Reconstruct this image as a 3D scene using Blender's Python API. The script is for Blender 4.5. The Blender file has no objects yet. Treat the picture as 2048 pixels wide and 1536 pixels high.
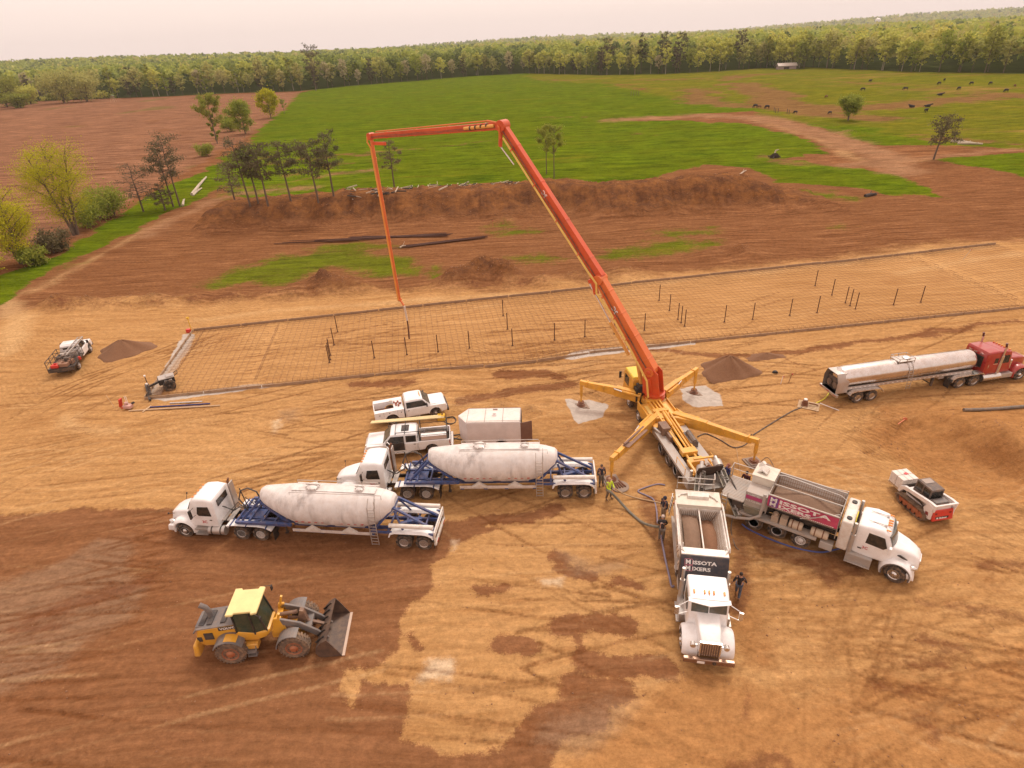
import bpy, bmesh, math, random
import numpy as np
from mathutils import Vector, Matrix
R_=math.radians; rnd=random.Random(7)
sc=bpy.context.scene; COL=sc.collection
# ---------------------------------------------------------------- camera
F=1220.0; PITCH=R_(29.3); ROLL=R_(2.85); CAMH=27.0
_c,_s=math.cos(ROLL),math.sin(ROLL)
_R=Vector((1,0,0)); _D=Vector((0,-math.sin(PITCH),-math.cos(PITCH))); _F=Vector((0,math.cos(PITCH),-math.sin(PITCH)))
cx=_R*_c+_D*_s; cy=_R*_s-_D*_c; cz=-_F
cam=bpy.data.objects.new("camera",bpy.data.cameras.new("camera")); COL.objects.link(cam)
cam.matrix_world=Matrix(((cx.x,cy.x,cz.x,0),(cx.y,cy.y,cz.y,0),(cx.z,cy.z,cz.z,CAMH),(0,0,0,1)))
cam.data.sensor_width=36.0; cam.data.lens=F/2048*36; cam.data.clip_start=0.5; cam.data.clip_end=20000
sc.camera=cam
# ---------------------------------------------------------------- light
SUN_EL=R_(58); SUN_AZ=R_(25)   # azimuth from +Y towards +X
w=bpy.data.worlds.new("World"); sc.world=w; w.use_nodes=True
nt=w.node_tree; nt.nodes.clear()
wo=nt.nodes.new('ShaderNodeOutputWorld'); add=nt.nodes.new('ShaderNodeAddShader')
b1=nt.nodes.new('ShaderNodeBackground'); b2=nt.nodes.new('ShaderNodeBackground')
sky=nt.nodes.new('ShaderNodeTexSky'); sky.sky_type='NISHITA'; sky.sun_disc=False
sky.sun_elevation=SUN_EL; sky.sun_rotation=SUN_AZ; sky.dust_density=6; sky.air_density=1.0
b1.inputs[1].default_value=0.05
nt.links.new(sky.outputs[0],b1.inputs[0])
tc=nt.nodes.new('ShaderNodeTexCoord'); sp=nt.nodes.new('ShaderNodeSeparateXYZ'); rp=nt.nodes.new('ShaderNodeValToRGB')
nt.links.new(tc.outputs['Generated'],sp.inputs[0]); nt.links.new(sp.outputs[2],rp.inputs[0])
rp.color_ramp.elements[0].position=0.0; rp.color_ramp.elements[0].color=(0.80,0.66,0.60,1)
rp.color_ramp.elements[1].position=0.35; rp.color_ramp.elements[1].color=(0.90,0.67,0.55,1)
nt.links.new(rp.outputs[0],b2.inputs[0]); b2.inputs[1].default_value=1.20
nt.links.new(b1.outputs[0],add.inputs[0]); nt.links.new(b2.outputs[0],add.inputs[1]); nt.links.new(add.outputs[0],wo.inputs[0])
sun=bpy.data.objects.new("sun",bpy.data.lights.new("sun",'SUN')); COL.objects.link(sun)
sun.data.energy=1.7; sun.data.angle=R_(14); sun.data.color=(1,0.93,0.84)
sdir=Vector((math.sin(SUN_AZ)*math.cos(SUN_EL),math.cos(SUN_AZ)*math.cos(SUN_EL),math.sin(SUN_EL)))
sun.rotation_euler=sdir.to_track_quat('Z','Y').to_euler()
vs=sc.view_settings; vs.view_transform='Standard'; vs.look='None'; vs.exposure=0.0; vs.gamma=1.0
try: sc.cycles.volume_bounces=0; sc.cycles.max_bounces=5; sc.cycles.transparent_max_bounces=8
except Exception: pass
# ---------------------------------------------------------------- noise and terrain
def _h(ix,iy,seed):
    n=(ix.astype(np.int64)*374761393+iy.astype(np.int64)*668265263+seed*974711)&0xffffffff
    n=((n^(n>>13))*1274126177)&0xffffffff
    return ((n^(n>>16))&0xffff)/65535.0
def vn(x,y,seed=0):
    ix=np.floor(x);iy=np.floor(y);fx=x-ix;fy=y-iy
    fx=fx*fx*(3-2*fx);fy=fy*fy*(3-2*fy)
    a=_h(ix,iy,seed);b=_h(ix+1,iy,seed);c=_h(ix,iy+1,seed);d=_h(ix+1,iy+1,seed)
    return (a*(1-fx)+b*fx)*(1-fy)+(c*(1-fx)+d*fx)*fy
def fbm(x,y,sc_,oc=4,seed=0):
    t=0;a=1;s=0
    for o in range(oc):
        t=t+a*(vn(x/sc_+o*17.3,y/sc_+o*9.1,seed+o)-.5);s+=a;a*=.5;sc_=sc_/2
    return t/s*2
def ray(px,py):
    u=px-1024.;v=py-768.
    return _R*(u*_c-v*_s)+_D*(u*_s+v*_c)+_F*F
def gz(px,py,z=0.0):
    d=ray(px,py);t=(z-CAMH)/d.z
    return Vector((d.x*t,d.y*t,z))
def gp(pts,z=0.0): return [tuple(gz(a,b,z)[:2]) for a,b in pts]
def smooth(e0,e1,x):
    t=np.clip((x-e0)/(e1-e0),0,1);return t*t*(3-2*t)
_cr=[(395,432,2.0),(430,412,3.4),(480,405,3.6),(700,391,4.0),(1000,378,4.0),(1140,367,4.2),(1200,376,3.8),(1290,374,3.8),(1400,358,4.6),(1500,356,4.3),(1545,376,2.8),(1600,395,1.4),(1680,405,.6)]
_cw=[(*gz(a,b,h)[:2],h) for a,b,h in _cr]
BX=np.array([c[0] for c in _cw]);BY=np.array([c[1] for c in _cw]);BH=np.array([c[2] for c in _cw])
MOUNDS=[(648,572,4.6,2.2,1),(708,577,3.6,1.2,1),(595,588,3.0,.8,1),(965,548,5.2,2.7,1),(905,562,3.2,1.4,1),(1030,556,3.6,1.3,1),(1085,562,3,1.0,1),(1240,545,5,.9,1),(1150,552,4,.8,1),(1480,505,5,1.1,1),(1420,512,4,.6,1),
 (1010,812,2.2,.9,2),(960,822,1.8,.6,2),(1060,822,1.6,.6,2),(1100,800,2.0,.4,2),(1235,790,2.2,.5,2),(1860,965,2.5,.6,2),(2010,975,4,1.2,2),(1985,872,5,1.0,2),(1700,268,6,1.2,1),(120,606,3.2,1.3,1),(180,608,3.4,1.2,1),(240,606,3.2,1.0,1),(310,602,3.6,1.1,1),(380,598,3.4,.8,1),(470,592,3.2,.7,1),(540,590,3,.6,1)]
_mw=[(*gz(a,b)[:2],r,h) for a,b,r,h,_ in MOUNDS]
PITS=[(1890,905,5.5,1.1),(1950,930,4.5,.9),(1180,800,1.6,.35),(1395,770,2.0,.3),(1050,745,7,.35),(930,790,4,.3)]
_pw=[(*gz(a,b)[:2],r,h) for a,b,r,h in PITS]
def hgt(x,y):
    x=np.asarray(x,float);y=np.asarray(y,float)
    z=fbm(x,y,34,3,3)*.28*smooth(90,140,y)
    rough=smooth(62,80,y)*(1-smooth(150,260,y))
    z=z+fbm(x,y,9,4,5)*.16*rough+fbm(x,y,5,3,11)*.035
    # spoil bank
    yc=np.interp(x,BX,BY);hh=np.interp(x,BX,BH,left=0,right=0)
    hh=hh*smooth(BX[0]-3,BX[0]+2,x)*(1-smooth(BX[-1]-2,BX[-1]+3,x))
    d=y-yc
    fr=1-smooth(0,1,np.clip((-d+fbm(x,y,4,3,24)*2.2)/9.5,0,1)**.62*.98); bk=1-smooth(0,1,np.clip((d-2)/20,0,1))
    pr=np.where(d<0,fr,bk)
    z=z+hh*pr*(1+.12*fbm(x,y,6,3,21))+smooth(.05,.35,pr)*(1-.6*smooth(.85,1,pr))*(fbm(x,y,2.2,4,22)*.6+fbm(x*2.5,y*.7,1.6,3,23)*.45)*(hh>0.5)
    for mx,my,r,h in _mw:
        q=np.sqrt((x-mx)**2+((y-my)*1.15)**2)/r*(1+.28*fbm(x,y,2.6,3,31))
        z=z+h*np.clip(1-q,0,1)**1.15*(1+.25*fbm(x,y,1.2,2,33))
    for mx,my,r,h in _pw:
        q=np.sqrt((x-mx)**2+(y-my)**2)/r*(1+.3*fbm(x,y,3,3,41))
        z=z-h*(1-smooth(.55,1.1,q))
    # far hills
    z=z+15*np.exp(-((x+1200)/700)**2-((y-1700)/500)**2)*smooth(800,1300,y)
    z=z+2*smooth(900,1400,y)
    z=z+2.5*smooth(520,900,y)*(x>150)*smooth(150,600,x)
    z=z+62*smooth(700,3200,x)*np.exp(-((y-4600)/900)**2)*(1+.15*fbm(x,y,600,2,51))
    z=z+26*np.exp(-((x-200)/900)**2-((y-3600)/500)**2)
    return z
_ht={}
def hz(x,y):
    return float(hgt(np.array([x]),np.array([y]))[0])
def at(px,py,dz=0.0):
    """the place on the terrain seen at this point of the photo"""
    d=ray(px,py); p=gz(px,py); 
    for _ in range(14):
        z=hz(p.x,p.y); q=gz(px,py,z); p=p*.4+q*.6; 
    return Vector((p.x,p.y,hz(p.x,p.y)+dz))
# ---------------------------------------------------------------- materials
class N:
    def __init__(s,m):
        s.m=m;s.t=m.node_tree;s.t.nodes.clear();s.out=s.t.nodes.new('ShaderNodeOutputMaterial')
        s.b=s.t.nodes.new('ShaderNodeBsdfPrincipled');s.t.links.new(s.b.outputs[0],s.out.inputs[0])
    def n(s,ty,**k):
        o=s.t.nodes.new(ty)
        for a,v in k.items(): setattr(o,a,v)
        return o
    def l(s,a,b): s.t.links.new(a,b)
    def setin(s,sock,v):
        if isinstance(v,(int,float)): sock.default_value=v
        elif isinstance(v,tuple): sock.default_value=(*v,1) if len(v)==3 and len(sock.default_value)==4 else v
        else: s.l(v,sock)
    def coord(s,w='Object'): return s.n('ShaderNodeTexCoord').outputs[w]
    def mapping(s,v,scale=(1,1,1),rot=(0,0,0),loc=(0,0,0)):
        o=s.n('ShaderNodeMapping');s.l(v,o.inputs[0]);o.inputs['Scale'].default_value=scale;o.inputs['Rotation'].default_value=rot;o.inputs['Location'].default_value=loc;return o.outputs[0]
    def noise(s,v,scale,detail=4,rough=.55,dist=0.):
        o=s.n('ShaderNodeTexNoise');s.l(v,o.inputs['Vector']);o.inputs['Scale'].default_value=scale;o.inputs['Detail'].default_value=detail;o.inputs['Roughness'].default_value=rough;o.inputs['Distortion'].default_value=dist;return o.outputs[0]
    def math(s,op,a,b=0.,c=None,clamp=False):
        o=s.n('ShaderNodeMath',operation=op);o.use_clamp=clamp;s.setin(o.inputs[0],a);s.setin(o.inputs[1],b)
        if c is not None:s.setin(o.inputs[2],c)
        return o.outputs[0]
    def mr(s,v,a,b,c=0.,d=1.,smooth=False):
        o=s.n('ShaderNodeMapRange');o.interpolation_type='SMOOTHSTEP' if smooth else 'LINEAR';s.l(v,o.inputs[0]);o.inputs[1].default_value=a;o.inputs[2].default_value=b;o.inputs[3].default_value=c;o.inputs[4].default_value=d;return o.outputs[0]
    def mix(s,f,a,b,mode='MIX'):
        o=s.n('ShaderNodeMix',data_type='RGBA',blend_type=mode);s.setin(o.inputs[0],f);s.setin(o.inputs[6],a);s.setin(o.inputs[7],b);return o.outputs[2]
    def attr(s,name): return s.n('ShaderNodeAttribute',attribute_name=name).outputs
    def bump(s,h,strength=.5,dist=.1,nrm=None):
        o=s.n('ShaderNodeBump');s.l(h,o.inputs['Height']);o.inputs['Strength'].default_value=strength;o.inputs['Distance'].default_value=dist
        if nrm: s.l(nrm,o.inputs['Normal'])
        return o.outputs[0]
MATS={}
DUST=(.44,.27,.15)
def mat(name,col,rough=.5,metal=0.,dust=.15,scale=1.2,var=.12,coat=0.,dustz=None,bump=0.,alpha=None,streak=0.,streakcol=(.25,.2,.17)):
    if name in MATS: return MATS[name]
    m=bpy.data.materials.new(name);m.use_nodes=True;k=N(m)
    co=k.coord('Object');nz=k.noise(co,scale,5,.6)
    c=k.mix(k.mr(nz,.3,.7),tuple(max(0,x*(1-var)) for x in col),tuple(min(1,x*(1+var*.5)) for x in col))
    if streak>0:
        st=k.noise(k.mapping(co,(2.2,2.2,.25)),1.0,5,.65)
        c=k.mix(k.math('MULTIPLY',k.mr(st,.42,.7,0,streak),k.mr(k.noise(co,.45,3,.5),.46,.62,.12,1.)),c,streakcol)
    if dust>0:
        f=k.mr(k.noise(co,scale*2.3,5,.7),.42,.78,0,dust)
        if dustz:
            sz=k.n('ShaderNodeSeparateXYZ');k.l(co,sz.inputs[0])
            f2=k.mr(sz.outputs[2],dustz[0],dustz[1],dustz[2],0)
            f=k.math('ADD',f,k.math('MULTIPLY',f2,k.mr(k.noise(co,3.,4),.3,.7,.4,1.)),clamp=True)
        c=k.mix(f,c,DUST)
    k.l(c,k.b.inputs['Base Color']);k.b.inputs['Metallic'].default_value=metal
    k.setin(k.b.inputs['Roughness'],k.mr(nz,.2,.8,max(.05,rough-.08),min(1,rough+.12)))
    if coat:k.b.inputs['Coat Weight'].default_value=coat;k.b.inputs['Coat Roughness'].default_value=.15
    if bump:k.l(k.bump(k.noise(co,scale*14,4,.6),bump,.03),k.b.inputs['Normal'])
    MATS[name]=m;return m
# ---------------------------------------------------------------- mesh builder
class B:
    def __init__(s): s.v=[];s.f=[];s.m=[]
    def add(s,V,Fc,mi=0):
        o=len(s.v);s.v+= [tuple(p) for p in V];s.f+=[tuple(i+o for i in f) for f in Fc];s.m+=[mi]*len(Fc);return s
    def box(s,x0,x1,y0,y1,z0,z1,mi=0,tx=0.,ty=0.,tx1=None):
        a=tx;b=tx if tx1 is None else tx1
        V=[(x0,y0,z0),(x1,y0,z0),(x1,y1,z0),(x0,y1,z0),(x0+a,y0+ty,z1),(x1-b,y0+ty,z1),(x1-b,y1-ty,z1),(x0+a,y1-ty,z1)]
        return s.add(V,[(3,2,1,0),(4,5,6,7),(0,1,5,4),(1,2,6,5),(2,3,7,6),(3,0,4,7)],mi)
    def cbox(s,c,d,mi=0,rz=0.,ry=0.,rx=0.):
        M=Matrix.Rotation(rz,3,'Z')@Matrix.Rotation(ry,3,'Y')@Matrix.Rotation(rx,3,'X');C=Vector(c)
        V=[C+M@Vector((x*d[0]/2,y*d[1]/2,z*d[2]/2)) for z in(-1,1) for x,y in((-1,-1),(1,-1),(1,1),(-1,1))]
        return s.add(V,[(3,2,1,0),(4,5,6,7),(0,1,5,4),(1,2,6,5),(2,3,7,6),(3,0,4,7)],mi)
    def bar(s,p,q,w,h=None,mi=0,up=(0,0,1),w1=None,h1=None):
        h=w if h is None else h;p=Vector(p);q=Vector(q);d=(q-p).normalized();u=Vector(up)
        if abs(d.dot(u))>.98:u=Vector((1,0,0))
        r=d.cross(u).normalized();t=r.cross(d).normalized();V=[]
        for c,ww,hh in((p,w,h),(q,w1 or w,h1 or h)):
            V+=[c-r*ww/2-t*hh/2,c+r*ww/2-t*hh/2,c+r*ww/2+t*hh/2,c-r*ww/2+t*hh/2]
        return s.add(V,[(0,1,2,3),(7,6,5,4),(1,0,4,5),(2,1,5,6),(3,2,6,7),(0,3,7,4)],mi)
    def cyl(s,p,q,r0,r1=None,n=14,mi=0,caps=True):
        r1=r0 if r1 is None else r1;p=Vector(p);q=Vector(q);d=(q-p).normalized();u=Vector((0,0,1)) if abs(d.z)<.9 else Vector((1,0,0))
        a=d.cross(u).normalized();b=d.cross(a);V=[]
        for c,r in((p,r0),(q,r1)):
            for i in range(n):
                t=2*math.pi*i/n;V.append(c+a*(r*math.cos(t))+b*(r*math.sin(t)))
        Fc=[(i,(i+1)%n,n+(i+1)%n,n+i) for i in range(n)]
        if caps:Fc+=[tuple(range(n-1,-1,-1)),tuple(range(n,2*n))]
        return s.add(V,Fc,mi)
    def tube(s,pts,r,n=8,mi=0,rs=None):
        pts=[Vector(p) for p in pts];V=[];prev=None
        for i,p in enumerate(pts):
            d=(pts[min(i+1,len(pts)-1)]-pts[max(i-1,0)]).normalized()
            if prev is None: u=Vector((0,0,1)) if abs(d.z)<.9 else Vector((1,0,0));a=d.cross(u).normalized()
            else:a=(prev-d*prev.dot(d)).normalized()
            prev=a;b=d.cross(a);rr=rs[i] if rs else r
            V+=[p+a*(rr*math.cos(2*math.pi*k/n))+b*(rr*math.sin(2*math.pi*k/n)) for k in range(n)]
        Fc=[(j*n+i,j*n+(i+1)%n,(j+1)*n+(i+1)%n,(j+1)*n+i) for j in range(len(pts)-1) for i in range(n)]
        L=(len(pts)-1)*n;Fc+=[tuple(range(n-1,-1,-1)),tuple(range(L,L+n))]
        return s.add(V,Fc,mi)
    def prism(s,poly,y0,y1,mi=0,ax='y',ins=0.):
        n=len(poly);f={'y':lambda a,b,c:(a,c,b),'z':lambda a,b,c:(a,b,c),'x':lambda a,b,c:(c,a,b)}[ax]
        ar=sum(poly[i][0]*poly[(i+1)%n][1]-poly[(i+1)%n][0]*poly[i][1] for i in range(n))
        V=[f(a,b,y0) for a,b in poly]+[f(a,b,y1) for a,b in poly]
        Fc=[tuple(range(n-1,-1,-1)),tuple(range(n,2*n))]+[(i,(i+1)%n,n+(i+1)%n,n+i) for i in range(n)]
        if (ar<0)!=(ax=='y'): Fc=[g[::-1] for g in Fc]
        return s.add(V,Fc,mi)
    def loft(s,rings,mi=0,caps=True,closed=False):
        n=len(rings[0]);V=[p for r in rings for p in r];Fc=[]
        for j in range(len(rings)-1):
            Fc+=[(j*n+i,j*n+(i+1)%n,(j+1)*n+(i+1)%n,(j+1)*n+i) for i in range(n)]
        if caps:
            L=(len(rings)-1)*n;Fc+=[tuple(range(n-1,-1,-1)),tuple(range(L,L+n))]
        return s.add(V,Fc,mi)
    def lathe(s,prof,c=(0,0,0),ax='y',n=24,mi=0,sq=1.):
        V=[];C=Vector(c)
        for a,r in prof:
            for i in range(n):
                t=2*math.pi*i/n;u,v=r*math.cos(t),r*math.sin(t)*sq
                V.append(C+Vector({'y':(u,a,v),'z':(u,v,a),'x':(a,u,v)}[ax]))
        Fc=[(j*n+i,j*n+(i+1)%n,(j+1)*n+(i+1)%n,(j+1)*n+i) for j in range(len(prof)-1) for i in range(n)]
        L=(len(prof)-1)*n
        if prof[0][1]>1e-4:Fc.append(tuple(range(n-1,-1,-1)))
        if prof[-1][1]>1e-4:Fc.append(tuple(range(L,L+n)))
        return s.add(V,Fc,mi)
    def ball(s,c,r,n=12,mi=0):
        r=(r,r,r) if isinstance(r,(int,float)) else r;m=max(4,n//2);V=[];Fc=[]
        for j in range(m+1):
            a=math.pi*j/m
            for i in range(n):
                t=2*math.pi*i/n;V.append((c[0]+r[0]*math.sin(a)*math.cos(t),c[1]+r[1]*math.sin(a)*math.sin(t),c[2]-r[2]*math.cos(a)))
        Fc=[(j*n+i,j*n+(i+1)%n,(j+1)*n+(i+1)%n,(j+1)*n+i) for j in range(m) for i in range(n)]
        return s.add(V,Fc,mi)
    def arch(s,xc,zc,r0,r1,a0,a1,y0,y1,n=12,mi=0):
        P=[(xc+r1*math.cos(R_(a0+(a1-a0)*i/n)),zc+r1*math.sin(R_(a0+(a1-a0)*i/n))) for i in range(n+1)]
        Q=[(xc+r0*math.cos(R_(a0+(a1-a0)*i/n)),zc+r0*math.sin(R_(a0+(a1-a0)*i/n))) for i in range(n+1)]
        for i in range(n): s.prism([Q[i],P[i],P[i+1],Q[i+1]],y0,y1,mi)
        return s
    def mesh(s,name,mats,ang=32):
        me=bpy.data.meshes.new(name);me.from_pydata(s.v,[],s.f)
        for m in (mats if isinstance(mats,(list,tuple)) else [mats]):me.materials.append(m)
        if any(s.m):me.polygons.foreach_set('material_index',s.m)
        bm=bmesh.new();bm.from_mesh(me);bmesh.ops.remove_doubles(bm,verts=bm.verts,dist=1e-5);bmesh.ops.recalc_face_normals(bm,faces=bm.faces);bm.to_mesh(me);bm.free()
        me.polygons.foreach_set('use_smooth',[True]*len(me.polygons))
        try:me.set_sharp_from_angle(angle=R_(ang))
        except Exception:me.polygons.foreach_set('use_smooth',[False]*len(me.polygons))
        return me
    def obj(s,name,mats,par=None,bev=0.,ang=32,loc=None):
        o=bpy.data.objects.new(name,s.mesh(name,mats,ang));COL.objects.link(o)
        if par:o.parent=par
        if loc is not None:o.location=loc
        if bev:
            b=o.modifiers.new('bevel','BEVEL');b.width=bev;b.segments=2;b.limit_method='ANGLE';b.angle_limit=R_(40);b.harden_normals=False
        return o
def splitobj(b,name,mats,par,bev=0.,ang=32):
    n=len(b.v);pa=list(range(n))
    def fd(i):
        while pa[i]!=i:pa[i]=pa[pa[i]];i=pa[i]
        return i
    for f in b.f:
        for k in f[1:]:pa[fd(k)]=fd(f[0])
    gr={}
    for f,m in zip(b.f,b.m):gr.setdefault(fd(f[0]),[]).append((f,m))
    for g in gr.values():
        ids=sorted({i for f,_ in g for i in f});mp={i:j for j,i in enumerate(ids)};q=B();q.v=[b.v[i] for i in ids];q.f=[tuple(mp[i] for i in f) for f,_ in g];q.m=[m for _,m in g];q.obj(name,mats,par,bev,ang)
def rr(x,yb,yt,z0,z1,r=.12,n=3,yoff=0.):
    """rounded section across x: half widths yb (low) and yt (high)"""
    P=[];cs=[(-yb+r,z0+r,180,270),(yb-r,z0+r,270,360),(yt-r,z1-r,0,90),(-yt+r,z1-r,90,180)]
    for cy_,cz_,a0,a1 in cs:
        for i in range(n+1):
            a=R_(a0+(a1-a0)*i/n);P.append((x,yoff+cy_+r*math.cos(a),cz_+r*math.sin(a)))
    return P
def tag(o,label=None,cat=None,group=None,kind=None):
    if label:o['label']=label
    if cat:o['category']=cat
    if group:o['group']=group
    if kind:o['kind']=kind
    return o
def thing(name,label,cat,loc=(0,0,0),rz=0.,group=None):
    o=bpy.data.objects.new(name,None);COL.objects.link(o);o.empty_display_size=.3;o.location=loc;o.rotation_euler=(0,0,rz);return tag(o,label,cat,group)
def copy_tree(o,par=None):
    c=o.copy();COL.objects.link(c)
    if par is not None:c.parent=par
    for ch in list(o.children):copy_tree(ch,c)
    return c
def bake(o):
    s_=bpy.data.scenes.get('tmp') or bpy.data.scenes.new('tmp');s_.collection.objects.link(o);vl=s_.view_layers[0];vl.update();dg=vl.depsgraph;r=bpy.data.meshes.new_from_object(o.evaluated_get(dg));s_.collection.objects.unlink(o);bpy.data.objects.remove(o);return r
def text_mesh(s,size,name,m,par,M,ext=.006,bold=0.,sx=1.,align='LEFT'):
    cu=bpy.data.curves.new(name,'FONT');cu.body=s;cu.size=size;cu.extrude=ext;cu.offset=bold;cu.align_x=align;cu.resolution_u=2
    t=bpy.data.objects.new('t',cu);bpy.context.view_layer.update()
    dg=bpy.context.evaluated_depsgraph_get();me=bpy.data.meshes.new_from_object(t.evaluated_get(dg));bpy.data.objects.remove(t)
    me.name=name;me.materials.clear();me.materials.append(m)
    for v in me.vertices:v.co=M@Vector((v.co.x*sx,v.co.y,v.co.z))
    o=bpy.data.objects.new(name,me);COL.objects.link(o);o.parent=par;return o
def frame(o,x,y):
    """matrix putting text x axis along x, y axis along y, at o"""
    x=Vector(x).normalized();y=Vector(y).normalized();z=x.cross(y)
    return Matrix(((x.x,y.x,z.x,o[0]),(x.y,y.y,z.y,o[1]),(x.z,y.z,z.z,o[2]),(0,0,0,1)))
# ---------------------------------------------------------------- ground
def _grow(s,stp,g,lim):
    a=[s];d=stp
    while a[-1]<lim:d*=g;a.append(a[-1]+d)
    return a
gx=np.arange(-42,48,.13);gx=np.array([-(q) for q in _grow(42,.13,1.05,5600)[1:]][::-1]+list(gx)+_grow(gx[-1],.13,1.05,5600)[1:])
gy=np.concatenate([np.array([-60,-30,-10,0,4.]),np.arange(8,48,.13)]);gy=np.concatenate([gy,np.array(_grow(gy[-1],.13,1.016,5600)[1:])])
X,Y=np.meshgrid(gx,gy);NX,NY=len(gx),len(gy);Xf=X.ravel();Yf=Y.ravel();Zf=hgt(Xf,Yf)
D=np.sqrt(Xf**2+Yf**2)
# warped coordinates keep the borders of every patch ragged
def warp(a1,s1,seed): 
    k=np.clip(D/60,.6,6)
    return Xf+fbm(Xf,Yf,s1,4,seed)*a1*k, Yf+fbm(Xf,Yf,s1,4,seed+7)*a1*k
def sdf(polys,wx,wy,lim=None):
    best=np.full(len(wx),-1e3)
    for poly in polys:
        P=np.array(poly);x0,y0=P.min(0)-25;x1,y1=P.max(0)+25
        idx=np.where((wx>x0)&(wx<x1)&(wy>y0)&(wy<y1))[0]
        if not len(idx):continue
        x=wx[idx];y=wy[idx];d=np.full(len(x),1e9);ins=np.zeros(len(x),bool)
        for i in range(len(P)):
            ax,ay=P[i];bx,by=P[(i+1)%len(P)];ex,ey=bx-ax,by-ay;L=ex*ex+ey*ey+1e-9
            t=np.clip(((x-ax)*ex+(y-ay)*ey)/L,0,1)
            d=np.minimum(d,(x-ax-t*ex)**2+(y-ay-t*ey)**2)
            if ay!=by: ins^=((ay>y)!=(by>y))&(x<(bx-ax)*(y-ay)/(by-ay)+ax)
        s=np.where(ins,1,-1)*np.sqrt(d);best[idx]=np.maximum(best[idx],s)
    return best
def line_sdf(lines,wx,wy):
    best=np.full(len(wx),-1e3)
    for pts,w in lines:
        P=np.array(pts);x0,y0=P.min(0)-30;x1,y1=P.max(0)+30
        idx=np.where((wx>x0)&(wx<x1)&(wy>y0)&(wy<y1))[0];x=wx[idx];y=wy[idx];d=np.full(len(x),1e9)
        for i in range(len(P)-1):
            ax,ay=P[i];bx,by=P[i+1];ex,ey=bx-ax,by-ay;L=ex*ex+ey*ey+1e-9
            t=np.clip(((x-ax)*ex+(y-ay)*ey)/L,0,1);d=np.minimum(d,(x-ax-t*ex)**2+(y-ay-t*ey)**2)
        best[idx]=np.maximum(best[idx],w-np.sqrt(d))
    return best
GR=[gp([(440,372),(468,392),(560,400),(660,402),(700,386),(880,372),(1000,366),(1130,356),(1200,364),(1290,358),(1400,330),(1500,335),(1560,364),(1700,374),(1794,386),(1896,395),(1860,378),(1821,365),(1792,346),(1727,335),(1672,334),(1615,322),(1560,318),(1640,306),(1650,295),(1588,271),(1500,250),(1380,241),(1280,241),(1250,238),(1400,228),(1500,223),(1553,229),(1620,250),(1666,271),(1700,276),(1754,292),(1848,289),(2008,297),(2060,301),(2060,282),(1850,266),(1750,245),(1600,232),(1520,213),(1480,200),(1300,185),(1120,146),(1050,140),(850,150),(700,160),(600,186),(566,222),(540,240),(500,285),(450,312),(405,345),(360,360),(290,395),(240,425),(170,475),(120,510),(40,540),(-60,575),(-60,640),(0,608),(70,560),(150,518),(215,488),(290,452),(330,425),(370,412),(400,398)]),
    gp([(1862,322),(1917,314),(1990,310),(2060,306),(2120,310),(2120,372),(2048,352),(1955,335)])]
GP=[gp(p) for p in ([(440,548),(520,520),(640,500),(700,494),(760,512),(842,514),(846,548),(770,556),(715,545),(650,538),(600,566),(520,572),(470,574),(415,580),(405,566)],
   [(600,498),(680,486),(760,484),(800,492),(740,504),(640,508)],[(1215,498),(1280,488),(1360,478),(1440,480),(1446,490),(1380,500),(1300,512),(1230,520),(1190,516)],
   [(975,450),(1010,446),(1030,452),(1000,456)],[(980,462),(1060,458),(1082,466),(1000,470)],[(1005,512),(1060,508),(1130,516),(1100,526),(1040,524)],   [(1660,448),(1690,446),(1710,456),(1680,460)],[(1300,462),(1420,455),(1430,466),(1330,476)],[(1600,385),(1660,384),(1700,392),(1750,396),(1700,402),(1620,396)],[(425,392),(450,386),(470,394),(440,402)],
   [(130,532),(160,524),(150,534),(132,540)],[(870,530),(890,528),(885,560),(868,556)],[(590,540),(640,536),(640,548),(600,552)])]
PLOW=[gp([(-200,225),(0,207),(60,204),(200,198),(330,194),(450,189),(606,183),(585,205),(548,236),(500,272),(440,300),(405,328),(355,352),(285,386),(215,430),(150,475),(80,500),(0,522),(-200,560)])]
PAST=[gp([(1060,140),(1060,160),(1200,168),(1330,190),(1400,200),(1480,208),(1560,236),(1700,256),(1760,262),(1850,280),(2060,300),(2400,330),(2400,60),(2040,140),(1530,132),(1300,140)])]
MUD=[(gp(a),w) for a,w in (([(1480,168),(1530,185),(1560,205),(1620,216),(1720,218),(1800,210),(1900,200),(2010,192)],10),([(1390,178),(1400,200),(1470,212),(1560,214),(1640,226),(1760,236)],8),([(1440,160),(1500,150),(1550,148)],8),([(1850,275),(1950,282),(2100,296)],2.5),([(1700,165),(1790,168)],5),
   ([(1905,188),(2000,185)],4),([(1880,170),(1840,180)],3),([(1120,236),(1165,234)],2.5),([(1080,160),(1140,160)],4),([(1290,160),(1400,158)],4),([(1280,240),(1380,236)],1),([(700,310),(800,300),(900,292),(990,284)],1.2),([(560,350),(660,330),(760,320)],.9),([(540,325),(640,320),(730,305)],1.2),([(1560,322),(1640,330)],2),([(1290,266),(1310,266)],1.2),([(1530,308),(1560,316)],1.5),([(480,320),(560,312)],.8),([(450,375),(560,368),(640,355)],.6))]
ROAD=[(gp(a),w) for a,w in (([(1230,240),(1400,231),(1500,234),(1590,250),(1690,285),(1780,320),(1800,345)],5),([(1700,330),(1860,318),(2000,302),(2100,300)],2.2),([(300,470),(350,440),(420,400),(470,386),(520,384),(620,376)],1.6),([(650,352),(760,335)],1.))]
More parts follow.
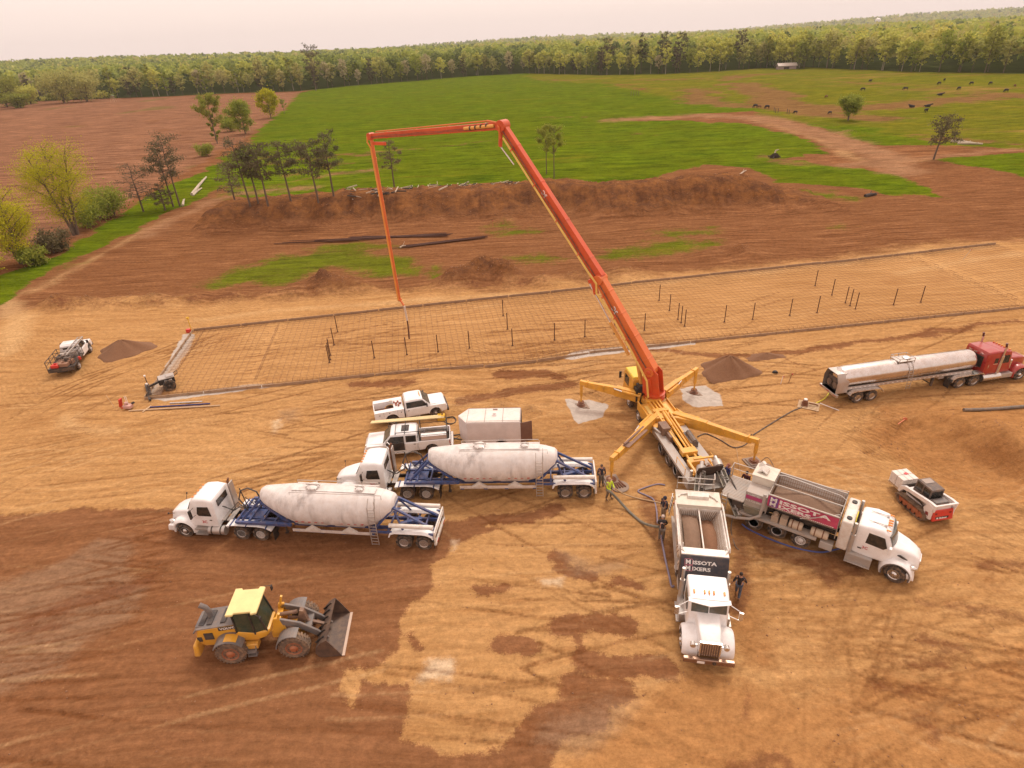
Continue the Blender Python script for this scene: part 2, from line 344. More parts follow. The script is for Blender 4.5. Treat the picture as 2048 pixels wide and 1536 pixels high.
LIGHT=[(gp(a),w) for a,w in (([(125,835),(150,855),(230,865)],.5),([(560,845),(552,860)],.22),([(150,830),(130,845)],.5),([(1500,234),(1660,285),(1720,320)],1.5),([(60,585),(200,510),(330,440)],.5),([(0,600),(40,640),(20,700)],1.5),([(400,640),(560,620),(720,610),(900,598),(1040,590)],.5),([(1250,570),(1500,545),(1800,510),(1990,488)],.6),([(1800,545),(2040,505)],.5),([(1700,330),(1860,320)],1.),([(800,645),(990,610)],.0))]
RED=[gp([(-150,1032),(0,1030),(150,1018),(330,1016),(520,1040),(700,1060),(880,1050),(900,1040),(1000,1060),(905,1092),(895,1112),(858,1132),(868,1182),(818,1212),(800,1240),(796,1298),(748,1338),(690,1342),(672,1384),(708,1412),(728,1368),(812,1364),(828,1392),(815,1450),(800,1500),(780,1700),(-400,1700)]),
   gp([(820,1364),(828,1392),(815,1450),(806,1480),(900,1510),(1000,1500),(1100,1500),(1100,1700),(700,1700),(720,1366)])]
RED2=[(gp(a),w) for a,w in (([(905,1060),(985,1040),(1060,1030),(1115,1012)],.5),([(1120,1260),(1180,1245),(1250,1255)],.65),([(1165,1330),(1230,1335),(1330,1330)],.7),([(1150,1380),(1230,1390)],.8),([(960,1180),(1010,1175)],.35),([(1140,1270),(1165,1320)],.2),([(1120,1130),(1185,1150)],.3),([(1100,1110),(1130,1120)],.3),([(820,1265),(838,1290)],.25),([(1230,1160),(1270,1170)],.35),
   ([(1060,1500),(1100,1440),(1180,1430)],1.0),([(930,795),(1010,775),(1100,770),(1140,760)],.7),([(1000,740),(1120,745)],.8),([(1290,700),(1500,712),(1700,690),(2040,640)],.5),([(700,770),(820,762)],.6),([(1000,1290),(1060,1300)],.5),([(1640,745),(1560,715)],.0))]
GREY=[gp([(-50,1180),(100,1130),(200,1075),(270,1070),(265,1130),(300,1170),(280,1230),(180,1290),(120,1350),(0,1390),(-200,1400)]),gp([(1062,1495),(1065,1455),(1120,1430),(1200,1400),(1290,1410),(1240,1470),(1180,1500),(1120,1510)]),
   gp([(1110,1100),(1190,1125),(1250,1115),(1260,1140),(1150,1155)]),gp([(560,820),(610,815),(600,840),(565,848)])]
WHITE=[gp([(852,1322),(895,1316),(912,1322),(905,1358),(862,1366),(830,1368)]),gp([(1075,1158),(1130,1152),(1125,1172),(1085,1170)]),gp([(545,842),(560,838),(562,852),(550,866)]),gp([(905,1082),(920,1078),(912,1100),(905,1102)])]
WET_AND_SCARP=[(gp(a),w) for a,w in (([(1625,1105),(1650,1150),(1655,1160)],.75),([(1700,1110),(1640,1130)],.9),([(1855,1275),(1905,1295),(1880,1330),(1830,1330)],.35),([(1840,1445),(1860,1475)],.3),([(1790,1385),(1850,1380)],.25),([(1500,1400),(1485,1440)],.25),([(1480,1530),(1560,1515),(1600,1560)],.5),([(1500,1060),(1560,1100),(1690,1130)],.9),([(1300,1000),(1310,1040),(1330,1110)],.7),([(1470,1080),(1485,1150),(1470,1210)],.6),([(1830,1200),(1970,1215),(2060,1240)],.25),([(1960,1130),(2060,1125)],.4),([(1750,1370),(1770,1375)],.15),([(60,1240),(200,1190),(300,1160)],.55),([(30,1260),(130,1245)],.4),([(105,614),(180,618),(260,614),(390,604)],.28),([(420,598),(540,592),(640,590)],.25),([(880,562),(1000,572),(1090,566)],.3))]  # damp patches; the last three are dark lines along the low scarp and mounds
EXC=[gp([(1720,860),(1760,810),(1850,800),(1990,810),(2200,830),(2300,1000),(2048,990),(1990,985),(1900,930),(1880,900),(1800,890)]),gp([(1260,1420),(1400,1340),(1600,1390),(1900,1350),(2100,1270),(2300,1400),(2200,1700),(1000,1700),(1100,1545)]),gp([(1480,1180),(1520,1260),(1560,1340),(1500,1330),(1450,1250)])]
CONC=[gp([(1129,797),(1180,792),(1200,800),(1218,812),(1208,820),(1207,835),(1182,842),(1155,847),(1141,822)]),gp([(1361,774),(1375,768),(1413,766),(1438,788),(1449,811),(1400,815),(1385,815),(1364,800)]),
   gp([(392,668),(366,668),(300,790),(320,790),(350,740),(376,705)]),gp([(296,798),(500,768),(590,768),(420,790),(330,802)]),gp([(1120,712),(1160,700),(1290,690),(1390,683),(1388,690),(1270,702),(1150,717)])]
BROWN=[gp([(-300,640),(0,640),(60,620),(100,614),(250,612),(400,604),(560,594),(800,578),(1000,576),(1180,564),(1400,545),(1600,524),(1800,500),(2048,482),(2400,450)])+[(900,400),(900,900),(-900,900),(-900,150)]]
A={}
wx,wy=warp(1.0,5,61)
def clampn(a,s=1.):
    return np.clip(a/np.clip(D/60,.6,8)*s,-4,4)
A['grass']=clampn(sdf(GR,wx,wy));A['grass2']=clampn(sdf(GP,wx,wy));A['plow']=clampn(sdf(PLOW,wx,wy));A['past']=clampn(sdf(PAST,*warp(3,12,71)))
A['mud']=clampn(line_sdf(MUD,*warp(2.2,8,81)));A['road']=clampn(line_sdf(ROAD,*warp(1.2,7,91)));A['light']=clampn(line_sdf(LIGHT,*warp(.7,4,95)))
wx,wy=warp(.45,2.2,101)
A['red']=clampn(np.maximum(sdf(RED,wx,wy),line_sdf(RED2,*warp(.8,2.5,103))));A['grey']=clampn(sdf(GREY,*warp(.8,3,105)));A['white']=clampn(sdf(WHITE,wx,wy))
A['wet']=clampn(line_sdf(WET_AND_SCARP,*warp(.9,2.2,111)));A['exc']=clampn(sdf(EXC,*warp(1.2,4,121)));A['conc']=clampn(sdf(CONC,Xf+fbm(Xf,Yf,1.,3,5)*.25,Yf+fbm(Xf,Yf,1.,3,6)*.25));A['brown']=clampn(sdf(BROWN,*warp(1.5,8,131)))
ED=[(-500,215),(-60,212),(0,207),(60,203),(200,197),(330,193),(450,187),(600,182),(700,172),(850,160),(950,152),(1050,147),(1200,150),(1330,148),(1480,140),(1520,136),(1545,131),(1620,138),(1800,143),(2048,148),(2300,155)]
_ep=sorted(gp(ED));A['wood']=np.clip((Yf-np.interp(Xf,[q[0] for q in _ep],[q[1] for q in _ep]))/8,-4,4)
A['slab']=clampn(sdf([gp([(392,668),(300,793),(1300,688),(2048,612),(2200,596),(2200,510),(1992,493),(1300,590),(800,630)])],Xf,Yf));A['bank']=np.clip((Zf-.7)/1.2,-1,1)*(Yf<160)
# wheel tracks: pairs of shallow ruts stamped on a raster, then read back by the sheet
RX0,RY0,RS=-48.,12.,.08;RW,RH=1350,775;ras=np.zeros((RH,RW));rr_=random.Random(5)
def stamp(pts,w,d):
    for i in range(len(pts)-1):
        (ax,ay),(bx,by)=pts[i],pts[i+1];L=math.hypot(bx-ax,by-ay)
        for k in range(max(1,int(L/.12))):
            t=k*.12/max(L,.01);x=ax+(bx-ax)*t;y=ay+(by-ay)*t;c=int((x-RX0)/RS);r=int((y-RY0)/RS);q=4
            if q<c<RW-q-1 and q<r<RH-q-1:
                g=np.exp(-((np.arange(-q,q+1)[None]*RS)**2+(np.arange(-q,q+1)[:,None]*RS)**2)/(w*w));sl=ras[r-q:r+q+1,c-q:c+q+1];np.maximum(sl,g*d,out=sl)
def track(x,y,a,L,k,d=1.,gauge=2.0,w=.12):
    P=[];hd=a
    for i in range(int(L)):
        P.append((x,y,hd));x+=math.cos(hd);y+=math.sin(hd);hd+=k+.02*rr_.uniform(-1,1)
    for s in (-gauge/2,gauge/2): stamp([(p[0]-math.sin(p[2])*s,p[1]+math.cos(p[2])*s) for p in P],w,d)
for _ in range(95): track(rr_.uniform(-50,0),rr_.uniform(15,62),rr_.gauss(.06,.16),rr_.uniform(14,50),rr_.uniform(-.012,.014),rr_.uniform(.3,1),rr_.choice((1.7,2.,2.2)))
for _ in range(75): track(rr_.uniform(5,45),rr_.uniform(13,30),rr_.choice((-.5,-.35,.25,.5,2.6,.05))+rr_.gauss(0,.15),rr_.uniform(12,34),rr_.uniform(-.03,.03),rr_.uniform(.3,1),rr_.choice((1.7,2.,2.2)))
for _ in range(22): track(rr_.uniform(10,34),rr_.uniform(36,52),rr_.gauss(.15,.2),rr_.uniform(14,30),rr_.uniform(-.02,.02),rr_.uniform(.3,1))
for _ in range(14): track(rr_.uniform(-45,-38),rr_.uniform(30,60),rr_.gauss(1.1,.4),rr_.uniform(10,24),rr_.uniform(-.05,.0),rr_.uniform(.3,1))
for _ in range(10): track(rr_.uniform(8,14),rr_.uniform(14,17),rr_.uniform(.3,1.9),rr_.uniform(8,20),rr_.uniform(-.03,.03),.8)
dark=ras;ras=np.zeros((RH,RW))
for _ in range(70): track(rr_.uniform(-50,20),rr_.uniform(14,62),rr_.gauss(.08,.2),rr_.uniform(10,40),rr_.uniform(-.02,.02),rr_.uniform(.3,1),rr_.choice((.6,1.2,2.)),.11)
for _ in range(50): track(rr_.uniform(5,45),rr_.uniform(13,34),rr_.choice((-.5,-.4,.25,.5,2.6))+rr_.gauss(0,.2),rr_.uniform(8,30),rr_.uniform(-.03,.03),rr_.uniform(.3,1),rr_.choice((.6,1.2,2.)),.11)
pale=ras;ras=dark
fx=np.clip((Xf-RX0)/RS,0,RW-2);fy=np.clip((Yf-RY0)/RS,0,RH-2);ix=fx.astype(int);iy=fy.astype(int);tx=fx-ix;ty=fy-iy
tr=(ras[iy,ix]*(1-tx)+ras[iy,ix+1]*tx)*(1-ty)+(ras[iy+1,ix]*(1-tx)+ras[iy+1,ix+1]*tx)*ty
tp=(pale[iy,ix]*(1-tx)+pale[iy,ix+1]*tx)*(1-ty)+(pale[iy+1,ix]*(1-tx)+pale[iy+1,ix+1]*tx)*ty;tp[(fx<=0)|(fx>=RW-2)|(fy<=0)|(fy>=RH-2)]=0;A['pale']=tp*(.3+.7*smooth(-.3,.5,fbm(Xf,Yf,5,3,203)))
tr[(fx<=0)|(fx>=RW-2)|(fy<=0)|(fy>=RH-2)]=0
tr*=.35+.65*smooth(-.3,.5,fbm(Xf,Yf,6,3,201));A['track']=tr
Zf=Zf-tr*.07+A['pale']*.035+fbm(Xf,Yf,.9,3,55)*.03*(1-smooth(60,90,Yf))
ZG=Zf.reshape(NY,NX)
def hz(x,y):
    i=min(max(int(np.searchsorted(gx,x))-1,0),NX-2);j=min(max(int(np.searchsorted(gy,y))-1,0),NY-2);u=(x-gx[i])/(gx[i+1]-gx[i]);v=(y-gy[j])/(gy[j+1]-gy[j])
    return float((ZG[j,i]*(1-u)+ZG[j,i+1]*u)*(1-v)+(ZG[j+1,i]*(1-u)+ZG[j+1,i+1]*u)*v)
me=bpy.data.meshes.new('ground');nv=NX*NY
me.vertices.add(nv);me.vertices.foreach_set('co',np.stack([Xf,Yf,Zf],1).ravel())
i0=(np.arange(NY-1)[:,None]*NX+np.arange(NX-1)[None]).ravel();q=np.stack([i0,i0+1,i0+NX+1,i0+NX],1).ravel();nf=len(i0)
me.loops.add(nf*4);me.loops.foreach_set('vertex_index',q);me.polygons.add(nf);me.polygons.foreach_set('loop_start',np.arange(nf)*4);me.polygons.foreach_set('loop_total',np.full(nf,4));me.polygons.foreach_set('use_smooth',np.ones(nf,bool));me.update();me.validate()
for k_,v in A.items():
    a=me.attributes.new(k_,'FLOAT','POINT');a.data.foreach_set('value',v.astype(np.float32))
m=bpy.data.materials.new('earth and grass');m.use_nodes=True;k=N(m);co=k.coord('Object')
n1=k.noise(co,.06,5,.55);n2=k.noise(co,.35,6,.6);n3=k.noise(co,2.2,6,.65);n4=k.noise(co,14,4,.6)
edge=k.math('ADD',k.math('MULTIPLY',k.math('SUBTRACT',n3,.5),1.2),k.math('MULTIPLY',k.math('SUBTRACT',n4,.5),.8))
e2=k.math('MULTIPLY',k.math('SUBTRACT',k.noise(co,.22,5,.7),.5),2.2)
def msk(name,soft=.12,amp=1.,off=0.,far=0.):
    e=k.math('MULTIPLY',edge,amp)
    if far:e=k.math('ADD',e,k.math('MULTIPLY',e2,far))
    return k.mr(k.math('ADD',k.attr(name)[2],e),off-soft,off+soft,0,1,True)
wn=k.n('ShaderNodeTexNoise');k.l(co,wn.inputs['Vector']);wn.inputs['Scale'].default_value=.05;wn.inputs['Detail'].default_value=3
va=k.n('ShaderNodeVectorMath',operation='MULTIPLY_ADD');k.l(wn.outputs[1],va.inputs[0]);va.inputs[1].default_value=(5,5,0);k.l(co,va.inputs[2]);cw=va.outputs[0]
sx=k.noise(k.mapping(cw,(.10,1.3,1),(0,0,R_(-6))),1,8,.65);sx2=k.noise(k.mapping(cw,(.16,2.2,1),(0,0,R_(30))),1,8,.65);sx3=k.noise(k.mapping(cw,(.14,1.9,1),(0,0,R_(-34))),1,8,.65)
wsel=k.mr(k.noise(co,.045,3,.5),.4,.6,0,1,True)
strk=k.mix(wsel,sx,k.mix(k.mr(k.noise(co,.07,2,.5),.45,.55,0,1,True),sx2,sx3))
sand=k.mix(k.mr(strk,.33,.68),(.33,.165,.070),(.62,.37,.185));sand=k.mix(k.mr(n2,.35,.7,0,.55),sand,(.45,.25,.11));sand=k.mix(k.mr(n1,.45,.7,0,.5),sand,(.60,.36,.18))
sand=k.mix(k.mr(k.noise(co,.14,5,.6),.56,.76,0,.38,True),sand,(.34,.155,.065))
red=k.mix(k.mr(strk,.38,.62),(.19,.085,.042),(.30,.145,.078));red=k.mix(k.mr(n2,.3,.7,0,.5),red,(.25,.115,.065))
brown=k.mix(k.mr(strk,.38,.64),(.15,.064,.032),(.36,.175,.092));brown=k.mix(k.mr(n2,.4,.7,0,.5),brown,(.20,.085,.04));brown=k.mix(k.mr(n3,.45,.75,0,.5),brown,(.12,.05,.028))
c=k.mix(msk('brown',1.6,2.0,0,2.6),sand,brown)
c=k.mix(k.math('MULTIPLY',msk('exc',1.0,1.6,0,1.6),.75),c,k.mix(n2,(.32,.145,.06),(.48,.25,.11)))
c=k.mix(k.mr(k.attr('bank')[2],0,.8,0,.85),c,k.mix(k.mr(k.noise(k.mapping(co,(.35,.35,.5)),1,6,.7),.4,.62),(.115,.055,.036),(.27,.12,.05)))
c=k.mix(k.math('MULTIPLY',msk('light',.8,1.2,.1,.8),.55),c,(.66,.44,.25))
c=k.mix(msk('red',.22,1.3,0,.45),c,red)
c=k.mix(k.math('MULTIPLY',msk('grey',.8,1.6,.2,.8),.5),c,k.mix(n4,(.24,.16,.12),(.34,.23,.17)))
c=k.mix(k.math('MULTIPLY',msk('wet',.6,1.8,.15,.8),.72),c,k.mix(n4,(.13,.055,.035),(.24,.10,.055)))  # damp patches and dark scarp lines share this tint
c=k.mix(k.math('MULTIPLY',msk('white',.5,1.1,.1,.3),.6),c,(.72,.60,.50))
c=k.mix(k.math('MULTIPLY',k.mr(k.attr('track')[2],.10,.55,0,1.),k.mr(n3,.3,.6,.5,1.)),c,k.mix(.68,c,(.15,.055,.022)))  # rut shade painted into the colour, as soft light hardly shows the relief
c=k.mix(k.math('MULTIPLY',k.mr(k.attr('pale')[2],.1,.6,0,.75),k.mr(n3,.35,.65,.2,1.)),c,k.mix(.45,c,(.72,.50,.30)))
wv=k.n('ShaderNodeTexWave',bands_direction='DIAGONAL');k.l(k.mapping(cw,(1,1,1)),wv.inputs['Vector']);wv.inputs['Scale'].default_value=.95;wv.inputs['Distortion'].default_value=5;wv.inputs['Detail'].default_value=2;wv.inputs['Detail Scale'].default_value=1.6
tread=k.math('MULTIPLY',wv.outputs[1],k.math('ADD',k.mr(k.attr('track')[2],.2,.8,0,.5),k.mr(k.noise(co,.12,3,.6),.5,.62,0,.45),clamp=True))
c=k.mix(k.math('MULTIPLY',tread,.5),c,k.mix(.5,c,(.12,.05,.02)))
# pebbles and clods
vo=k.n('ShaderNodeTexVoronoi');k.l(co,vo.inputs['Vector']);vo.inputs['Scale'].default_value=3.2;vo.inputs['Randomness'].default_value=1.
peb=k.math('MULTIPLY',k.mr(vo.outputs[0],.05,.11,1,0),k.mr(k.noise(co,.5,3,.6),.58,.66,0,1))
c=k.mix(k.math('MULTIPLY',peb,.5),c,(.5,.34,.22))
gn=k.noise(k.mapping(co,(.05,.35,1),(0,0,R_(8))),1,8,.7);gn2=k.noise(co,.9,5,.7)
gm=k.noise(k.mapping(co,(.22,.9,1),(0,0,R_(6))),1,6,.75);grass=k.mix(k.mr(k.math('ADD',k.math('MULTIPLY',gn,.45),k.math('MULTIPLY',gm,.55)),.38,.64),(.024,.066,.003),(.18,.255,.010));grass=k.mix(k.mr(n1,.35,.65,0,.6),grass,(.12,.15,.007));grass=k.mix(k.mr(gn2,.55,.75,0,.5),grass,(.025,.055,.002))
grass=k.mix(k.mr(k.noise(k.mapping(co,(.025,.12,1),(0,0,R_(12))),1,5,.6),.58,.72,0,.65,True),grass,(.19,.18,.015))
past=k.mix(k.mr(k.math('ADD',k.math('MULTIPLY',gn,.5),k.math('MULTIPLY',gm,.5)),.38,.64),(.10,.12,.008),(.24,.215,.02));past=k.mix(k.mr(k.noise(k.mapping(co,(.012,.05,1)),1,6,.65),.52,.66,0,.8,True),past,(.30,.185,.065));past=k.mix(k.mr(n1,.35,.6,0,.5),past,(.11,.14,.012))
plow=k.mix(k.mr(k.noise(k.mapping(co,(.05,.45,1),(0,0,R_(40))),1,7,.7),.3,.7),(.10,.045,.03),(.44,.23,.15));plow=k.mix(k.mr(n3,.5,.7,0,.6),plow,(.10,.045,.03));plow=k.mix(k.mr(n1,.55,.72,0,.5),plow,(.20,.09,.04))
plow=k.mix(k.mr(k.noise(co,.02,3,.5),.62,.68,0,.6,True),plow,(.14,.13,.04))
c=k.mix(k.math('MULTIPLY',msk('grass2',1.1,2.2,.4,2.8),.85),c,grass)
c=k.mix(msk('plow',.25,.8,0,.8),c,plow)
c=k.mix(msk('grass',.15,.9,0,.9),c,grass)
c=k.mix(msk('past',.9,1.5,0,2.),c,past)
c=k.mix(k.math('MULTIPLY',msk('mud',.7,1.3,.1,2.4),.8),c,k.mix(k.mr(strk,.3,.7),(.16,.075,.04),(.30,.155,.085)))
c=k.mix(msk('road',1.0,1.6,.1,1.6),c,k.mix(k.mr(strk,.3,.7),(.20,.09,.05),(.44,.26,.165)))
c=k.mix(k.mr(k.noise(co,5.5,5,.75),.35,.68,0,.35),c,k.mix(.55,c,(.10,.04,.018)))
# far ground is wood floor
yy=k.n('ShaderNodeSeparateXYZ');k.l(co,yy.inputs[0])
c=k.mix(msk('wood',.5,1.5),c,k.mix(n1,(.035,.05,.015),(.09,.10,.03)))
fa=k.noise(k.mapping(cw,(.8,2.0,1),(0,0,R_(4))),1.4,12,.8);fb_=k.noise(k.mapping(cw,(.8,1.9,1),(0,0,R_(33))),1.4,12,.8);fc_=k.noise(k.mapping(cw,(.8,1.9,1),(0,0,R_(-38))),1.4,12,.8)
fm=k.mix(k.mr(k.noise(co,.08,4,.6),.42,.58,0,1),k.mix(wsel,fa,fb_),fc_);f1=k.mr(fm,.34,.66,.76,1.27);f2=k.mr(k.noise(co,2.1,12,.9),.34,.66,.70,1.32)
yv=k.n('ShaderNodeSeparateXYZ');k.l(co,yv.inputs[0]);f3=k.mix(k.mr(yv.outputs[1],80,150,0,1),(1,1,1),k.mr(k.noise(k.mapping(co,(.10,.30,1),(0,0,R_(9))),1,10,.85),.36,.64,.62,1.38))
mm=k.math('MULTIPLY',k.math('MULTIPLY',f1,f2),f3);mm=k.mix(k.math('MULTIPLY',k.mr(k.attr('slab')[2],-.1,.3,0,1),.7),mm,(1.16,1.17,1.22));cb=k.n('ShaderNodeCombineXYZ');k.l(k.math('MULTIPLY',mm,.885),cb.inputs[0]);k.l(k.math('MULTIPLY',mm,.875),cb.inputs[1]);k.l(k.math('MULTIPLY',mm,.745),cb.inputs[2])
c=k.mix(1.0,c,cb.outputs[0],'MULTIPLY')
c=k.mix(k.math('MULTIPLY',msk('conc',.08,.15),k.mr(k.attr('slab')[2],-.3,.1,1,.5)),c,k.mix(k.mr(n3,.3,.7),(.40,.35,.30),(.52,.46,.40)))
k.l(c,k.b.inputs['Base Color']);k.b.inputs['Roughness'].default_value=.95;k.b.inputs['Specular IOR Level'].default_value=.0
h=k.math('ADD',k.math('MULTIPLY',n3,.5),k.math('MULTIPLY',n4,.18));h=k.math('ADD',h,k.math('MULTIPLY',strk,.9));h=k.math('ADD',h,k.math('MULTIPLY',peb,.15));h=k.math('SUBTRACT',h,k.math('MULTIPLY',tread,.5))
k.l(k.bump(h,.9,.16),k.b.inputs['Normal'])
me.materials.append(m);ground=bpy.data.objects.new('ground',me);COL.objects.link(ground);tag(ground,kind='structure')
# ---------------------------------------------------------------- trees
def leafmat(name,a,b,c,tint=False):
    m=bpy.data.materials.new(name);m.use_nodes=True;k=N(m);co=k.coord('Object')
    oi=k.n('ShaderNodeObjectInfo').outputs['Random'];col=k.mix(k.mr(k.noise(co,.5,4,.6),.35,.68),a,b)
    if tint:
        at_=k.attr('tint')[2];rp=k.n('ShaderNodeValToRGB');k.l(at_,rp.inputs[0]);e=rp.color_ramp.elements
        cols=[(0,(.12,.16,.07)),(.18,(.25,.30,.09)),(.4,(.40,.46,.11)),(.62,(.56,.57,.12)),(.8,(.54,.46,.20)),(1,(.70,.64,.13))];e[0].position=0;e[0].color=(*cols[0][1],1);e[1].position=1;e[1].color=(*cols[-1][1],1)
        for p_,c_ in cols[1:-1]:q=e.new(p_);q.color=(*c_,1)
        col=k.mix(.75,k.mix(k.mr(k.noise(co,.15,3),.35,.65),a,b),rp.outputs[0])
    else:col=k.mix(k.math('MULTIPLY',oi,.55),col,c)
    k.l(col,k.b.inputs['Base Color']);k.b.inputs['Roughness'].default_value=.8;k.b.inputs['Specular IOR Level'].default_value=.15
    tr=k.n('ShaderNodeBsdfTranslucent');k.l(col,tr.inputs[0]);mx=k.n('ShaderNodeMixShader');mx.inputs[0].default_value=.35;k.l(k.b.outputs[0],mx.inputs[1]);k.l(tr.outputs[0],mx.inputs[2]);k.l(mx.outputs[0],k.out.inputs[0]);return m
LW=leafmat('yellow green spring leaves',(.38,.37,.018),(.60,.56,.03),(.40,.40,.025))
LG_=leafmat('fresh green leaves',(.22,.28,.04),(.38,.41,.06),(.34,.32,.08))
LP=leafmat('pine needles',(.085,.085,.045),(.17,.16,.08),(.20,.16,.09))
LO=leafmat('olive woodland leaves',(.33,.35,.11),(.56,.54,.15),(.48,.42,.19))
LY_=leafmat('pale woodland leaves',(.48,.49,.11),(.72,.69,.15),(.50,.51,.13))
LBN=leafmat('brown pine twigs',(.15,.12,.07),(.24,.19,.11),(.18,.15,.07))
LB=leafmat('budding brown twigs',(.42,.36,.22),(.60,.52,.32),(.48,.43,.22))
LF=leafmat('far woodland leaves',(.20,.24,.07),(.38,.40,.10),(.1,.1,.1),True)
BARK=mat('grey brown bark',(.15,.105,.075),.9,dust=0,scale=3,bump=.5);BARKP=mat('pale aspen bark',(.34,.29,.23),.85,dust=0,scale=3);DEAD=mat('bleached wood',(.50,.42,.32),.85,dust=.2,scale=3)
rng=np.random.default_rng(11)
def leafquads(C,size,rg,flat=0.):
    n=len(C);a=rg.normal(size=(n,3));a[:,2]*=(1-flat);a/=np.linalg.norm(a,axis=1)[:,None]+1e-9
    b=np.cross(a,rg.normal(size=(n,3)));b/=np.linalg.norm(b,axis=1)[:,None]+1e-9
    s=size*(.6+.8*rg.random(n))[:,None]*.5
    return np.stack([C-a*s-b*s*.7,C+a*s-b*s*.6,C+a*s*.8+b*s*.7,C-a*s*.9+b*s*.6],1).reshape(-1,3)
def quadmesh(name,V,mt,tint=None):
    me=bpy.data.meshes.new(name);n=len(V)//4;me.vertices.add(n*4);me.vertices.foreach_set('co',V.astype(np.float32).ravel());me.loops.add(n*4);me.loops.foreach_set('vertex_index',np.arange(n*4));me.polygons.add(n);me.polygons.foreach_set('loop_start',np.arange(n)*4);me.polygons.foreach_set('loop_total',np.full(n,4));me.update()
    if tint is not None:a=me.attributes.new('tint','FLOAT','POINT');a.data.foreach_set('value',np.repeat(tint,4).astype(np.float32))
    me.materials.append(mt);return me
def make_tree(seed,H,spread,base,style,nleaf,lsize,lm,bark=BARK,tr=.22,lean=0.,stems=1):
    rg=np.random.default_rng(seed);r=random.Random(seed);b=B();C=[]
    for st in range(stems):
        ang=2*math.pi*st/max(1,stems)+r.random();off=.0 if stems==1 else .35;top=H*(1 if st==0 else r.uniform(.8,.97))
        sx_,sy_=(math.cos(ang)*spread*.30,math.sin(ang)*spread*.30) if stems>1 else (lean*H,0)
        pts=[];nn=7
        for i in range(nn):
            f=i/(nn-1);pts.append(Vector((math.cos(ang)*off*(stems>1)+sx_*f**1.3+r.uniform(-.12,.12)*H*.03*f*3,math.sin(ang)*off*(stems>1)+sy_*f**1.3+r.uniform(-.12,.12)*H*.03*f*3,top*f*.95)))
        b.tube([pts[0]-Vector((0,0,.4))]+pts,tr,7,rs=[tr*1.25]+[tr*(1-.85*i/(nn-1))+.02 for i in range(nn)])
        nb={'round':16,'pine':24,'slim':12,'bush':7}[style]
        for j in range(nb):
            f=base+(1-base)*(j+.5)/nb*.97;f=min(f,.97);i=min(nn-2,int(f*(nn-1)));t_=f*(nn-1)-i;p=pts[i].lerp(pts[i+1],t_);a=j*2.4+r.uniform(-.5,.5)
            if style=='round':L=spread*.5*math.sin(math.pi*min(1,max(.0,(f-base)/(1-base)))**.75*.92+.12)*r.uniform(.75,1.08);up=.75
            elif style=='pine':L=spread*.62*(.35+.65*math.sin(math.pi*(f-base)/(1-base)*.8+.5))*r.uniform(.35,1.15);up=r.uniform(-.25,.6)
            elif style=='slim':L=spread*.5*(1.05-.7*abs((f-base)/(1-base)-.35))*r.uniform(.7,1.1);up=1.0
            else:L=spread*.5*r.uniform(.5,1.);up=.6
            L=max(.3,L);q=p+Vector((math.cos(a)*L,math.sin(a)*L,L*up*r.uniform(.6,1.2)));q.z=min(q.z,H);m_=p.lerp(q,.5)+Vector((0,0,L*.05));b.tube([p,m_,q],.05,5,rs=[tr*.42*(1.1-f)+.03,tr*.26*(1.1-f)+.025,.018])
            k=max(4,int(nleaf/stems/nb*L/(spread*.36)))
            cl=5 if style!='pine' else 4
            for c_ in range(cl):
                g=r.uniform(.45,1.05) if style!='pine' else r.uniform(.5,1.1);cc=np.array(p.lerp(q,g));rad=spread*((.15 if stems>1 else .12) if style=='round' else .11 if style=='pine' else .10 if style!='bush' else .2)*r.uniform(.7,1.3)
                pt=rg.normal(size=(max(2,k//cl),3))*rad*np.array([.66,.66,.5 if style!='pine' else .5]);C.append(pt+cc)
                if c_<2 and style in('round','pine'):
                    e=Vector(cc+rg.normal(size=3)*rad*.8);b.tube([m_,Vector(cc),e],.01,4,rs=[.035,.025,.015])
    C=np.concatenate(C);C[:,2]=np.clip(C[:,2],H*.04,None)
    return b.mesh('trunk',[bark]),quadmesh('crown',leafquads(C,lsize,rg),lm)
def put_tree(me,name,label,p,group=None,s=1.,rz=None,cat='tree',sz=None):
    t=bpy.data.objects.new(name,me[0]);COL.objects.link(t);t.location=p;t.rotation_euler=(0,0,rnd.uniform(0,6.28) if rz is None else rz);t.scale=(s,s,sz or s);tag(t,label,cat,group)
    t.data=me[0]
    # root is an empty so trunk and crown are both parts
    e=bpy.data.objects.new(name,None);COL.objects.link(e);e.location=t.location;e.rotation_euler=t.rotation_euler;e.scale=t.scale;tag(e,label,cat,group)
    t.name='trunk';t.parent=e;t.location=(0,0,0);t.rotation_euler=(0,0,0);t.scale=(1,1,1)
    for k in('label','category','group'):
        if k in t:del t[k]
    c=bpy.data.objects.new('crown',me[1]);COL.objects.link(c);c.parent=e;return e
def topz(px,py,ytop):
    p=at(px,py);lo,hi=0,45
    for _ in range(40):
        m=(lo+hi)/2;v=Vector((p.x,p.y,p.z+m-CAMH));d=v.dot(_F);dn=v.dot(_D);uu=F*v.x/d;vv=F*dn/d;y=768-uu*_s+vv*_c
        if y>ytop:lo=m
        else:hi=m
    return p,m
def single(px,py,yt,name,label,seed,sprf,base,style,nl,ls,lm,group=None,**k):
    p,h=topz(px,py,yt);me=make_tree(seed,h,h*sprf,base,style,nl,ls,lm,**k);return put_tree(me,name,label,p,group,rz=rnd.uniform(-.4,.4) if k.get('lean') else None)
single(152,470,285,'willow_tree','large yellow green tree in early leaf standing alone by the ploughed field',1,.60,.16,'round',26000,.135,LW,stems=3,tr=.24)
single(47,527,376,'willow_tree','yellow green tree at the left edge, lower than the one beside it',2,.60,.12,'round',22000,.135,LW,stems=3,tr=.22)
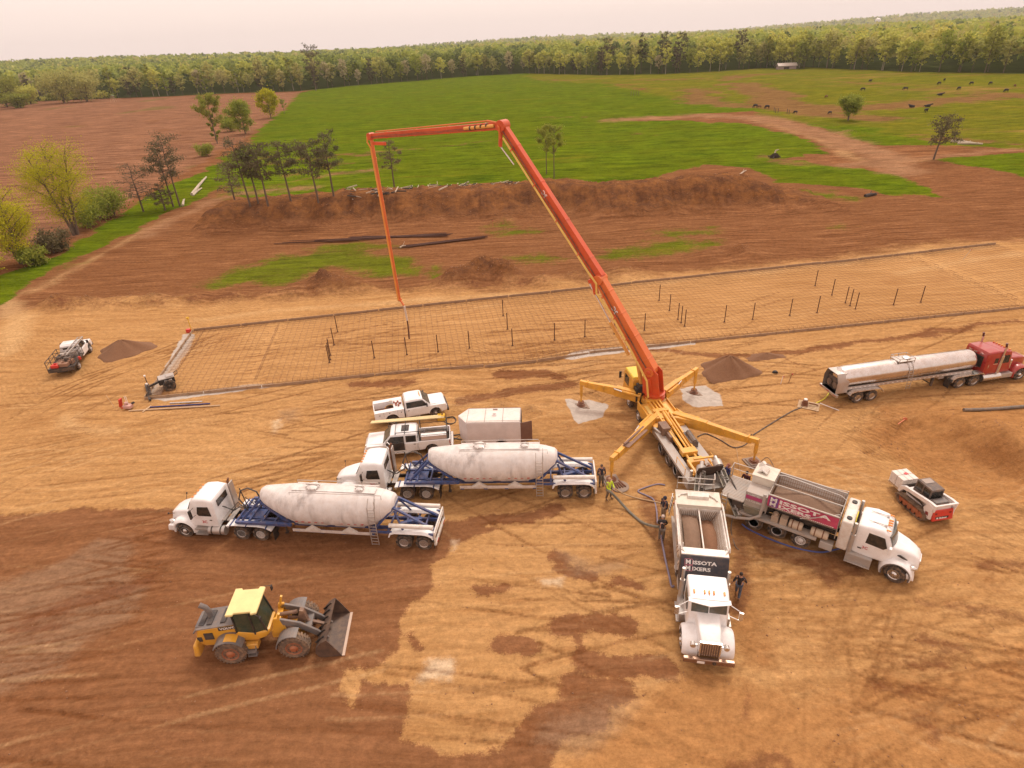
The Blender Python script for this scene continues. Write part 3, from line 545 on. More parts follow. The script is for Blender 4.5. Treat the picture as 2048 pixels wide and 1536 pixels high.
single(-20,560,430,'willow_tree','yellow green shrub tree cut by the left edge of the photo',23,.7,.1,'round',4000,.2,LW,stems=2,tr=.15)
for i,(x,y,yt,l) in enumerate(((200,440,388,'rounded green bush below the large yellow green tree'),(228,432,380,'dark green bush left of the leaning pines'),(178,455,410,'light green bush at the foot of the large yellow green tree'),(110,505,470,'low brown green bush between the two yellow green trees'),(413,312,291,'small round bush on the ploughed field border'),(70,530,500,'low bush in the grass verge at the left'))):
    single(x,y,yt,'bush',l,30+i,1.25,.05,'bush',2600,.26,LG_ if i!=3 else LBN,stems=3,tr=.06)
PN=((287,423,320,'bare twiggy pine at the left end of the left pine clump',.62,.0,LBN),(331,421,365,'short dead looking pine among the left pine clump',.6,.0,LBN),(347,414,290,'bushy dark pine in the left pine clump',.5,.0,LP),(360,413,262,'tallest pine of the left clump, dark crown at the top',.42,-.0,LP),
 (500,409,272,'leftmost pine of the row on the bank top',.5,-.05,LP),(517,408,284,'second pine from the left on the bank top',.42,-.03,LP),(535,407,281,'third pine from the left on the bank top, slender',.36,0,LP),(582,403,275,'fourth pine from the left on the bank top, leaning left',.45,-.04,LP),(636,400,277,'broad fifth pine from the left on the bank top',.52,-.03,LP),(668,394,257,'tall sixth pine from the left on the bank top',.42,0,LP),(790,384,274,'thin grey pine behind the hanging boom section',.34,0,LBN),(470,402,320,'small scrubby pine behind the leftmost bank pine',.6,0,LBN))
for i,(x,y,yt,l,sp_,ln,lm) in enumerate(PN):
    single(x,y,yt,'pine_tree',l,50+i,sp_,.42 if i not in(0,1,11) else .2,'pine',1900 if lm is LP else 1000,.20,lm,'pines beside the bank' ,lean=ln if ln else .0001,tr=.17)
single(435,287,190,'poplar_tree','tall slim green tree with a bare lower trunk by the ploughed field',70,.55,.40,'slim',4200,.34,LG_,tr=.2)
single(434,286,230,'ivy_growth','leafy growth round the foot of the tall slim tree',71,.35,.05,'slim',2600,.3,LG_,tr=.05)
single(491,268,200,'poplar_tree','broad pointed green tree right of the tall slim tree',72,.85,.05,'round',6500,.38,LG_,tr=.2)
single(461,263,236,'bush','rounded bush between the slim tree and the pointed tree',73,1.1,.05,'bush',2600,.34,LG_,stems=2,tr=.06)
single(542,236,177,'poplar_tree','yellow green oval tree at the far field corner',74,.72,.08,'round',6000,.45,LW,tr=.2)
single(569,227,198,'poplar_tree','small thin tree right of the yellow green oval tree',75,.5,.35,'slim',350,.4,LG_,tr=.1)
single(1093,348,252,'poplar_tree','left one of two thin pale green trees behind the bank',76,.42,.5,'slim',2600,.2,LG_,tr=.1)
single(1108,357,252,'poplar_tree','right one of two thin pale green trees behind the bank',77,.45,.42,'slim',2800,.2,LG_,tr=.1)
single(1696,241,194,'round_tree','small round green tree alone in the pasture',78,1.05,.22,'round',7000,.36,LG_,tr=.25)
single(1867,319,226,'pine_tree','leaning sparse pine beside the dirt road in the pasture',79,.62,.35,'pine',1900,.24,LP,lean=.12,tr=.2)
for i,(x,y,yt,l) in enumerate(((14,214,148,'large dark green tree clump at the far left edge behind the ploughed field'),(-30,222,150,'dark green tree cut by the left edge behind the ploughed field'),(62,208,172,'green tree beside the faded purple roof'),(128,206,140,'broad olive tree standing forward of the left woodland'),(175,203,146,'second broad olive tree standing forward of the left woodland'),(40,216,192,'low green bush at the far left field edge'))):
    single(x,y,yt,'field_edge_tree',l,200+i,1.0 if i<5 else 1.6,.05,'round',4200,.85,(LG_,LG_,LY_,LO,LO,LG_)[i],stems=3,tr=.3)
# ---- woodland edge
EP=[gz(a,b) for a,b in ED];EX=np.array([p.x for p in EP]);EY=np.array([p.y for p in EP]);o_=np.argsort(EX);EX=EX[o_];EY=EY[o_]
variants=[]
for i in range(9):
    lm=[LY_,LO,LG_,LO,LY_,LB,LG_,LP,LY_][i]
    variants.append((make_tree(100+i,20,[9,8,7,10,8,8,9,6,11][i],[.28,.2,.15,.3,.35,.25,.2,.15,.25][i],['round','round','slim','round','slim','round','round','pine','round'][i],[620,560,520,560,520,420,620,420,700][i],.95,lm,bark=BARKP if i in(0,4,2) else BARK,tr=.2),i))
shr=[make_tree(130+i,4.5,6.5,.02,'bush',240,.8,[LO,LG_,LY_][i],stems=2,tr=.06) for i in range(3)]
KL={0:'pale leafy tree on the woodland edge',1:'olive green tree on the woodland edge',2:'slim green tree on the woodland edge',3:'olive green tree on the woodland edge',4:'slim pale tree with bare trunk on the woodland edge',5:'brownish budding tree on the woodland edge',6:'fresh green tree on the woodland edge',7:'dark conifer on the woodland edge',8:'broad yellow green tree on the woodland edge'}
KC=['woodland tree']*9
P_=[Vector((x,y,0)) for x,y in zip(EX,EY)];cnt=0;rw=random.Random(17)
for i in range(len(P_)-1):
    a,c=P_[i],P_[i+1];L=(c-a).length
    if c.x<-470 or a.x>420:continue
    n=int(L/6.2)
    for j in range(n):
        if cnt>=236:break
        f=(j+rw.random())/n;p=a.lerp(c,f);dp_=rw.choice((0,2,5,9,16));p.y+=dp_+rw.uniform(0,5);p.x+=rw.uniform(-2,2)
        x_=p.x
        if x_>150:k_=rw.choice((0,8,8,3,6,1,0,4))
        elif x_>-20:k_=rw.choice((0,4,5,1,2,8,3,7,4))
        else:k_=rw.choice((1,3,5,2,6,7,1,3,0))
        s=rw.uniform(.62,1.12)*(1.1 if x_>150 else .98 if x_>-120 else 1.12);p.z=hz(p.x,p.y)-.1
        put_tree(variants[k_][0],'woodland_tree',KL[k_],p,'trees along the woodland edge: '+KL[k_],s*1.08,cat='tree',sz=s*rw.uniform(.92,1.06));cnt+=1
cs=0
for i in range(len(P_)-1):
    a,c=P_[i],P_[i+1];n=int((c-a).length/9)
    if c.x<-470 or a.x>420:continue
    for j in range(n):
        if cs>=60:break
        if a.x>-60 and rw.random()<.5:continue
        p=a.lerp(c,(j+rw.random())/n);p.y+=rw.uniform(-4,1);p.z=hz(p.x,p.y)-.2;kk=rw.randrange(3)
        put_tree(shr[kk],'shrub',('olive','green','pale')[kk]+' shrub along the foot of the woodland edge',p,'shrubs along the woodland edge: '+('olive','green','pale')[kk],rw.uniform(.7,1.5),cat='shrub');cs+=1
p,h=topz(632,182,87);put_tree(make_tree(160,h,h*.38,.45,'pine',900,.7,LP,tr=.3),'pine_tree','dark pine standing above the left woodland skyline',p)
for i,(x,yb,yt) in enumerate(((1505,141,60),(1345,150,66),(1298,150,70),(1380,149,66),(1226,152,78))):
    p,h=topz(x,yb,yt);p.y+=30;put_tree(make_tree(161+i,h*1.08,h*.34,.4,'pine',700,.8,LP,tr=.3),'pine_tree',('rightmost dark pine above the woodland canopy','third dark pine from the left above the woodland canopy','second dark pine from the left above the woodland canopy','fourth dark pine from the left above the woodland canopy','leftmost dark pine above the right woodland canopy')[i],p,'dark pines above the right woodland canopy')
# ---- the woods behind, one mass
def band(d0,d1,sp_,nl,R,Hc,ls,seed):
    rg=np.random.default_rng(seed);ymax=EY.max()+d1;xs=np.arange(-ymax*1.05,ymax*1.1,sp_);ys=np.arange(300,ymax,sp_);gx_,gy_=np.meshgrid(xs,ys);x=gx_.ravel()+rg.uniform(-.45,.45,gx_.size)*sp_;y=gy_.ravel()+rg.uniform(-.45,.45,gx_.size)*sp_
    e=np.interp(x,EX,EY);ok=(y>e+d0)&(y<=e+d1)&(np.abs(x)<y*.93+30);x=x[ok];y=y[ok];n=len(x);z=hgt(x,y);hh=Hc*(.75+.5*rg.random(n));rr_=R*(.75+.5*rg.random(n))
    d=rg.normal(size=(n,nl,3));d/=np.linalg.norm(d,axis=2)[...,None];d[...,2]=np.abs(d[...,2])*1.0-.35*(rg.random((n,nl))<.45);q=d*(.75+.3*rg.random((n,nl,1)));C=np.empty((n,nl,3));C[...,0]=x[:,None]+q[...,0]*rr_[:,None];C[...,1]=y[:,None]+q[...,1]*rr_[:,None];C[...,2]=z[:,None]+hh[:,None]-rr_[:,None]*1.15+q[...,2]*rr_[:,None]*1.25
    tt=np.clip(.42+.34*fbm(x,y,90,3,7)+rg.normal(size=n)*.2+.12*(x>120)-.06*(x<-100),0,1);tt=np.where(rg.random(n)<.05,.02,tt)
    return leafquads(C.reshape(-1,3),ls,rg,.35),np.repeat(tt,nl)
V=[];T_=[]
for a in ((16,120,7.5,80,4.6,19,1.7,1),(120,380,10,54,5.8,19,2.4,2),(380,1100,17,34,9,19,4.2,3),(1100,4300,42,16,18,13,10,4)):
    v,t_=band(*a);V.append(v);T_.append(t_)
o=bpy.data.objects.new('distant_woods',quadmesh('distant_woods',np.concatenate(V),LF,np.concatenate(T_)));COL.objects.link(o);tag(o,'mass of mixed green woodland stretching to the horizon','woods',kind='stuff')
# ---------------------------------------------------------------- shared materials
WHT=mat('white truck paint',(.87,.86,.85),.35,dust=.18,coat=.4,dustz=(.2,1.1,.35))
WHTD=mat('dusty white paint',(.72,.68,.62),.5,dust=.6,dustz=(.2,1.4,.35))
TANKM=mat('weathered tank paint',(.74,.70,.67),.5,dust=.28,streak=.8,streakcol=(.30,.265,.25),dustz=(.9,1.9,.35))
BLUE=mat('blue frame paint',(.035,.07,.20),.45,dust=.35)
DARK=mat('black chassis',(.028,.025,.024),.6,dust=.35)
BLACK=mat('black rubber trim',(.018,.017,.017),.6,dust=.2)
TYRE=mat('tyre rubber',(.035,.032,.030),.85,dust=.7,scale=2.)
TYRED=mat('dusty tyre rubber',(.13,.09,.065),.9,dust=.8,scale=2.)
RIM=mat('aluminium rim',(.66,.62,.58),.35,.7,dust=.45)
RIMW=mat('white steel rim',(.66,.63,.60),.5,dust=.5)
CHR=mat('bright metal',(.72,.69,.66),.25,.9,dust=.25)
ALU=mat('galvanised metal',(.50,.47,.44),.45,.6,dust=.45)
GLASS=mat('tinted glass',(.020,.022,.022),.12,dust=.18)
WSC=mat('windscreen glass',(.075,.085,.075),.14,dust=.3)
AMB=mat('amber lamp',(.75,.28,.05),.3,dust=.1)
REDL=mat('red lamp',(.45,.02,.015),.3,dust=.1)
HOSE=mat('rubber hose',(.07,.065,.06),.7,dust=.6)
WOOD=mat('timber',(.58,.42,.26),.8,dust=.2,scale=3)
YEL=mat('yellow pump paint',(.76,.38,.04),.42,dust=.45,scale=1.6,var=.25,streak=.4,streakcol=(.38,.20,.06))
ORG=mat('orange boom paint',(.62,.085,.022),.38,dust=.18,scale=.6,var=.2,streak=.35,streakcol=(.34,.05,.02))
ORG2=mat('orange boom paint faded',(.66,.15,.03),.4,dust=.25,scale=.6)
GREYP=mat('dusty grey deck',(.42,.38,.34),.6,dust=.5)
RUST=mat('rusty steel',(.17,.065,.030),.8,dust=.25,scale=4)
LETR=mat('red lettering',(.55,.05,.06),.5,dust=.1)
LETW=mat('white lettering',(.78,.74,.70),.5,dust=.15)
_W={}
def wheel_mesh(r,w,dual,rimk,tyk,lug=False):
    key=(r,w,dual,rimk.name,tyk.name,lug)
    if key in _W:return _W[key]
    b=B();rr0=r*.56
    def ty(y):
        b.lathe([(y-w/2+.02,rr0),(y-w/2,rr0+.04),(y-w/2,r*.86),(y-w/2+w*.14,r*.975),(y-w*.2,r),(y+w*.2,r),(y+w/2-w*.14,r*.975),(y+w/2,r*.86),(y+w/2,rr0+.04),(y+w/2-.02,rr0)],n=28)
        if lug:
            for i in range(26):
                a=2*math.pi*i/26
                for s in(-1,1):
                    a2=a+(.12 if s>0 else 0)
                    b.cbox((math.cos(a2)*r*.995,y+s*w*.22,math.sin(a2)*r*.995),(.07,w*.42,.085),0,rz=0,ry=-a2)
        else:
            for s in(-.22,0,.22):b.lathe([(y+s*w-.006,r*1.004),(y+s*w-.006,r*1.012),(y+s*w+.05,r*1.012),(y+s*w+.05,r*1.004)],n=28)
    ty(0)
    if dual:ty(-w-.05)
    t=b.mesh('wheel',[tyk]);b=B()
    if dual:b.lathe([(w/2-.02,rr0+.01),(w/2+.004,rr0),(w/2-.03,rr0*.9),(-w*.15,rr0*.82),(-w*.25,rr0*.55),(-w*.2,rr0*.42),(w*.25,rr0*.38),(w*.34,rr0*.25),(w*.36,.0)],n=24)
    else:b.lathe([(w/2-.02,rr0+.01),(w/2+.006,rr0),(w/2-.03,rr0*.88),(w/2-.07,rr0*.8),(w/2-.02,rr0*.52),(w/2+.03,rr0*.4),(w/2+.07,rr0*.3),(w/2+.08,0)],n=24)
    for i in range(10):
        a=2*math.pi*i/10;yy=(-w*.2 if dual else w/2-.045);b.cyl((math.cos(a)*rr0*.66,yy-.02,math.sin(a)*rr0*.66),(math.cos(a)*rr0*.66,yy+.03,math.sin(a)*rr0*.66),rr0*.075,n=6,mi=1)
    b.lathe([(-w/2,0),(-w/2,rr0)],n=16,mi=1)
    rm=b.mesh('rim',[rimk,DARK]);_W[key]=(t,rm);return _W[key]
def wheel(par,x,y,r=.51,w=.28,dual=False,rimk=None,tyk=None,side=1,steer=0.,lug=False):
    t,rm=wheel_mesh(r,w,dual,rimk or RIM,tyk or TYRE,lug)
    o=bpy.data.objects.new('wheel',t);COL.objects.link(o);o.parent=par;o.location=(x,y,r*.985);o.rotation_euler=(0,0,steer+(0 if side>0 else math.pi))
    q=bpy.data.objects.new('rim',rm);COL.objects.link(q);q.parent=o;return o
def axle(par,x,half,r=.51,w=.28,dual=False,rimk=None,tyk=None,steer=0.,lug=False,rimr=None):
    for s in(1,-1):wheel(par,x,s*half,r,w,dual,(rimk if s>0 else (rimr or rimk)),tyk,s,steer,lug)
def glasspane(par,pts,th,m=GLASS,name='window'):
    """flat pane with real thickness from a loop of points"""
    P=[Vector(p) for p in pts];n=(P[1]-P[0]).cross(P[2]-P[1]).normalized()*th;b=B();k=len(P)
    b.add([p+n for p in P]+[p-n for p in P],[tuple(range(k)),tuple(range(2*k-1,k-1,-1))]+[(i,k+i,k+(i+1)%k,(i+1)%k) for i in range(k)]);return b.obj(name,m,par)
def place(o,rear,head,dz=0.):
    o.location=(rear[0],rear[1],hz(rear[0],rear[1])*.5+dz);o.rotation_euler=(0,0,head)
def mirror(par,x,y,z,s,h=.42,m=None,arm=.25):
    b=B();b.cbox((x,y+s*arm,z),(.09,.2,h));b.bar((x,y,z+h*.35),(x,y+s*arm,z+h*.3),.03);b.bar((x,y,z-h*.45),(x,y+s*arm,z-h*.3),.03);b.obj('mirror',m or BLACK,par,.02)
def tractor(label,group):
    """day cab tractor; x=0 is the rear drive axle, nose towards +x"""
    t=thing('tractor_unit',label,'truck',group=group)
    b=B()
    for s in(1,-1):b.box(-.95,5.9,s*.42-.045,s*.42+.045,.78,1.06)
    for x in(-.9,.65,2.2,3.0):b.box(x-.06,x+.06,-.42,.42,.8,1.02)
    for x in(0,1.3,5.15):b.cyl((x,-.9,.5),(x,.9,.5),.09,n=8)
    b.box(-1.0,-.9,-1.1,1.1,.55,.95);b.obj('chassis',DARK,t)
    b=B();b.cyl((.65,0,1.1),(.65,0,1.2),.5,n=20);b.box(.2,1.0,-.4,.4,1.02,1.12);b.obj('fifth_wheel',DARK,t)
    b=B()
    for x in(2.05,2.5):b.box(x,x+.34,-.62,.62,1.08,1.12)
    b.obj('catwalk',ALU,t)
    for s in(1,-1):
        b=B();P=[(1.95,1.05),(2.0,1.2),(1.5,1.28),(0,1.28),(-.45,1.22),(-.85,1.02),(-.88,.96),(-.95,1.0),(-.9,1.1),(-.5,1.27),(0,1.325),(1.5,1.325),(2.05,1.25)]
        b.prism(P,s*.68,s*1.28);b.obj('fender',WHT,t,.01)
        b=B()
        for x in(1.75,.7,-.6):
            b.box(x-.035,x+.035,min(s*.62,s*1.3),max(s*.62,s*1.3),1.26 if x>-.5 else 1.13,1.345 if x>-.5 else 1.27)
        splitobj(b,'fender_bracket',BLUE,t)
        b=B();b.box(-1.0,-.97,min(s*.7,s*1.25),max(s*.7,s*1.25),.2,.95);b.obj('mud_flap',BLACK,t)
        b=B();b.cyl((2.35,s*.98,.62),(3.45,s*.98,.62),.31,n=20);b.obj('fuel_tank',ALU,t)
        b=B()
        for x in(2.6,3.2):b.lathe([(x-.04,.318),(x-.04,.325),(x+.04,.325),(x+.04,.318)],(0,s*.98,.62),'x',n=20)
        splitobj(b,'tank_strap',BLACK,t)
        b=B();b.box(3.5,4.35,min(s*.75,s*1.2),max(s*.75,s*1.2),.72,.78);b.box(3.5,4.35,min(s*.8,s*1.28),max(s*.8,s*1.28),.36,.42);b.box(3.52,4.33,s*.95-.02,s*.95+.02,.3,.8);b.obj('step',ALU,t)
    # cab body
    b=B();b.loft([rr(x,a,c,z0,z1,r) for x,a,c,z0,z1,r in((2.72,1.0,.93,.9,2.80,.14),(2.78,1.02,.96,.85,2.92,.16),(3.3,1.05,.98,.82,3.02,.18),(3.95,1.06,.95,.82,2.98,.2),(4.28,1.06,.88,.82,2.80,.22),(4.62,1.05,.86,.82,2.02,.1),(4.75,1.02,.84,.85,1.88,.1))]);cab=b.obj('cab',WHT,t,ang=40)
    b=B();b.loft([rr(x,a,c,z0,z1,r) for x,a,c,z0,z1,r in((4.66,.86,.80,.8,1.92,.16),(5.2,.80,.72,.8,1.84,.2),(5.75,.72,.62,.75,1.70,.22),(6.1,.66,.52,.7,1.52,.22),(6.24,.6,.42,.7,1.34,.2))]);b.obj('hood',WHT,t,ang=45)
    for s in(1,-1):
        b=B();n=14;b.loft([[(5.15+(.62+dr)*math.cos(a),s*y,.56+(.62+dr)*math.sin(a)*1.02) for dr,y in((0,.74),(0,1.16),(.05,1.2),(.16,1.14),(.26,.95),(.28,.7))] for a in [R_(-12+204*i/n) for i in range(n+1)]]);b.obj('wheel_arch',WHT,t,ang=50)
        b=B();b.box(5.72,6.3,min(s*.55,s*1.16),max(s*.55,s*1.16),.5,.95,tx=.02,tx1=.12);b.obj('bumper_end',WHT,t,.06)
        b=B();b.ball((6.02,s*.86,1.08),(.2,.14,.12));b.obj('headlight',CHR,t)
        glasspane(t,[(3.02,s*1.035,1.75),(3.86,s*1.035,1.75),(3.95,s*1.03,1.9),(3.82,s*.995,2.42),(3.1,s*.995,2.46)],.012)
        b=B();b.box(3.05,3.2,s*1.055-.02,s*1.055+.02,1.42,1.46);b.obj('door_handle',BLACK,t)
        b=B();b.bar((4.1,s*1.0,2.35),(4.15,s*1.3,2.3),.03);b.bar((4.1,s*1.0,1.75),(4.15,s*1.3,1.8),.03);b.cbox((4.17,s*1.33,2.05),(.1,.2,.62));b.obj('mirror',BLACK,t,.03)
        M=frame((3.75 if s<0 else 3.2,s*1.068,1.15),(s*-1,0,0),(0,0,1)) if False else frame(((3.25,-1.07,1.2) if s<0 else (3.75,1.07,1.2)),(1 if s<0 else -1,0,0),(0,0,1))
        text_mesh('3C',.30,'door_lettering',LETR,t,M)
        b=B();b.bar((5.85,s*.62,1.5),(5.95,s*.98,1.75),.025);b.ball((5.95,s*1.0,1.8),(.04,.07,.07));b.obj('hood_mirror',BLACK,t)
    glasspane(t,[(4.31,.82,2.68),(4.31,-.82,2.68),(4.645,-.84,2.06),(4.645,.84,2.06)],.02,WSC,'windscreen')
    glasspane(t,[(2.70,.55,2.2),(2.70,-.55,2.2),(2.70,-.55,2.65),(2.70,.55,2.65)],.025)
    b=B();b.box(6.2,6.36,-.55,.55,.48,.9);b.obj('bumper',WHT,t,.05)
    b=B();b.box(6.2,6.27,-.36,.36,.95,1.35);b.obj('grille',CHR,t,.02)
    for y in(-.6,-.3,0,.3,.6):
        b=B();b.box(4.12,4.24,y-.04,y+.04,2.88,2.95);b.obj('marker_lamp',AMB,t,.01)
    b=B();b.cyl((2.55,-.78,.9),(2.55,-.78,3.2),.075,n=12);b.cyl((2.55,-.78,3.1),(2.42,-.78,3.4),.065,n=12);b.obj('exhaust_stack',RUST,t)
    b=B();b.box(2.36,2.44,-1.02,-.55,1.0,3.1);b.obj('exhaust_guard',ALU,t,.02)
    for p in ([(2.7,.2,1.9),(2.2,.15,1.6),(1.6,.1,2.2),(1.2,.1,1.7)],[(2.7,.1,1.8),(2.1,0,1.4),(1.5,0,1.9),(1.2,0,1.6)],[(2.7,0,1.7),(2.3,-.1,1.3),(1.8,-.1,1.6),(1.2,-.1,1.5)]):
        b=B();b.tube(p,.025,6);b.obj('air_line',BLACK,t)
    axle(t,0,.98,dual=True,rimk=RIMW);axle(t,1.3,.98,dual=True,rimk=RIMW);axle(t,5.15,1.02,w=.29,rimk=RIM)
    return t
def bulk_trailer(label,group):
    """pneumatic dry bulk tanker; x=0 rear axle"""
    t=thing('bulk_tank_trailer',label,'tank trailer',group=group)
    prof=[(1.75,2.72,.42),(1.9,2.68,.62),(2.5,2.52,.92),(3.2,2.36,1.17),(3.9,2.30,1.27),(6.2,2.32,1.27),(8.0,2.32,1.25),(8.8,2.48,1.05),(9.6,2.68,.80),(10.15,2.85,.60),(10.35,2.9,.44)]
    n=28;b=B();b.loft([[(x,r*math.cos(2*math.pi*i/n),z+r*math.sin(2*math.pi*i/n)) for i in range(n)] for x,z,r in prof]);b.obj('tank',TANKM,t,ang=25)
    for x in(3.9,8.0,2.5,6.0):
        b=B();z,r=next((z,r) for a,z,r in prof if a>=x-.01);b.lathe([(-.02,r+.004),(-.02,r+.012),(.02,r+.012),(.02,r+.004)],(x,0,z),'x',n=40);b.obj('weld_band',TANKM,t)
    for x in(4.6,7.0):
        b=B();b.loft([[(x+a*.95,c*.95,1.42) for a,c in((-1,-1),(1,-1),(1,1),(-1,1))],[(x+a*.16,c*.16,.78) for a,c in((-1,-1),(1,-1),(1,1),(-1,1))]]);b.obj('hopper',TANKM,t)
        for s in(1,-1):
            b=B();b.prism([(x-.5,1.12),(x+.5,1.12),(x,1.48)],s*1.0,s*1.2);b.obj('hopper_gusset',WHTD,t)
    b=B();b.box(3.2,8.3,-1.14,-1.08,.98,1.16);b.box(3.2,8.3,1.08,1.14,.98,1.16);splitobj(b,'side_skirt',TANKM,t)
    b=B()
    for x in [3.6+.42*i for i in range(11)]:
        if abs(x-5.4)>.3:
            for s in(1,-1):
                b.box(x,x+.17,s*1.15-.03,s*1.15+.03,1.80,1.84)
    b.obj('reflective_tape',REDL,t)
    # blue frames front and back
    b=B()
    for s in(1,-1):
        b.bar((8.2,s*.5,1.22),(12.1,s*.5,1.3),.14,.2);b.bar((10.4,s*.55,2.75),(11.7,s*.85,1.42),.14);b.bar((10.4,s*.55,2.75),(8.5,s*.85,1.35),.14);b.bar((10.2,s*.95,1.42),(8.3,s*1.15,1.5),.16,.16)
        b.bar((11.9,s*1.15,1.5),(8.6,s*1.15,1.5),.17,.17);b.bar((10.3,s*.5,1.3),(11.2,s*1.1,1.45),.1)
    for x in(12.0,11.2,10.3,9.5):b.bar((x,-1.15,1.45),(x,1.15,1.45),.1,.12)
    b.bar((10.4,-.6,2.75),(10.4,.6,2.75),.16);b.bar((11.6,0,1.4),(10.5,0,2.6),.1);b.box(10.6,12.1,-.9,.9,1.24,1.3);b.obj('front_frame',BLUE,t)
    b=B()
    for s in(1,-1):
        b.bar((8.5,s*.45,1.0),(-.7,s*.45,1.08),.12,.22);b.bar((1.8,s*.5,2.7),(-.6,s*.62,1.25),.13);b.bar((1.8,s*.5,2.7),(3.1,s*1.0,1.3),.13);b.bar((3.2,s*1.08,1.25),(-.68,s*1.08,1.25),.12,.12);b.bar((1.75,s*.55,2.5),(1.2,s*.95,1.25),.1)
    for x in(3.2,2.2,1.25,.6,0,-.66):b.bar((x,-1.1,1.2),(x,1.1,1.2),.1,.1)
    b.bar((1.78,-.5,2.7),(1.78,.5,2.7),.14);b.bar((.3,-.1,1.4),(1.5,.4,1.35),.22,.22);b.obj('rear_frame',BLUE,t)
    b=B();b.cyl((3.3,-.75,.72),(8.1,-.75,.72),.075,n=10);b.cyl((3.3,.75,.72),(8.1,.75,.72),.075,n=10);splitobj(b,'discharge_pipe',WHTD,t)
    b=B()
    for x in(3.3,5.2,6.6,8.2):
        for s in(1,-1):b.cyl((x-.12,s*.75,.72),(x+.12,s*.75,.72),.12,n=10)
    splitobj(b,'pipe_coupling',BLUE,t)
    b=B();b.cyl((9.1,.55,.35),(9.1,.55,1.2),.06);b.cyl((9.1,-.55,.35),(9.1,-.55,1.2),.06);b.box(9.0,9.2,-.68,-.42,.3,.34);b.box(9.0,9.2,.42,.68,.3,.34);b.bar((9.1,-.55,.8),(9.1,.55,.8),.05);b.obj('landing_leg',DARK,t)
    for s in(1,-1):
        b=B();P=[(2.05,1.0),(1.95,1.22),(1.7,1.31),(.0,1.31),(-.3,1.26),(-.55,1.12),(-.62,.98),(-.7,1.0),(-.62,1.18),(-.34,1.33),(0,1.37),(1.7,1.37),(2.03,1.27),(2.13,1.0)]
        b.prism(P,s*.66,s*1.27);b.obj('fender',WHT,t,.01)
        b=B();b.box(-.68,-.66,min(s*.7,s*1.2),max(s*.7,s*1.2),.25,1.0);b.obj('mud_flap',BLACK,t)
        b=B();b.cyl((2.05,s*.98,1.72),(-.68,s*.98,1.72),.14,n=14);b.obj('hose_tube',WHTD,t)
    b=B();b.box(-.84,-.70,-1.2,1.2,.5,.68);b.bar((-.77,-1.15,.5),(-.77,-1.15,1.5),.09);b.bar((-.77,1.15,.5),(-.77,1.15,1.5),.09);b.box(-.81,-.72,-1.2,1.2,1.14,1.24);b.box(-.81,-.72,-1.2,1.2,1.44,1.52);b.obj('rear_bumper',WHTD,t,.01)
    for y in(-.9,-.7,.7,.9):
        b=B();b.cbox((-.85,y,.6),(.03,.13,.08));b.obj('tail_lamp',REDL,t)
    b=B()
    for xx in(-.22,.22):
        for a,c in(((2.95+xx,1.36,.45),(2.95+xx,1.34,2.0)),((2.95+xx,1.34,2.0),(2.95+xx,1.12,3.15)),((2.95+xx,1.12,3.15),(2.95+xx,.75,3.55))):b.bar(a,c,.045)
    for i in range(12):
        z=.5+.23*i;y=1.36 if z<2 else 1.34-.22*(z-2)/1.15
        b.bar((2.73,y,z),(3.17,y,z),.035)
    b.obj('ladder',ALU,t)
    b=B();b.tube([(2.7,1.1,3.1),(2.7,1.1,3.6),(2.7,.7,3.9)],.025,6);b.tube([(8.2,-.62,3.5),(8.2,-.62,3.62),(3.0,-.62,3.68),(2.9,-.62,3.5)],.022,6);b.tube([(8.2,.62,3.5),(8.2,.62,3.66),(2.4,.62,3.7),(2.4,.62,3.4)],.022,6);b.obj('hand_rail',ALU,t)
    b=B();b.box(2.9,8.2,-.66,-.58,3.40,3.44);b.box(2.9,8.2,-.3,.3,3.56,3.585);b.obj('walkway',TANKM,t)
    for x,sz in((6.9,.33),(3.9,.22)):
        b=B();b.lathe([(3.5,sz),(3.66,sz),(3.68,sz*1.12),(3.74,sz*1.12),(3.80,sz*.7),(3.82,0)],(x,0,0),'z',n=22);b.obj('manhole_lid',TANKM,t)
        b=B()
        for i in range(6):
            a=2*math.pi*i/6+.3;b.bar((x+sz*.9*math.cos(a),sz*.9*math.sin(a),3.74),(x+sz*1.35*math.cos(a),sz*1.35*math.sin(a),3.70),.07,.05)
        b.bar((x-sz*1.3,0,3.84),(x+sz*1.3,0,3.84),.05);b.obj('lid_clamp',ALU,t)
    b=B();b.tube([(11.9,-.2,1.35),(12.3,-.2,2.2),(12.0,-.2,2.9),(11.5,-.25,3.1),(11.0,-.3,2.8),(10.85,-.3,2.2),(11.0,-.3,1.5)],.05,8);b.obj('air_hose',HOSE,t)
    b=B();b.bar((11.9,-.3,1.4),(12.1,-.3,3.0),.05);b.bar((11.9,-.3,2.3),(11.2,-.3,1.5),.04);b.obj('hose_pole',DARK,t)
    axle(t,0,.98,dual=True,rimk=RIM);axle(t,1.25,.98,dual=True,rimk=RIM)
    return t
TG='white tractor units';BG='white bulk tank trailers'
# near side of the left-facing rigs is their left side (+y local points towards the camera)
def near_left(px,py,head,off=1.13):
    p=gz(px,py);return (p.x+math.sin(head)*off,p.y-math.cos(head)*off)
def near_right(px,py,head,off=1.13):
    p=gz(px,py);return (p.x-math.sin(head)*off,p.y+math.cos(head)*off)
def ahead(p,head,d,lat=0.):return (p[0]+math.cos(head)*d-math.sin(head)*lat,p[1]+math.sin(head)*d+math.cos(head)*lat)
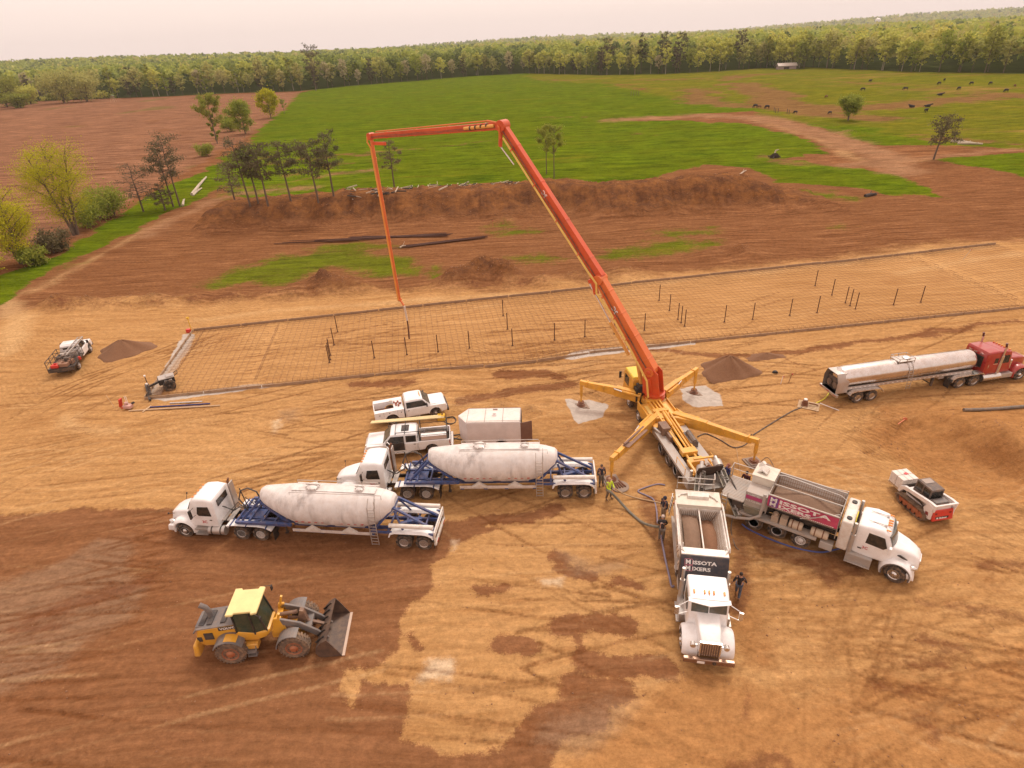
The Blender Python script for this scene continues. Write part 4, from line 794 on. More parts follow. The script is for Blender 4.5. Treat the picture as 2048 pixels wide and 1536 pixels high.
# ---------------------------------------------------------------- concrete pump truck
def pump_truck():
    t=thing('concrete_pump_truck','yellow concrete pump truck on four outriggers with a tall folded orange boom','pump truck')
    HP=R_(98);O=(12.15,33.92);place(t,O,HP);t.location.z=0
    def L(p):
        dx,dy=p[0]-O[0],p[1]-O[1];c,s=math.cos(HP),math.sin(HP);return Vector((dx*c+dy*s,-dx*s+dy*c,p[2]))
    b=B()
    for s in(1,-1):b.box(-2.2,10.9,s*.45-.06,s*.45+.06,.75,1.1)
    for x in(-2,0,2.7,5,7,9.4):b.box(x-.1,x+.1,-.45,.45,.78,1.06)
    for x in(0,1.36,2.72,6.0,7.3,9.6):b.cyl((x,-.95,.52),(x,.95,.52),.1,n=8)
    b.obj('chassis',DARK,t)
    for x in(0,1.36,2.72):axle(t,x,1.02,r=.53,w=.29,dual=True,rimk=RIM)
    for x in(6.0,7.3,9.6):axle(t,x,1.08,r=.53,w=.32,rimk=RIM)
    # cab over engine, seen from behind
    b=B();b.loft([rr(x,1.18,1.12,z0,z1,.12) for x,z0,z1 in((9.1,1.1,2.75),(9.2,1.0,2.85),(11.0,.7,2.85),(11.25,.6,2.7),(11.35,.6,1.6))]);b.obj('cab',YEL,t)
    b=B();b.box(9.15,11.1,-1.14,1.14,2.86,3.0,tx=.08,ty=.08);b.obj('roof',mat('yellow cab roof',(.78,.56,.05),.4,dust=.3),t,.04)
    for s in(1,-1):
        glasspane(t,[(10.0,s*1.16,1.75),(11.0,s*1.16,1.75),(10.95,s*1.13,2.5),(10.0,s*1.13,2.55)],.02);mirror(t,11.3,s*1.2,2.2,s,.6)
    glasspane(t,[(11.32,1.0,1.7),(11.32,-1.0,1.7),(11.22,-1.0,2.6),(11.22,1.0,2.6)],.03,WSC,'windscreen')
    glasspane(t,[(9.10,.8,1.9),(9.10,-.8,1.9),(9.10,-.8,2.5),(9.10,.8,2.5)],.03)
    b=B();b.box(8.45,9.05,-.2,1.05,1.1,2.3);b.box(8.4,9.0,.3,.9,2.3,2.55)
    for i in range(5):b.ball((8.42,.05+.2*i,1.5+.18*(i%3)),(.1,.12,.14),8)
    b.obj('engine_intake',BLACK,t,.04)
    # centre frame
    b=B();b.box(3.3,9.0,-.62,.62,1.12,1.62,tx=.1);b.box(4.0,7.4,-1.2,1.2,1.12,1.5);b.obj('outrigger_frame',YEL,t,.03)
    b=B();b.box(4.4,7.6,1.16,1.22,.75,1.7);b.box(4.4,7.6,-1.22,-1.16,.75,1.7);splitobj(b,'side_panel',YEL,t)
    b=B()
    for y in(-.42,-.14,.14,.42):b.box(5.9,8.0,y-.05,y+.05,1.62,1.82)
    b.box(5.7,6.1,-.6,.6,1.62,1.8);b.box(7.2,7.6,-.6,.6,1.62,1.8);b.obj('frame_ribs',YEL,t,.01)
    b=B()
    for y in(.66,-.66):b.box(5.0,7.0,y-.25*(1),y+.25,1.5,1.56)
    b.obj('deck_plate',mat('pale yellow deck',(.74,.52,.14),.5,dust=.3),t)
    b=B()
    for y in(-.28,.28):b.cyl((5.6,y,1.75),(-.4,y,1.45),.09,n=10)
    b.cyl((5.4,0,1.85),(3.6,0,1.75),.12,n=10);b.cyl((3.6,0,1.75),(1.0,0,1.6),.075,n=10);b.bar((5.3,.5,1.8),(.6,.42,1.6),.12,.2);b.bar((5.3,-.5,1.8),(.6,-.42,1.6),.12,.2);b.box(.3,.9,-.55,.55,1.35,1.7);b.box(-.9,-.3,-.5,.5,1.2,1.75);b.obj('pumping_cylinders',YEL,t,.01)
    b=B();b.box(3.0,4.0,.35,.95,1.2,2.0);b.box(2.2,3.0,.3,.7,1.2,1.75);b.obj('valve_block',mat('brown machinery',(.16,.09,.06),.6,dust=.5),t,.02)
    b=B();b.box(1.2,2.6,-1.0,-.4,1.2,1.8);b.cyl((1.2,-.7,1.8),(2.4,-.7,1.9),.2,n=10);b.obj('engine',mat('dark machinery',(.10,.08,.07),.6,dust=.5),t,.03)
    for s in(1,-1):
        b=B();b.box(-1.5,4.1,min(s*.62,s*1.27),max(s*.62,s*1.27),1.28,1.36);b.box(-1.5,4.1,s*1.27-.02,s*1.27+.02,1.16,1.36);b.box(-2.3,-1.5,min(s*.7,s*1.27),max(s*.7,s*1.27),.7,1.36);splitobj(b,'walk_deck',GREYP,t,.01)
        b=B();b.tube([(-.2,s*1.2,1.36),(-.2,s*1.2,1.85),(-1.6,s*1.2,1.85),(-1.6,s*1.2,1.36)],.025,6);b.obj('grab_rail',YEL,t)
    b=B();b.tube([(3.3,.95,1.4),(3.9,1.2,1.5),(4.3,1.15,1.3),(4.0,.9,1.2)],.12,8);b.cyl((3.5,1.0,.9),(4.3,1.0,.9),.2,n=12);b.obj('hydraulic_tank',ALU,t)
    # rear basket and hopper
    b=B();b.bar((-.6,.6,1.75),(-3.0,.5,1.5),.16,.12);b.box(-1.9,-1.7,-.9,.9,1.35,1.5);b.bar((-.6,-.9,1.6),(-1.9,-.9,1.5),.12);b.box(-1.6,-.7,-.5,.5,1.0,1.3);b.box(-.9,-.75,-1.1,.3,1.9,2.0);b.obj('rear_frame',YEL,t,.015)
    b=B();P=[[(-2.3,-.85,1.65),(-2.3,.85,1.65),(-3.7,.95,1.65),(-3.7,-.95,1.65)],[(-2.5,-.4,.85),(-2.5,.4,.85),(-3.3,.45,.85),(-3.3,-.45,.85)]];b.loft(P,caps=False);Q=[[tuple(Vector(p)*1.0+Vector((0,0,.02))+(Vector(p)-Vector((-3,0,p[2])))*-.06) for p in r] for r in P];b.loft(Q,caps=False);b.add(P[1],[(0,1,2,3)]);b.obj('hopper',ALU,t)
    b=B();b.add([(-2.9,-.6,1.45),(-2.9,.6,1.45),(-3.6,.6,1.45),(-3.6,-.6,1.45)],[(0,1,2,3)]);b.obj('wet_concrete',mat('wet concrete',(.28,.25,.22),.3,dust=0),t)
    b=B();b.cbox((-2.42,-.05,2.1),(.06,1.7,1.0),ry=-.35);b.obj('splash_guard',mat('dark rubber sheet',(.06,.035,.025),.7,dust=.1),t)
    b=B();b.cyl((-2.3,-.95,1.2),(-2.9,-.95,1.2),.18,n=10);b.cyl((-1.9,.9,1.0),(-1.9,.9,1.9),.1,n=8);b.tube([(-1.2,-.6,1.3),(-1.6,-1.0,1.8),(-2.3,-1.0,1.5)],.05,6);splitobj(b,'agitator_drive',ALU,t)
    b=B();b.cyl((-1.3,-.55,1.6),(-2.2,-.75,1.25),.16,.1,n=10);b.obj('delivery_elbow',RUST,t)
    # turret
    c=L((11.35,42.0,0));b=B()
    b.lathe([(1.6,.85),(1.75,.85),(1.78,.72),(2.0,.72),(2.02,.85),(2.1,.85),(2.15,.5)],(c.x,c.y,0),'z',n=28);b.obj('slewing_ring',ORG,t)
    az=R_(142.6);u=Vector((math.cos(az),math.sin(az),0));nn=Vector((-math.sin(az),math.cos(az),0)) # nn: camera side
    nn=-nn if nn.y>0 else nn
    A0=Vector((11.25,42.0,2.0));A1=Vector((10.95,41.9,4.1));J1=Vector((7.2,44.8,10.75));J2=Vector((.28,50.1,21.45));J3=Vector((-11.6,59.2,20.1));E_=Vector((-10.98,58.7,4.55))
    def LV(v):return L(v)
    b=B()
    for s in(-.42,.42):
        P0=[A0-u*.75,A0+u*.7,A1+u*.55+Vector((0,0,.2)),A1-u*.1+Vector((0,0,.5)),A1-u*.75];V=[LV(p+nn*(s-.05)) for p in P0]+[LV(p+nn*(s+.05)) for p in P0];k=5
        b.add(V,[tuple(range(k)),tuple(range(2*k-1,k-1,-1))]+[(i,k+i,k+(i+1)%k,(i+1)%k) for i in range(k)])
    b.cyl(LV(A1-nn*.6),LV(A1+nn*.6),.16,n=14);b.bar(LV(A0+Vector((0,0,.1))),LV(A1-Vector((0,0,.5))),.7,.8);b.obj('turret',ORG,t,.03)
    def section(p,q,w0,h0,w1,h1,m,nm,off=0.):
        b=B();p=p+nn*off;q=q+nn*off;b.bar(LV(p),LV(q),w0,h0,w1=w1,h1=h1);d=(q-p).normalized()
        for v in(p,q):b.cyl(LV(v-nn*(w0*.65)),LV(v+nn*(w0*.65)),h1*.55,n=14)
        L_=(q-p).length
        for f in(.12,.37,.62,.86):
            c0=p+(q-p)*f;ww=(w0+(w1-w0)*f)+.05;hh=(h0+(h1-h0)*f)+.05;b.bar(LV(c0-d*.05),LV(c0+d*.05),ww,hh)
        return b.obj(nm,m,t,.025)
    s1=section(A1,J1,.80,1.0,.66,.72,ORG2,'boom_section');s2=section(J1+Vector((0,0,.15)),J2,.60,.74,.46,.55,ORG,'boom_section');s3=section(J2,J3,.44,.56,.36,.46,ORG,'boom_section');s4=section(J3,E_,.30,.34,.20,.22,ORG2,'boom_section')
    for o,a in((s1,'broad lowest boom section'),(s2,'long rising boom section'),(s3,'level upper boom section'),(s4,'slim hanging boom section')):o['label']=a
    # knuckles and boom cylinders
    b=B();zz=Vector((0,0,1))
    b.cyl(LV(J1-nn*.5),LV(J1+nn*.5),.34,n=16);b.bar(LV(J1+u*.3-zz*1.3),LV(J1+u*.7+zz*.1),.3,.35);b.bar(LV(J1+u*1.0-zz*.4),LV(J1),.25,.3);b.obj('boom_knuckle',ORG,t,.02)
    b=B();b.cyl(LV(J2-nn*.42),LV(J2+nn*.42),.42,n=16);b.bar(LV(J2+u*.2-zz*.2),LV(J2+u*.35-zz*1.5),.25,.5);b.obj('boom_knuckle',ORG,t,.02)
    b=B();b.cyl(LV(J3-nn*.3),LV(J3+nn*.3),.3,n=14);b.bar(LV(J3-u*.2-zz*.6),LV(J3-u*1.8-zz*.55),.16,.28);b.obj('boom_knuckle',ORG,t,.02)
    b=B();b.cyl(LV(J1+u*1.0-zz*.45),LV(J1+u*.0-zz*3.4-u*.6+u*-0.4),.06,n=8);b.cyl(LV(J2+u*.35-zz*1.5),LV(J2-u*.9-zz*2.8),.05,n=8);splitobj(b,'piston_rod',CHR,t)
    b=B();q0=J1-u*1.0-zz*3.4;b.cyl(LV(q0),LV(q0+(A1-J1).normalized()*3.0),.15,n=10);b.cyl(LV(J2+u*.6+nn*.34),LV(J2+u*3.6+nn*.3-zz*.3),.13,n=10);b.cyl(LV(A0+u*1.0+zz*.3),LV(A1+(J1-A1)*.28-zz*.9),.17,n=12);splitobj(b,'boom_cylinder',mat('yellow cylinder',(.72,.36,.08),.4,dust=.2),t)
    b=B()
    for i in range(4):
        p=J2+u*(1.3+.55*i)+nn*.33-zz*.08*i;b.cyl(LV(p-u*.05),LV(p+u*.05),.16,n=10)
    splitobj(b,'cylinder_band',DARK,t)
    pm=mat('yellow delivery pipe',(.74,.48,.11),.45,dust=.25);b=B()
    def off(p,o=.62,dz=-.25):return LV(p+nn*o+zz*dz)
    b.tube([LV(A0+nn*.9),off(A1,.75,-.6),off(A1+(J1-A1)*.3,.7,-.5),off(A1+(J1-A1)*.75,.6,-.55),off(J1,.55,-1.0)],.085,8)
    b.obj('delivery_pipe',pm,t);b=B();b.tube([off(J1,.55,-1.0),off(J1,.62,-.2),off(J1+(J2-J1)*.08,.55,-.35)],.085,8);b.tube([off(J1+(J2-J1)*.06,.5,-.45),off(J2+(J1-J2)*.03,.4,-.5)],.08,8);b.obj('delivery_pipe',pm,t)
    b=B();b.tube([off(J2,.42,-.9),off(J2,.5,-.1),off(J2+(J3-J2)*.03,.2,.25),off(J2+(J3-J2)*.1,.0,.42)],.08,8);b.tube([off(J2+(J3-J2)*.1,0,.42),off(J3+(J2-J3)*.05,0,.34)],.05,8);b.obj('delivery_pipe',ORG2,t)
    b=B();b.tube([LV(J3+nn*.22+u*.2+zz*.1),LV(J3+nn*.3+u*.25-zz*.5),LV(J3+(E_-J3)*.06+nn*.26),LV(E_+nn*.22)],.075,8);b.obj('delivery_pipe',mat('orange pipe',(.74,.27,.04),.4,dust=.2),t)
    b=B()
    for a,c,o in((A1,J1,.62),(J1,J2,.46)):
        for f in(.2,.42,.65,.88):
            p=a+(c-a)*f;b.bar(LV(p),LV(p+nn*(o+.12)-zz*.42),.07,.07)
    splitobj(b,'pipe_bracket',ORG,t)
    b=B();b.cyl(LV(E_),LV(E_-zz*.55+u*.0-nn*-.0+Vector((.35,-.25,0))),.1,n=8);b.obj('boom_tip',ORG2,t)
    T=E_-zz*.6+Vector((.4,-.28,0));b=B();b.tube([LV(T),LV(T-zz*.9+Vector((.06,0,0))),LV(T-zz*1.6+Vector((.1,0,0)))],.10,8);b.obj('end_hose_neck',mat('pale hose',(.62,.52,.44),.6,dust=.2),t)
    b=B();b.tube([LV(T-zz*1.6+Vector((.1,0,0))),LV(T-zz*2.3+Vector((.1,0,0))),LV(T-zz*3.0+Vector((.08,-.06,0))),LV(T-zz*3.65+Vector((.05,-.1,0)))],.075,8);b.obj('end_hose',mat('rusty rubber hose',(.10,.035,.02),.8,dust=.1),t)
    for a,c,o1 in((A1,J1,.42),(J1,J2,.32),(J2,J3,.24),(J3,E_,.17)):
        b=B()
        for k_ in(0,1):
            pts=[LV(a+(c-a)*f+nn*(o1+.03)+zz*(-.12+.1*k_+.03*math.sin(f*23+k_))) for f in [i/14 for i in range(15)]];b.tube(pts,.018,5)
        splitobj(b,'hydraulic_line',HOSE,t)
    def lettering(txt,p,q,f,size,wd):
        d=(p-q).normalized();c0=LV(p+(q-p)*f+nn*(wd/2+.012));dl=(LV(p)-LV(q)).normalized();nl=(LV(nn*1)-LV(Vector((0,0,0)))).normalized();yl=nl.cross(dl)
        text_mesh(txt,size,'boom_lettering',LETW,t,frame(tuple(c0-yl*size*.35),tuple(dl),tuple(yl)),.012,.01)
    lettering('3C',J1,A1,.36,.5,.78);lettering('3C',J2,J1,.46,.45,.52)
    # outriggers
    FT={'FL':(5.75,44.0),'FR':(15.6,45.1),'RL':(6.55,33.55),'RR':(16.95,34.85)};RT={'FL':L((10.35,42.3,0)),'FR':L((12.35,42.6,0)),'RL':L((10.75,38.9,0)),'RR':L((12.2,39.1,0))}
    TZ={'FL':2.15,'FR':2.2,'RL':1.95,'RR':1.9}
    for k_ in FT:
        f=L((*FT[k_],0));r=RT[k_];tp=Vector((f.x,f.y,TZ[k_]));rp_=Vector((r.x,r.y,1.45));d=(tp-rp_);mid=rp_+d*.42+Vector((0,0,.02));rear=k_[0]=='R'
        b=B();b.bar(rp_,mid,.46,.92,w1=.42,h1=.82);b.bar(mid-d*.03,tp-d*.06+Vector((0,0,-.08)),.38,.76,w1=.30,h1=.46);b.bar(tp-d*.1,tp+d.normalized()*.12,.3,.36)
        for f_ in(.44,.62,.9):c0=rp_+d*f_;b.bar(c0-d.normalized()*.05,c0+d.normalized()*.05,.44,.72-.25*f_)
        if rear:b.prism([(r.x-.5,r.y-.5),(r.x+.7,r.y-.45),(rp_.x+d.x*.25+.2,rp_.y+d.y*.25),(rp_.x+d.x*.25-.25,rp_.y+d.y*.25),(r.x-.4,r.y+.5)],1.5,1.85,ax='z')
        arm=b.obj('outrigger_arm',YEL,t,.02)
        b=B();b.bar((tp.x,tp.y,tp.z+.05),(tp.x,tp.y,.85),.2,.2);b.cyl((tp.x,tp.y,.9),(tp.x,tp.y,.22),.07,n=10);b.obj('outrigger_leg',YEL,t,.01)
        b=B();b.cyl((tp.x,tp.y,.20),(tp.x,tp.y,.28),.26,n=16);b.obj('foot_plate',RUST,t)
        pr=d.normalized().cross(Vector((0,0,1))).normalized()*(-.36 if k_ in('FL','RR') else .36)
        if k_=='RL':
            b=B();n_=d.normalized()
            for y in(.08,.22):b.cyl(rp_+n_*2.2+Vector((0,0,.42))-pr*y,rp_+n_*5.2+Vector((0,0,.42))-pr*y,.055,n=8)
            b.bar(rp_+n_*2.2-pr*.5+Vector((0,0,.25)),rp_+n_*5.2-pr*.5+Vector((0,0,.25)),.5,.05);b.obj('pipe_rack',mat('dark rack',(.2,.11,.08),.6,dust=.3),t)
        b=B();q=rp_+d*.30+Vector((0,0,.30))+pr;b.cyl(rp_+pr*1.1+Vector((0,0,.3)),q,.10,n=10);b.obj('outrigger_cylinder',YEL,t)
        b=B();b.cyl(q,rp_+d*.44+pr*.6+Vector((0,0,.3)),.055,n=8);splitobj(b,'piston_rod',CHR,t)
    b=B();p=Vector((L((9.6,42.6,0)).x,L((9.6,42.6,0)).y,1.5));d=L((7.5,43.4,0))-L((10.35,42.3,0));d.z=0;nrm=d.normalized();c0=Vector((RT['FL'].x,RT['FL'].y,1.5))+nrm*.9;side=Vector((-nrm.y,nrm.x,0));side=side if (side.x<0) else -side
    b.bar(c0+side*.225,c0+side*.225+nrm*.9,.01,.2);b.obj('name_plate',LETW,t)
    return t,L,FT
pump,PL,FEET=pump_truck()
# timber and steel stacks under the feet
def pad_stack(p,label,rear=False):
    o=thing('outrigger_pad_stack',label,'pad stack',(p[0],p[1],hz(*p)),R_(12),'pad stacks under the outriggers')
    b=B();b.cbox((0,0,.05),(1.15,1.15,.09));b.obj('base_mat',mat('grey timber',(.26,.20,.16),.85,dust=.4),o,.01)
    b=B();b.cbox((0,0,.13),(.85,.85,.07));b.obj('upper_mat',mat('grey timber',(.26,.20,.16),.85,dust=.4),o,.01)
    b=B();b.cyl((0,0,.165),(0,0,.2),.36,n=18);b.obj('steel_plate',RUST,o)
    if rear:
        b=B();b.lathe([(.0,.62),(.06,.62),(.06,0)],(.35,-.75,0),'z',n=24);b.obj('round_mat',mat('grey timber',(.26,.20,.16),.85,dust=.4),o)
        for i in range(4):b=B();b.cbox((.1+.16*i,-.55,.11),(.08,.8,.08),rz=.1*i);b.obj('timber_block',RUST,o)
    return o
# ---------------------------------------------------------------- volumetric mixer trucks
MESHM=mat('rusty expanded mesh',(.24,.15,.09),.8,dust=.5,scale=5);GRAV=mat('gravel',(.26,.165,.11),.95,dust=.2,scale=6,bump=1.)
SANDM=mat('damp sand load',(.24,.12,.065),.95,dust=.2,scale=6,bump=.6)
def mixer(label,classic):
    t=thing('volumetric_mixer_truck',label,'mixer truck',group='volumetric mixer trucks')
    b=B()
    for s in(1,-1):b.box(-1.6,8.3,s*.42-.05,s*.42+.05,.8,1.1)
    for x in(0,1.36,2.72,7.6):b.cyl((x,-.9,.52),(x,.9,.52),.1,n=8)
    b.obj('chassis',DARK,t)
    for x in(0,1.36):axle(t,x,1.0,r=.53,dual=True,rimk=RIMW)
    axle(t,2.72,1.05,r=.53,w=.3,rimk=RIMW);axle(t,7.6,1.04,r=.56,w=.38,rimk=CHR,steer=(R_(-14) if not classic else R_(5)))
    # cab
    b=B();b.loft([rr(x,a,c,z0,z1,r) for x,a,c,z0,z1,r in((5.32,1.0,.94,.95,2.75,.12),(5.42,1.02,.98,.9,2.86,.16),(6.0,1.03,.99,.85,2.98,.18),(6.55,1.03,.95,.85,2.94,.2),(6.85,1.02,.90,.85,2.78,.2),(7.1,1.02,.88,.85,2.12,.1),(7.2,1.0,.85,.85,1.98,.1))] if not classic else
        [rr(x,a,c,z0,z1,r) for x,a,c,z0,z1,r in((5.38,.98,.94,.95,2.75,.1),(5.45,1.0,.97,.9,2.86,.12),(6.3,1.0,.97,.85,2.92,.14),(6.95,1.0,.95,.85,2.84,.16),(6.98,1.0,.93,.85,2.74,.1),(7.12,.98,.86,.85,2.05,.08))]);b.obj('cab',WHT,t,ang=40)
    if classic:b=B();b.loft([rr(x,a,c,z0,z1,r) for x,a,c,z0,z1,r in((7.1,.62,.58,1.0,2.06,.1),(8.0,.56,.52,1.0,1.95,.1),(8.55,.50,.46,.9,1.86,.1),(8.62,.48,.42,.9,1.80,.06))]);b.obj('hood',WHT,t,ang=40)
    else:b=B();b.loft([rr(x,a,c,z0,z1,r) for x,a,c,z0,z1,r in((7.12,.92,.84,.85,2.04,.14),(7.8,.84,.68,.85,1.90,.2),(8.2,.74,.56,.8,1.74,.22),(8.46,.64,.44,.75,1.52,.2),(8.54,.58,.38,.75,1.34,.16))]);b.obj('hood',WHT,t,ang=45)
    for s in(1,-1):
        n=14;a0,a1=(-18,198) if not classic else(-5,190);w_in,w_out=(.62,1.22) if not classic else(.55,1.24)
        b=B();b.loft([[(7.6+(.66+dr)*math.cos(a),s*y,.56+(.66+dr)*math.sin(a)) for dr,y in((0,w_in),(0,w_out-.03),(.05,w_out),(.12,w_out-.06),(.18,w_out-.3),(.2,w_in-.05))] for a in [R_(a0+(a1-a0)*i/n) for i in range(n+1)]]);b.obj('wheel_arch',WHT,t,ang=50)
        if not classic:b=B();b.arch(7.6,.56,.655,.72,-18,198,s*1.18,s*1.245,14);b.obj('arch_trim',mat('grey trim',(.14,.12,.11),.6,dust=.3),t)
        yy=1.01;glasspane(t,[(5.85,s*yy,1.85),(6.75,s*yy,1.78),(6.9,s*yy,1.95),(6.68,s*.985,2.52),(5.9,s*.985,2.58)],.012)
        b=B();b.box(5.55,5.75,s*1.04-.02,s*1.04+.02,1.36,1.41);b.obj('door_handle',BLACK,t)
        b=B();b.box(5.1,6.4,min(s*.8,s*1.25),max(s*.8,s*1.25),.42,.95);
        for z in(.5,.62,.74,.86):b.box(5.1,6.4,min(s*1.25,s*1.27),max(s*1.25,s*1.27),z,z+.05)
        b.box(5.1,6.4,min(s*1.15,s*1.38),max(s*1.15,s*1.38),.36,.42);b.obj('step_box',ALU,t,.01)
        b=B();b.cyl((5.2,s*1.12,.95),(5.2,s*1.12,2.2),.13,n=14);b.cyl((5.2,s*1.12,2.2),(5.2,s*1.12,3.02),.085,n=14);b.obj('exhaust_stack',ALU,t)
        if classic:
            b=B();b.tube([(6.9,s*.98,2.55),(7.1,s*1.35,2.45),(7.15,s*1.5,2.4)],.022,6);b.tube([(7.0,s*.98,1.9),(7.15,s*1.5,1.8)],.022,6);b.cbox((7.16,s*1.52,2.1),(.08,.2,.5));b.obj('mirror',CHR,t)
            b=B();b.lathe([(-.16,.06),(-.1,.12),(.08,.14),(.12,.12)],(8.45,s*.78,1.35),'x',n=16);b.bar((8.4,s*.5,1.3),(8.4,s*.78,1.3),.04);b.obj('headlight',CHR,t)
        else:
            b=B();b.cbox((7.05,s*1.22,2.0),(.14,.24,.46));b.bar((6.95,s*1.0,1.95),(7.05,s*1.2,1.95),.05);b.obj('mirror',WHT,t,.05)
            b=B();b.ball((8.3,s*.86,1.12),(.2,.15,.14));b.obj('headlight',CHR,t);b=B();b.box(8.05,8.5,min(s*.55,s*1.2),max(s*.55,s*1.2),.5,.85,tx1=.15);b.obj('bumper_end',WHT,t,.05)
            b=B();b.prism([(7.45,1.6),(7.75,1.5),(7.95,1.5),(7.6,1.66)],s*.80,s*.875);b.obj('hood_vent',BLACK,t)
            M=frame((5.75,-1.045,1.42) if s<0 else(6.2,1.045,1.42),(1,0,0) if s<0 else(-1,0,0),(0,0,1));text_mesh('3C',.26,'door_lettering',LETR,t,M)
    if classic:
        for y0,y1 in((.03,.84),(-.84,-.03)):glasspane(t,[(7.0,y1,2.66),(7.0,y0,2.70),(7.145,y0,2.14),(7.145,y1,2.10)],.012,WSC,'windscreen')
        b=B();b.prism([(-1.0,6.85),(-1.0,7.12),(0,7.34),(1.0,7.12),(1.0,6.85)],2.74,2.79,ax='z');b.v=[(y,x,z) for x,y,z in b.v];b.obj('sun_visor',WHT,t,.01)
        b=B();b.box(8.60,8.67,-.44,.44,.9,1.76);b.obj('grille',mat('brown grille',(.12,.07,.05),.5,dust=.2),t)
        b=B();b.box(8.6,8.70,-.5,-.43,.86,1.8);b.box(8.6,8.70,.43,.5,.86,1.8);b.box(8.6,8.70,-.5,.5,1.74,1.82)
        for i in range(1,8):b.box(8.665,8.68,-.44+.11*i-.01,-.44+.11*i+.01,.9,1.74)
        b.obj('grille_surround',CHR,t);b=B();b.box(8.66,8.86,-1.2,1.2,.5,.8);b.obj('bumper',mat('brown chrome bumper',(.34,.22,.16),.3,.8,dust=.3),t,.04)
        b=B();b.box(8.86,8.875,-.55,-.2,.56,.7);b.obj('number_plate',LETW,t);b=B();b.cyl((8.86,.25,.64),(8.9,.25,.64),.09,n=12);b.obj('tow_eye',DARK,t)
    else:
        b=B();n=8
        for i in range(n):
            y0=-.88+1.76*i/n;y1=-.88+1.76*(i+1)/n;f=lambda y,x:x+.14*(1-(y/.9)**2)
            b.add([(f(y0,6.93),y0,2.68),(f(y1,6.93),y1,2.68),(f(y1,7.13),y1,2.08),(f(y0,7.13),y0,2.08),(f(y0,6.85),y0,2.68),(f(y1,6.85),y1,2.68),(f(y1,7.05),y1,2.08),(f(y0,7.05),y0,2.08)],[(3,2,1,0),(4,5,6,7),(0,1,5,4),(2,3,7,6)])
        b.obj('windscreen',WSC,t);b=B();b.box(8.5,8.58,-.36,.36,.8,1.34);b.obj('grille',CHR,t,.02)
    for y in(-.72,-.22,0,.22,.72):
        x=6.75 if not classic else 6.6;b=B();b.box(x-.12,x+.1,y-.045,y+.045,2.9,2.98 if abs(y)<.3 else 2.96);b.obj('marker_lamp',AMB,t,.02)
    if not classic:
        for y in(-.45,.45):b=B();b.cyl((5.7,y,3.02),(6.5,y,3.02),.03,n=8);b.cyl((6.5,y,3.02),(6.62,y,3.02),.07,.1,n=10);b.obj('air_horn',CHR,t)
    # water tank / front bulkhead
    if not classic:
        b=B();b.box(4.5,5.08,-1.22,1.22,.95,2.95);b.obj('water_tank',WHTD,t,.08);b=B();b.cyl((4.8,.8,2.95),(4.8,.8,3.02),.14,n=14);b.cyl((4.8,-.8,2.95),(4.8,-.8,3.02),.14,n=14);splitobj(b,'tank_cap',BLACK,t)
        b=B();b.tube([(5.12,-1.1,1.2),(5.15,-1.1,2.5),(5.12,-.6,3.0),(5.12,.0,3.0)],.03,6);b.obj('yellow_hose',mat('yellow hose',(.72,.62,.05),.5,dust=.2),t)
    else:
        b=B();b.box(3.78,4.32,-1.22,1.22,2.70,3.14);b.obj('front_box',ALU,t,.03)
        b=B();b.prism([(4.0,1.2),(5.1,1.2),(4.36,3.08),(4.0,3.08)],-1.22,1.22);b.obj('front_panel',mat('navy panel',(.035,.035,.045),.5,dust=.2),t,.02)
        def PM(x,z):return frame((5.1-.74*(z-1.2)/1.88+.016,x,z),(0,1,0),(-.394,0,1))
        text_mesh('M',.36,'panel_lettering',LETW,t,PM(-.98,2.66),.005,.01);text_mesh('ISSOTA',.27,'panel_lettering',LETW,t,PM(-.64,2.68),.005,.008,1.4)
        text_mesh('M',.36,'panel_lettering',LETW,t,PM(-.98,2.34),.005,.01);text_mesh('IXERS',.27,'panel_lettering',LETW,t,PM(-.64,2.36),.005,.008,1.4)
        b=B()
        for z0_ in(2.32,2.65):
            for a,c in(((-1.02,z0_),(-.62,z0_)),((-1.02,z0_+.28),(-.62,z0_+.28)),((-1.02,z0_),(-1.02,z0_+.28)),((-.62,z0_),(-.62,z0_+.28))):
                X_=lambda z:5.1-.74*(z-1.2)/1.88+.022
                b.bar((X_(a[1]),a[0],a[1]),(X_(c[1]),c[0],c[1]),.015)
        b.obj('lettering_frame',mat('pink lettering',(.6,.2,.25),.5,dust=.1),t)
    # aggregate bin
    X0,X1=.55,4.35 if not classic else 3.72
    b=B();zt=3.05
    for s in(1,-1):
        b.prism([(s*1.22,zt),(s*1.17,zt),(s*.35,1.45),(s*.42,1.42),(s*1.22,2.35)],X0,X1,ax='x')
        b.box(X0,X1,s*1.22-.05,s*1.22+.05,zt,zt+.07)
    b.box(X0-.04,X0,-1.2,1.2,1.5,zt);b.box(X1,X1+.04,-1.2,1.2,1.5,zt);b.bar((X0,.0,zt-.05),(X1,.0,zt-.05),.07,.1);b.obj('aggregate_bin',GREYP if not classic else WHTD,t,.01)
    b=B()
    for s in(1,-1):
        nx=30
        for i in range(nx):
            x=X0+.08+(X1-X0-.16)*i/(nx-1);b.bar((x,s*1.15,zt-.06),(x,s*.5,1.8),.022,.022)
        for j in range(7):
            f=j/6;b.bar((X0+.05,s*(1.13-.6*f),zt-.1-1.1*f),(X1-.05,s*(1.13-.6*f),zt-.1-1.1*f),.022,.022)
    for i in range(18):
        for xx in(X0+.06,X1-.06):
            y=-1.0+2.0*i/17;b.bar((xx,y,zt-.1),(xx,y*.6,1.8),.022,.022)
    b.obj('grating',MESHM,t)
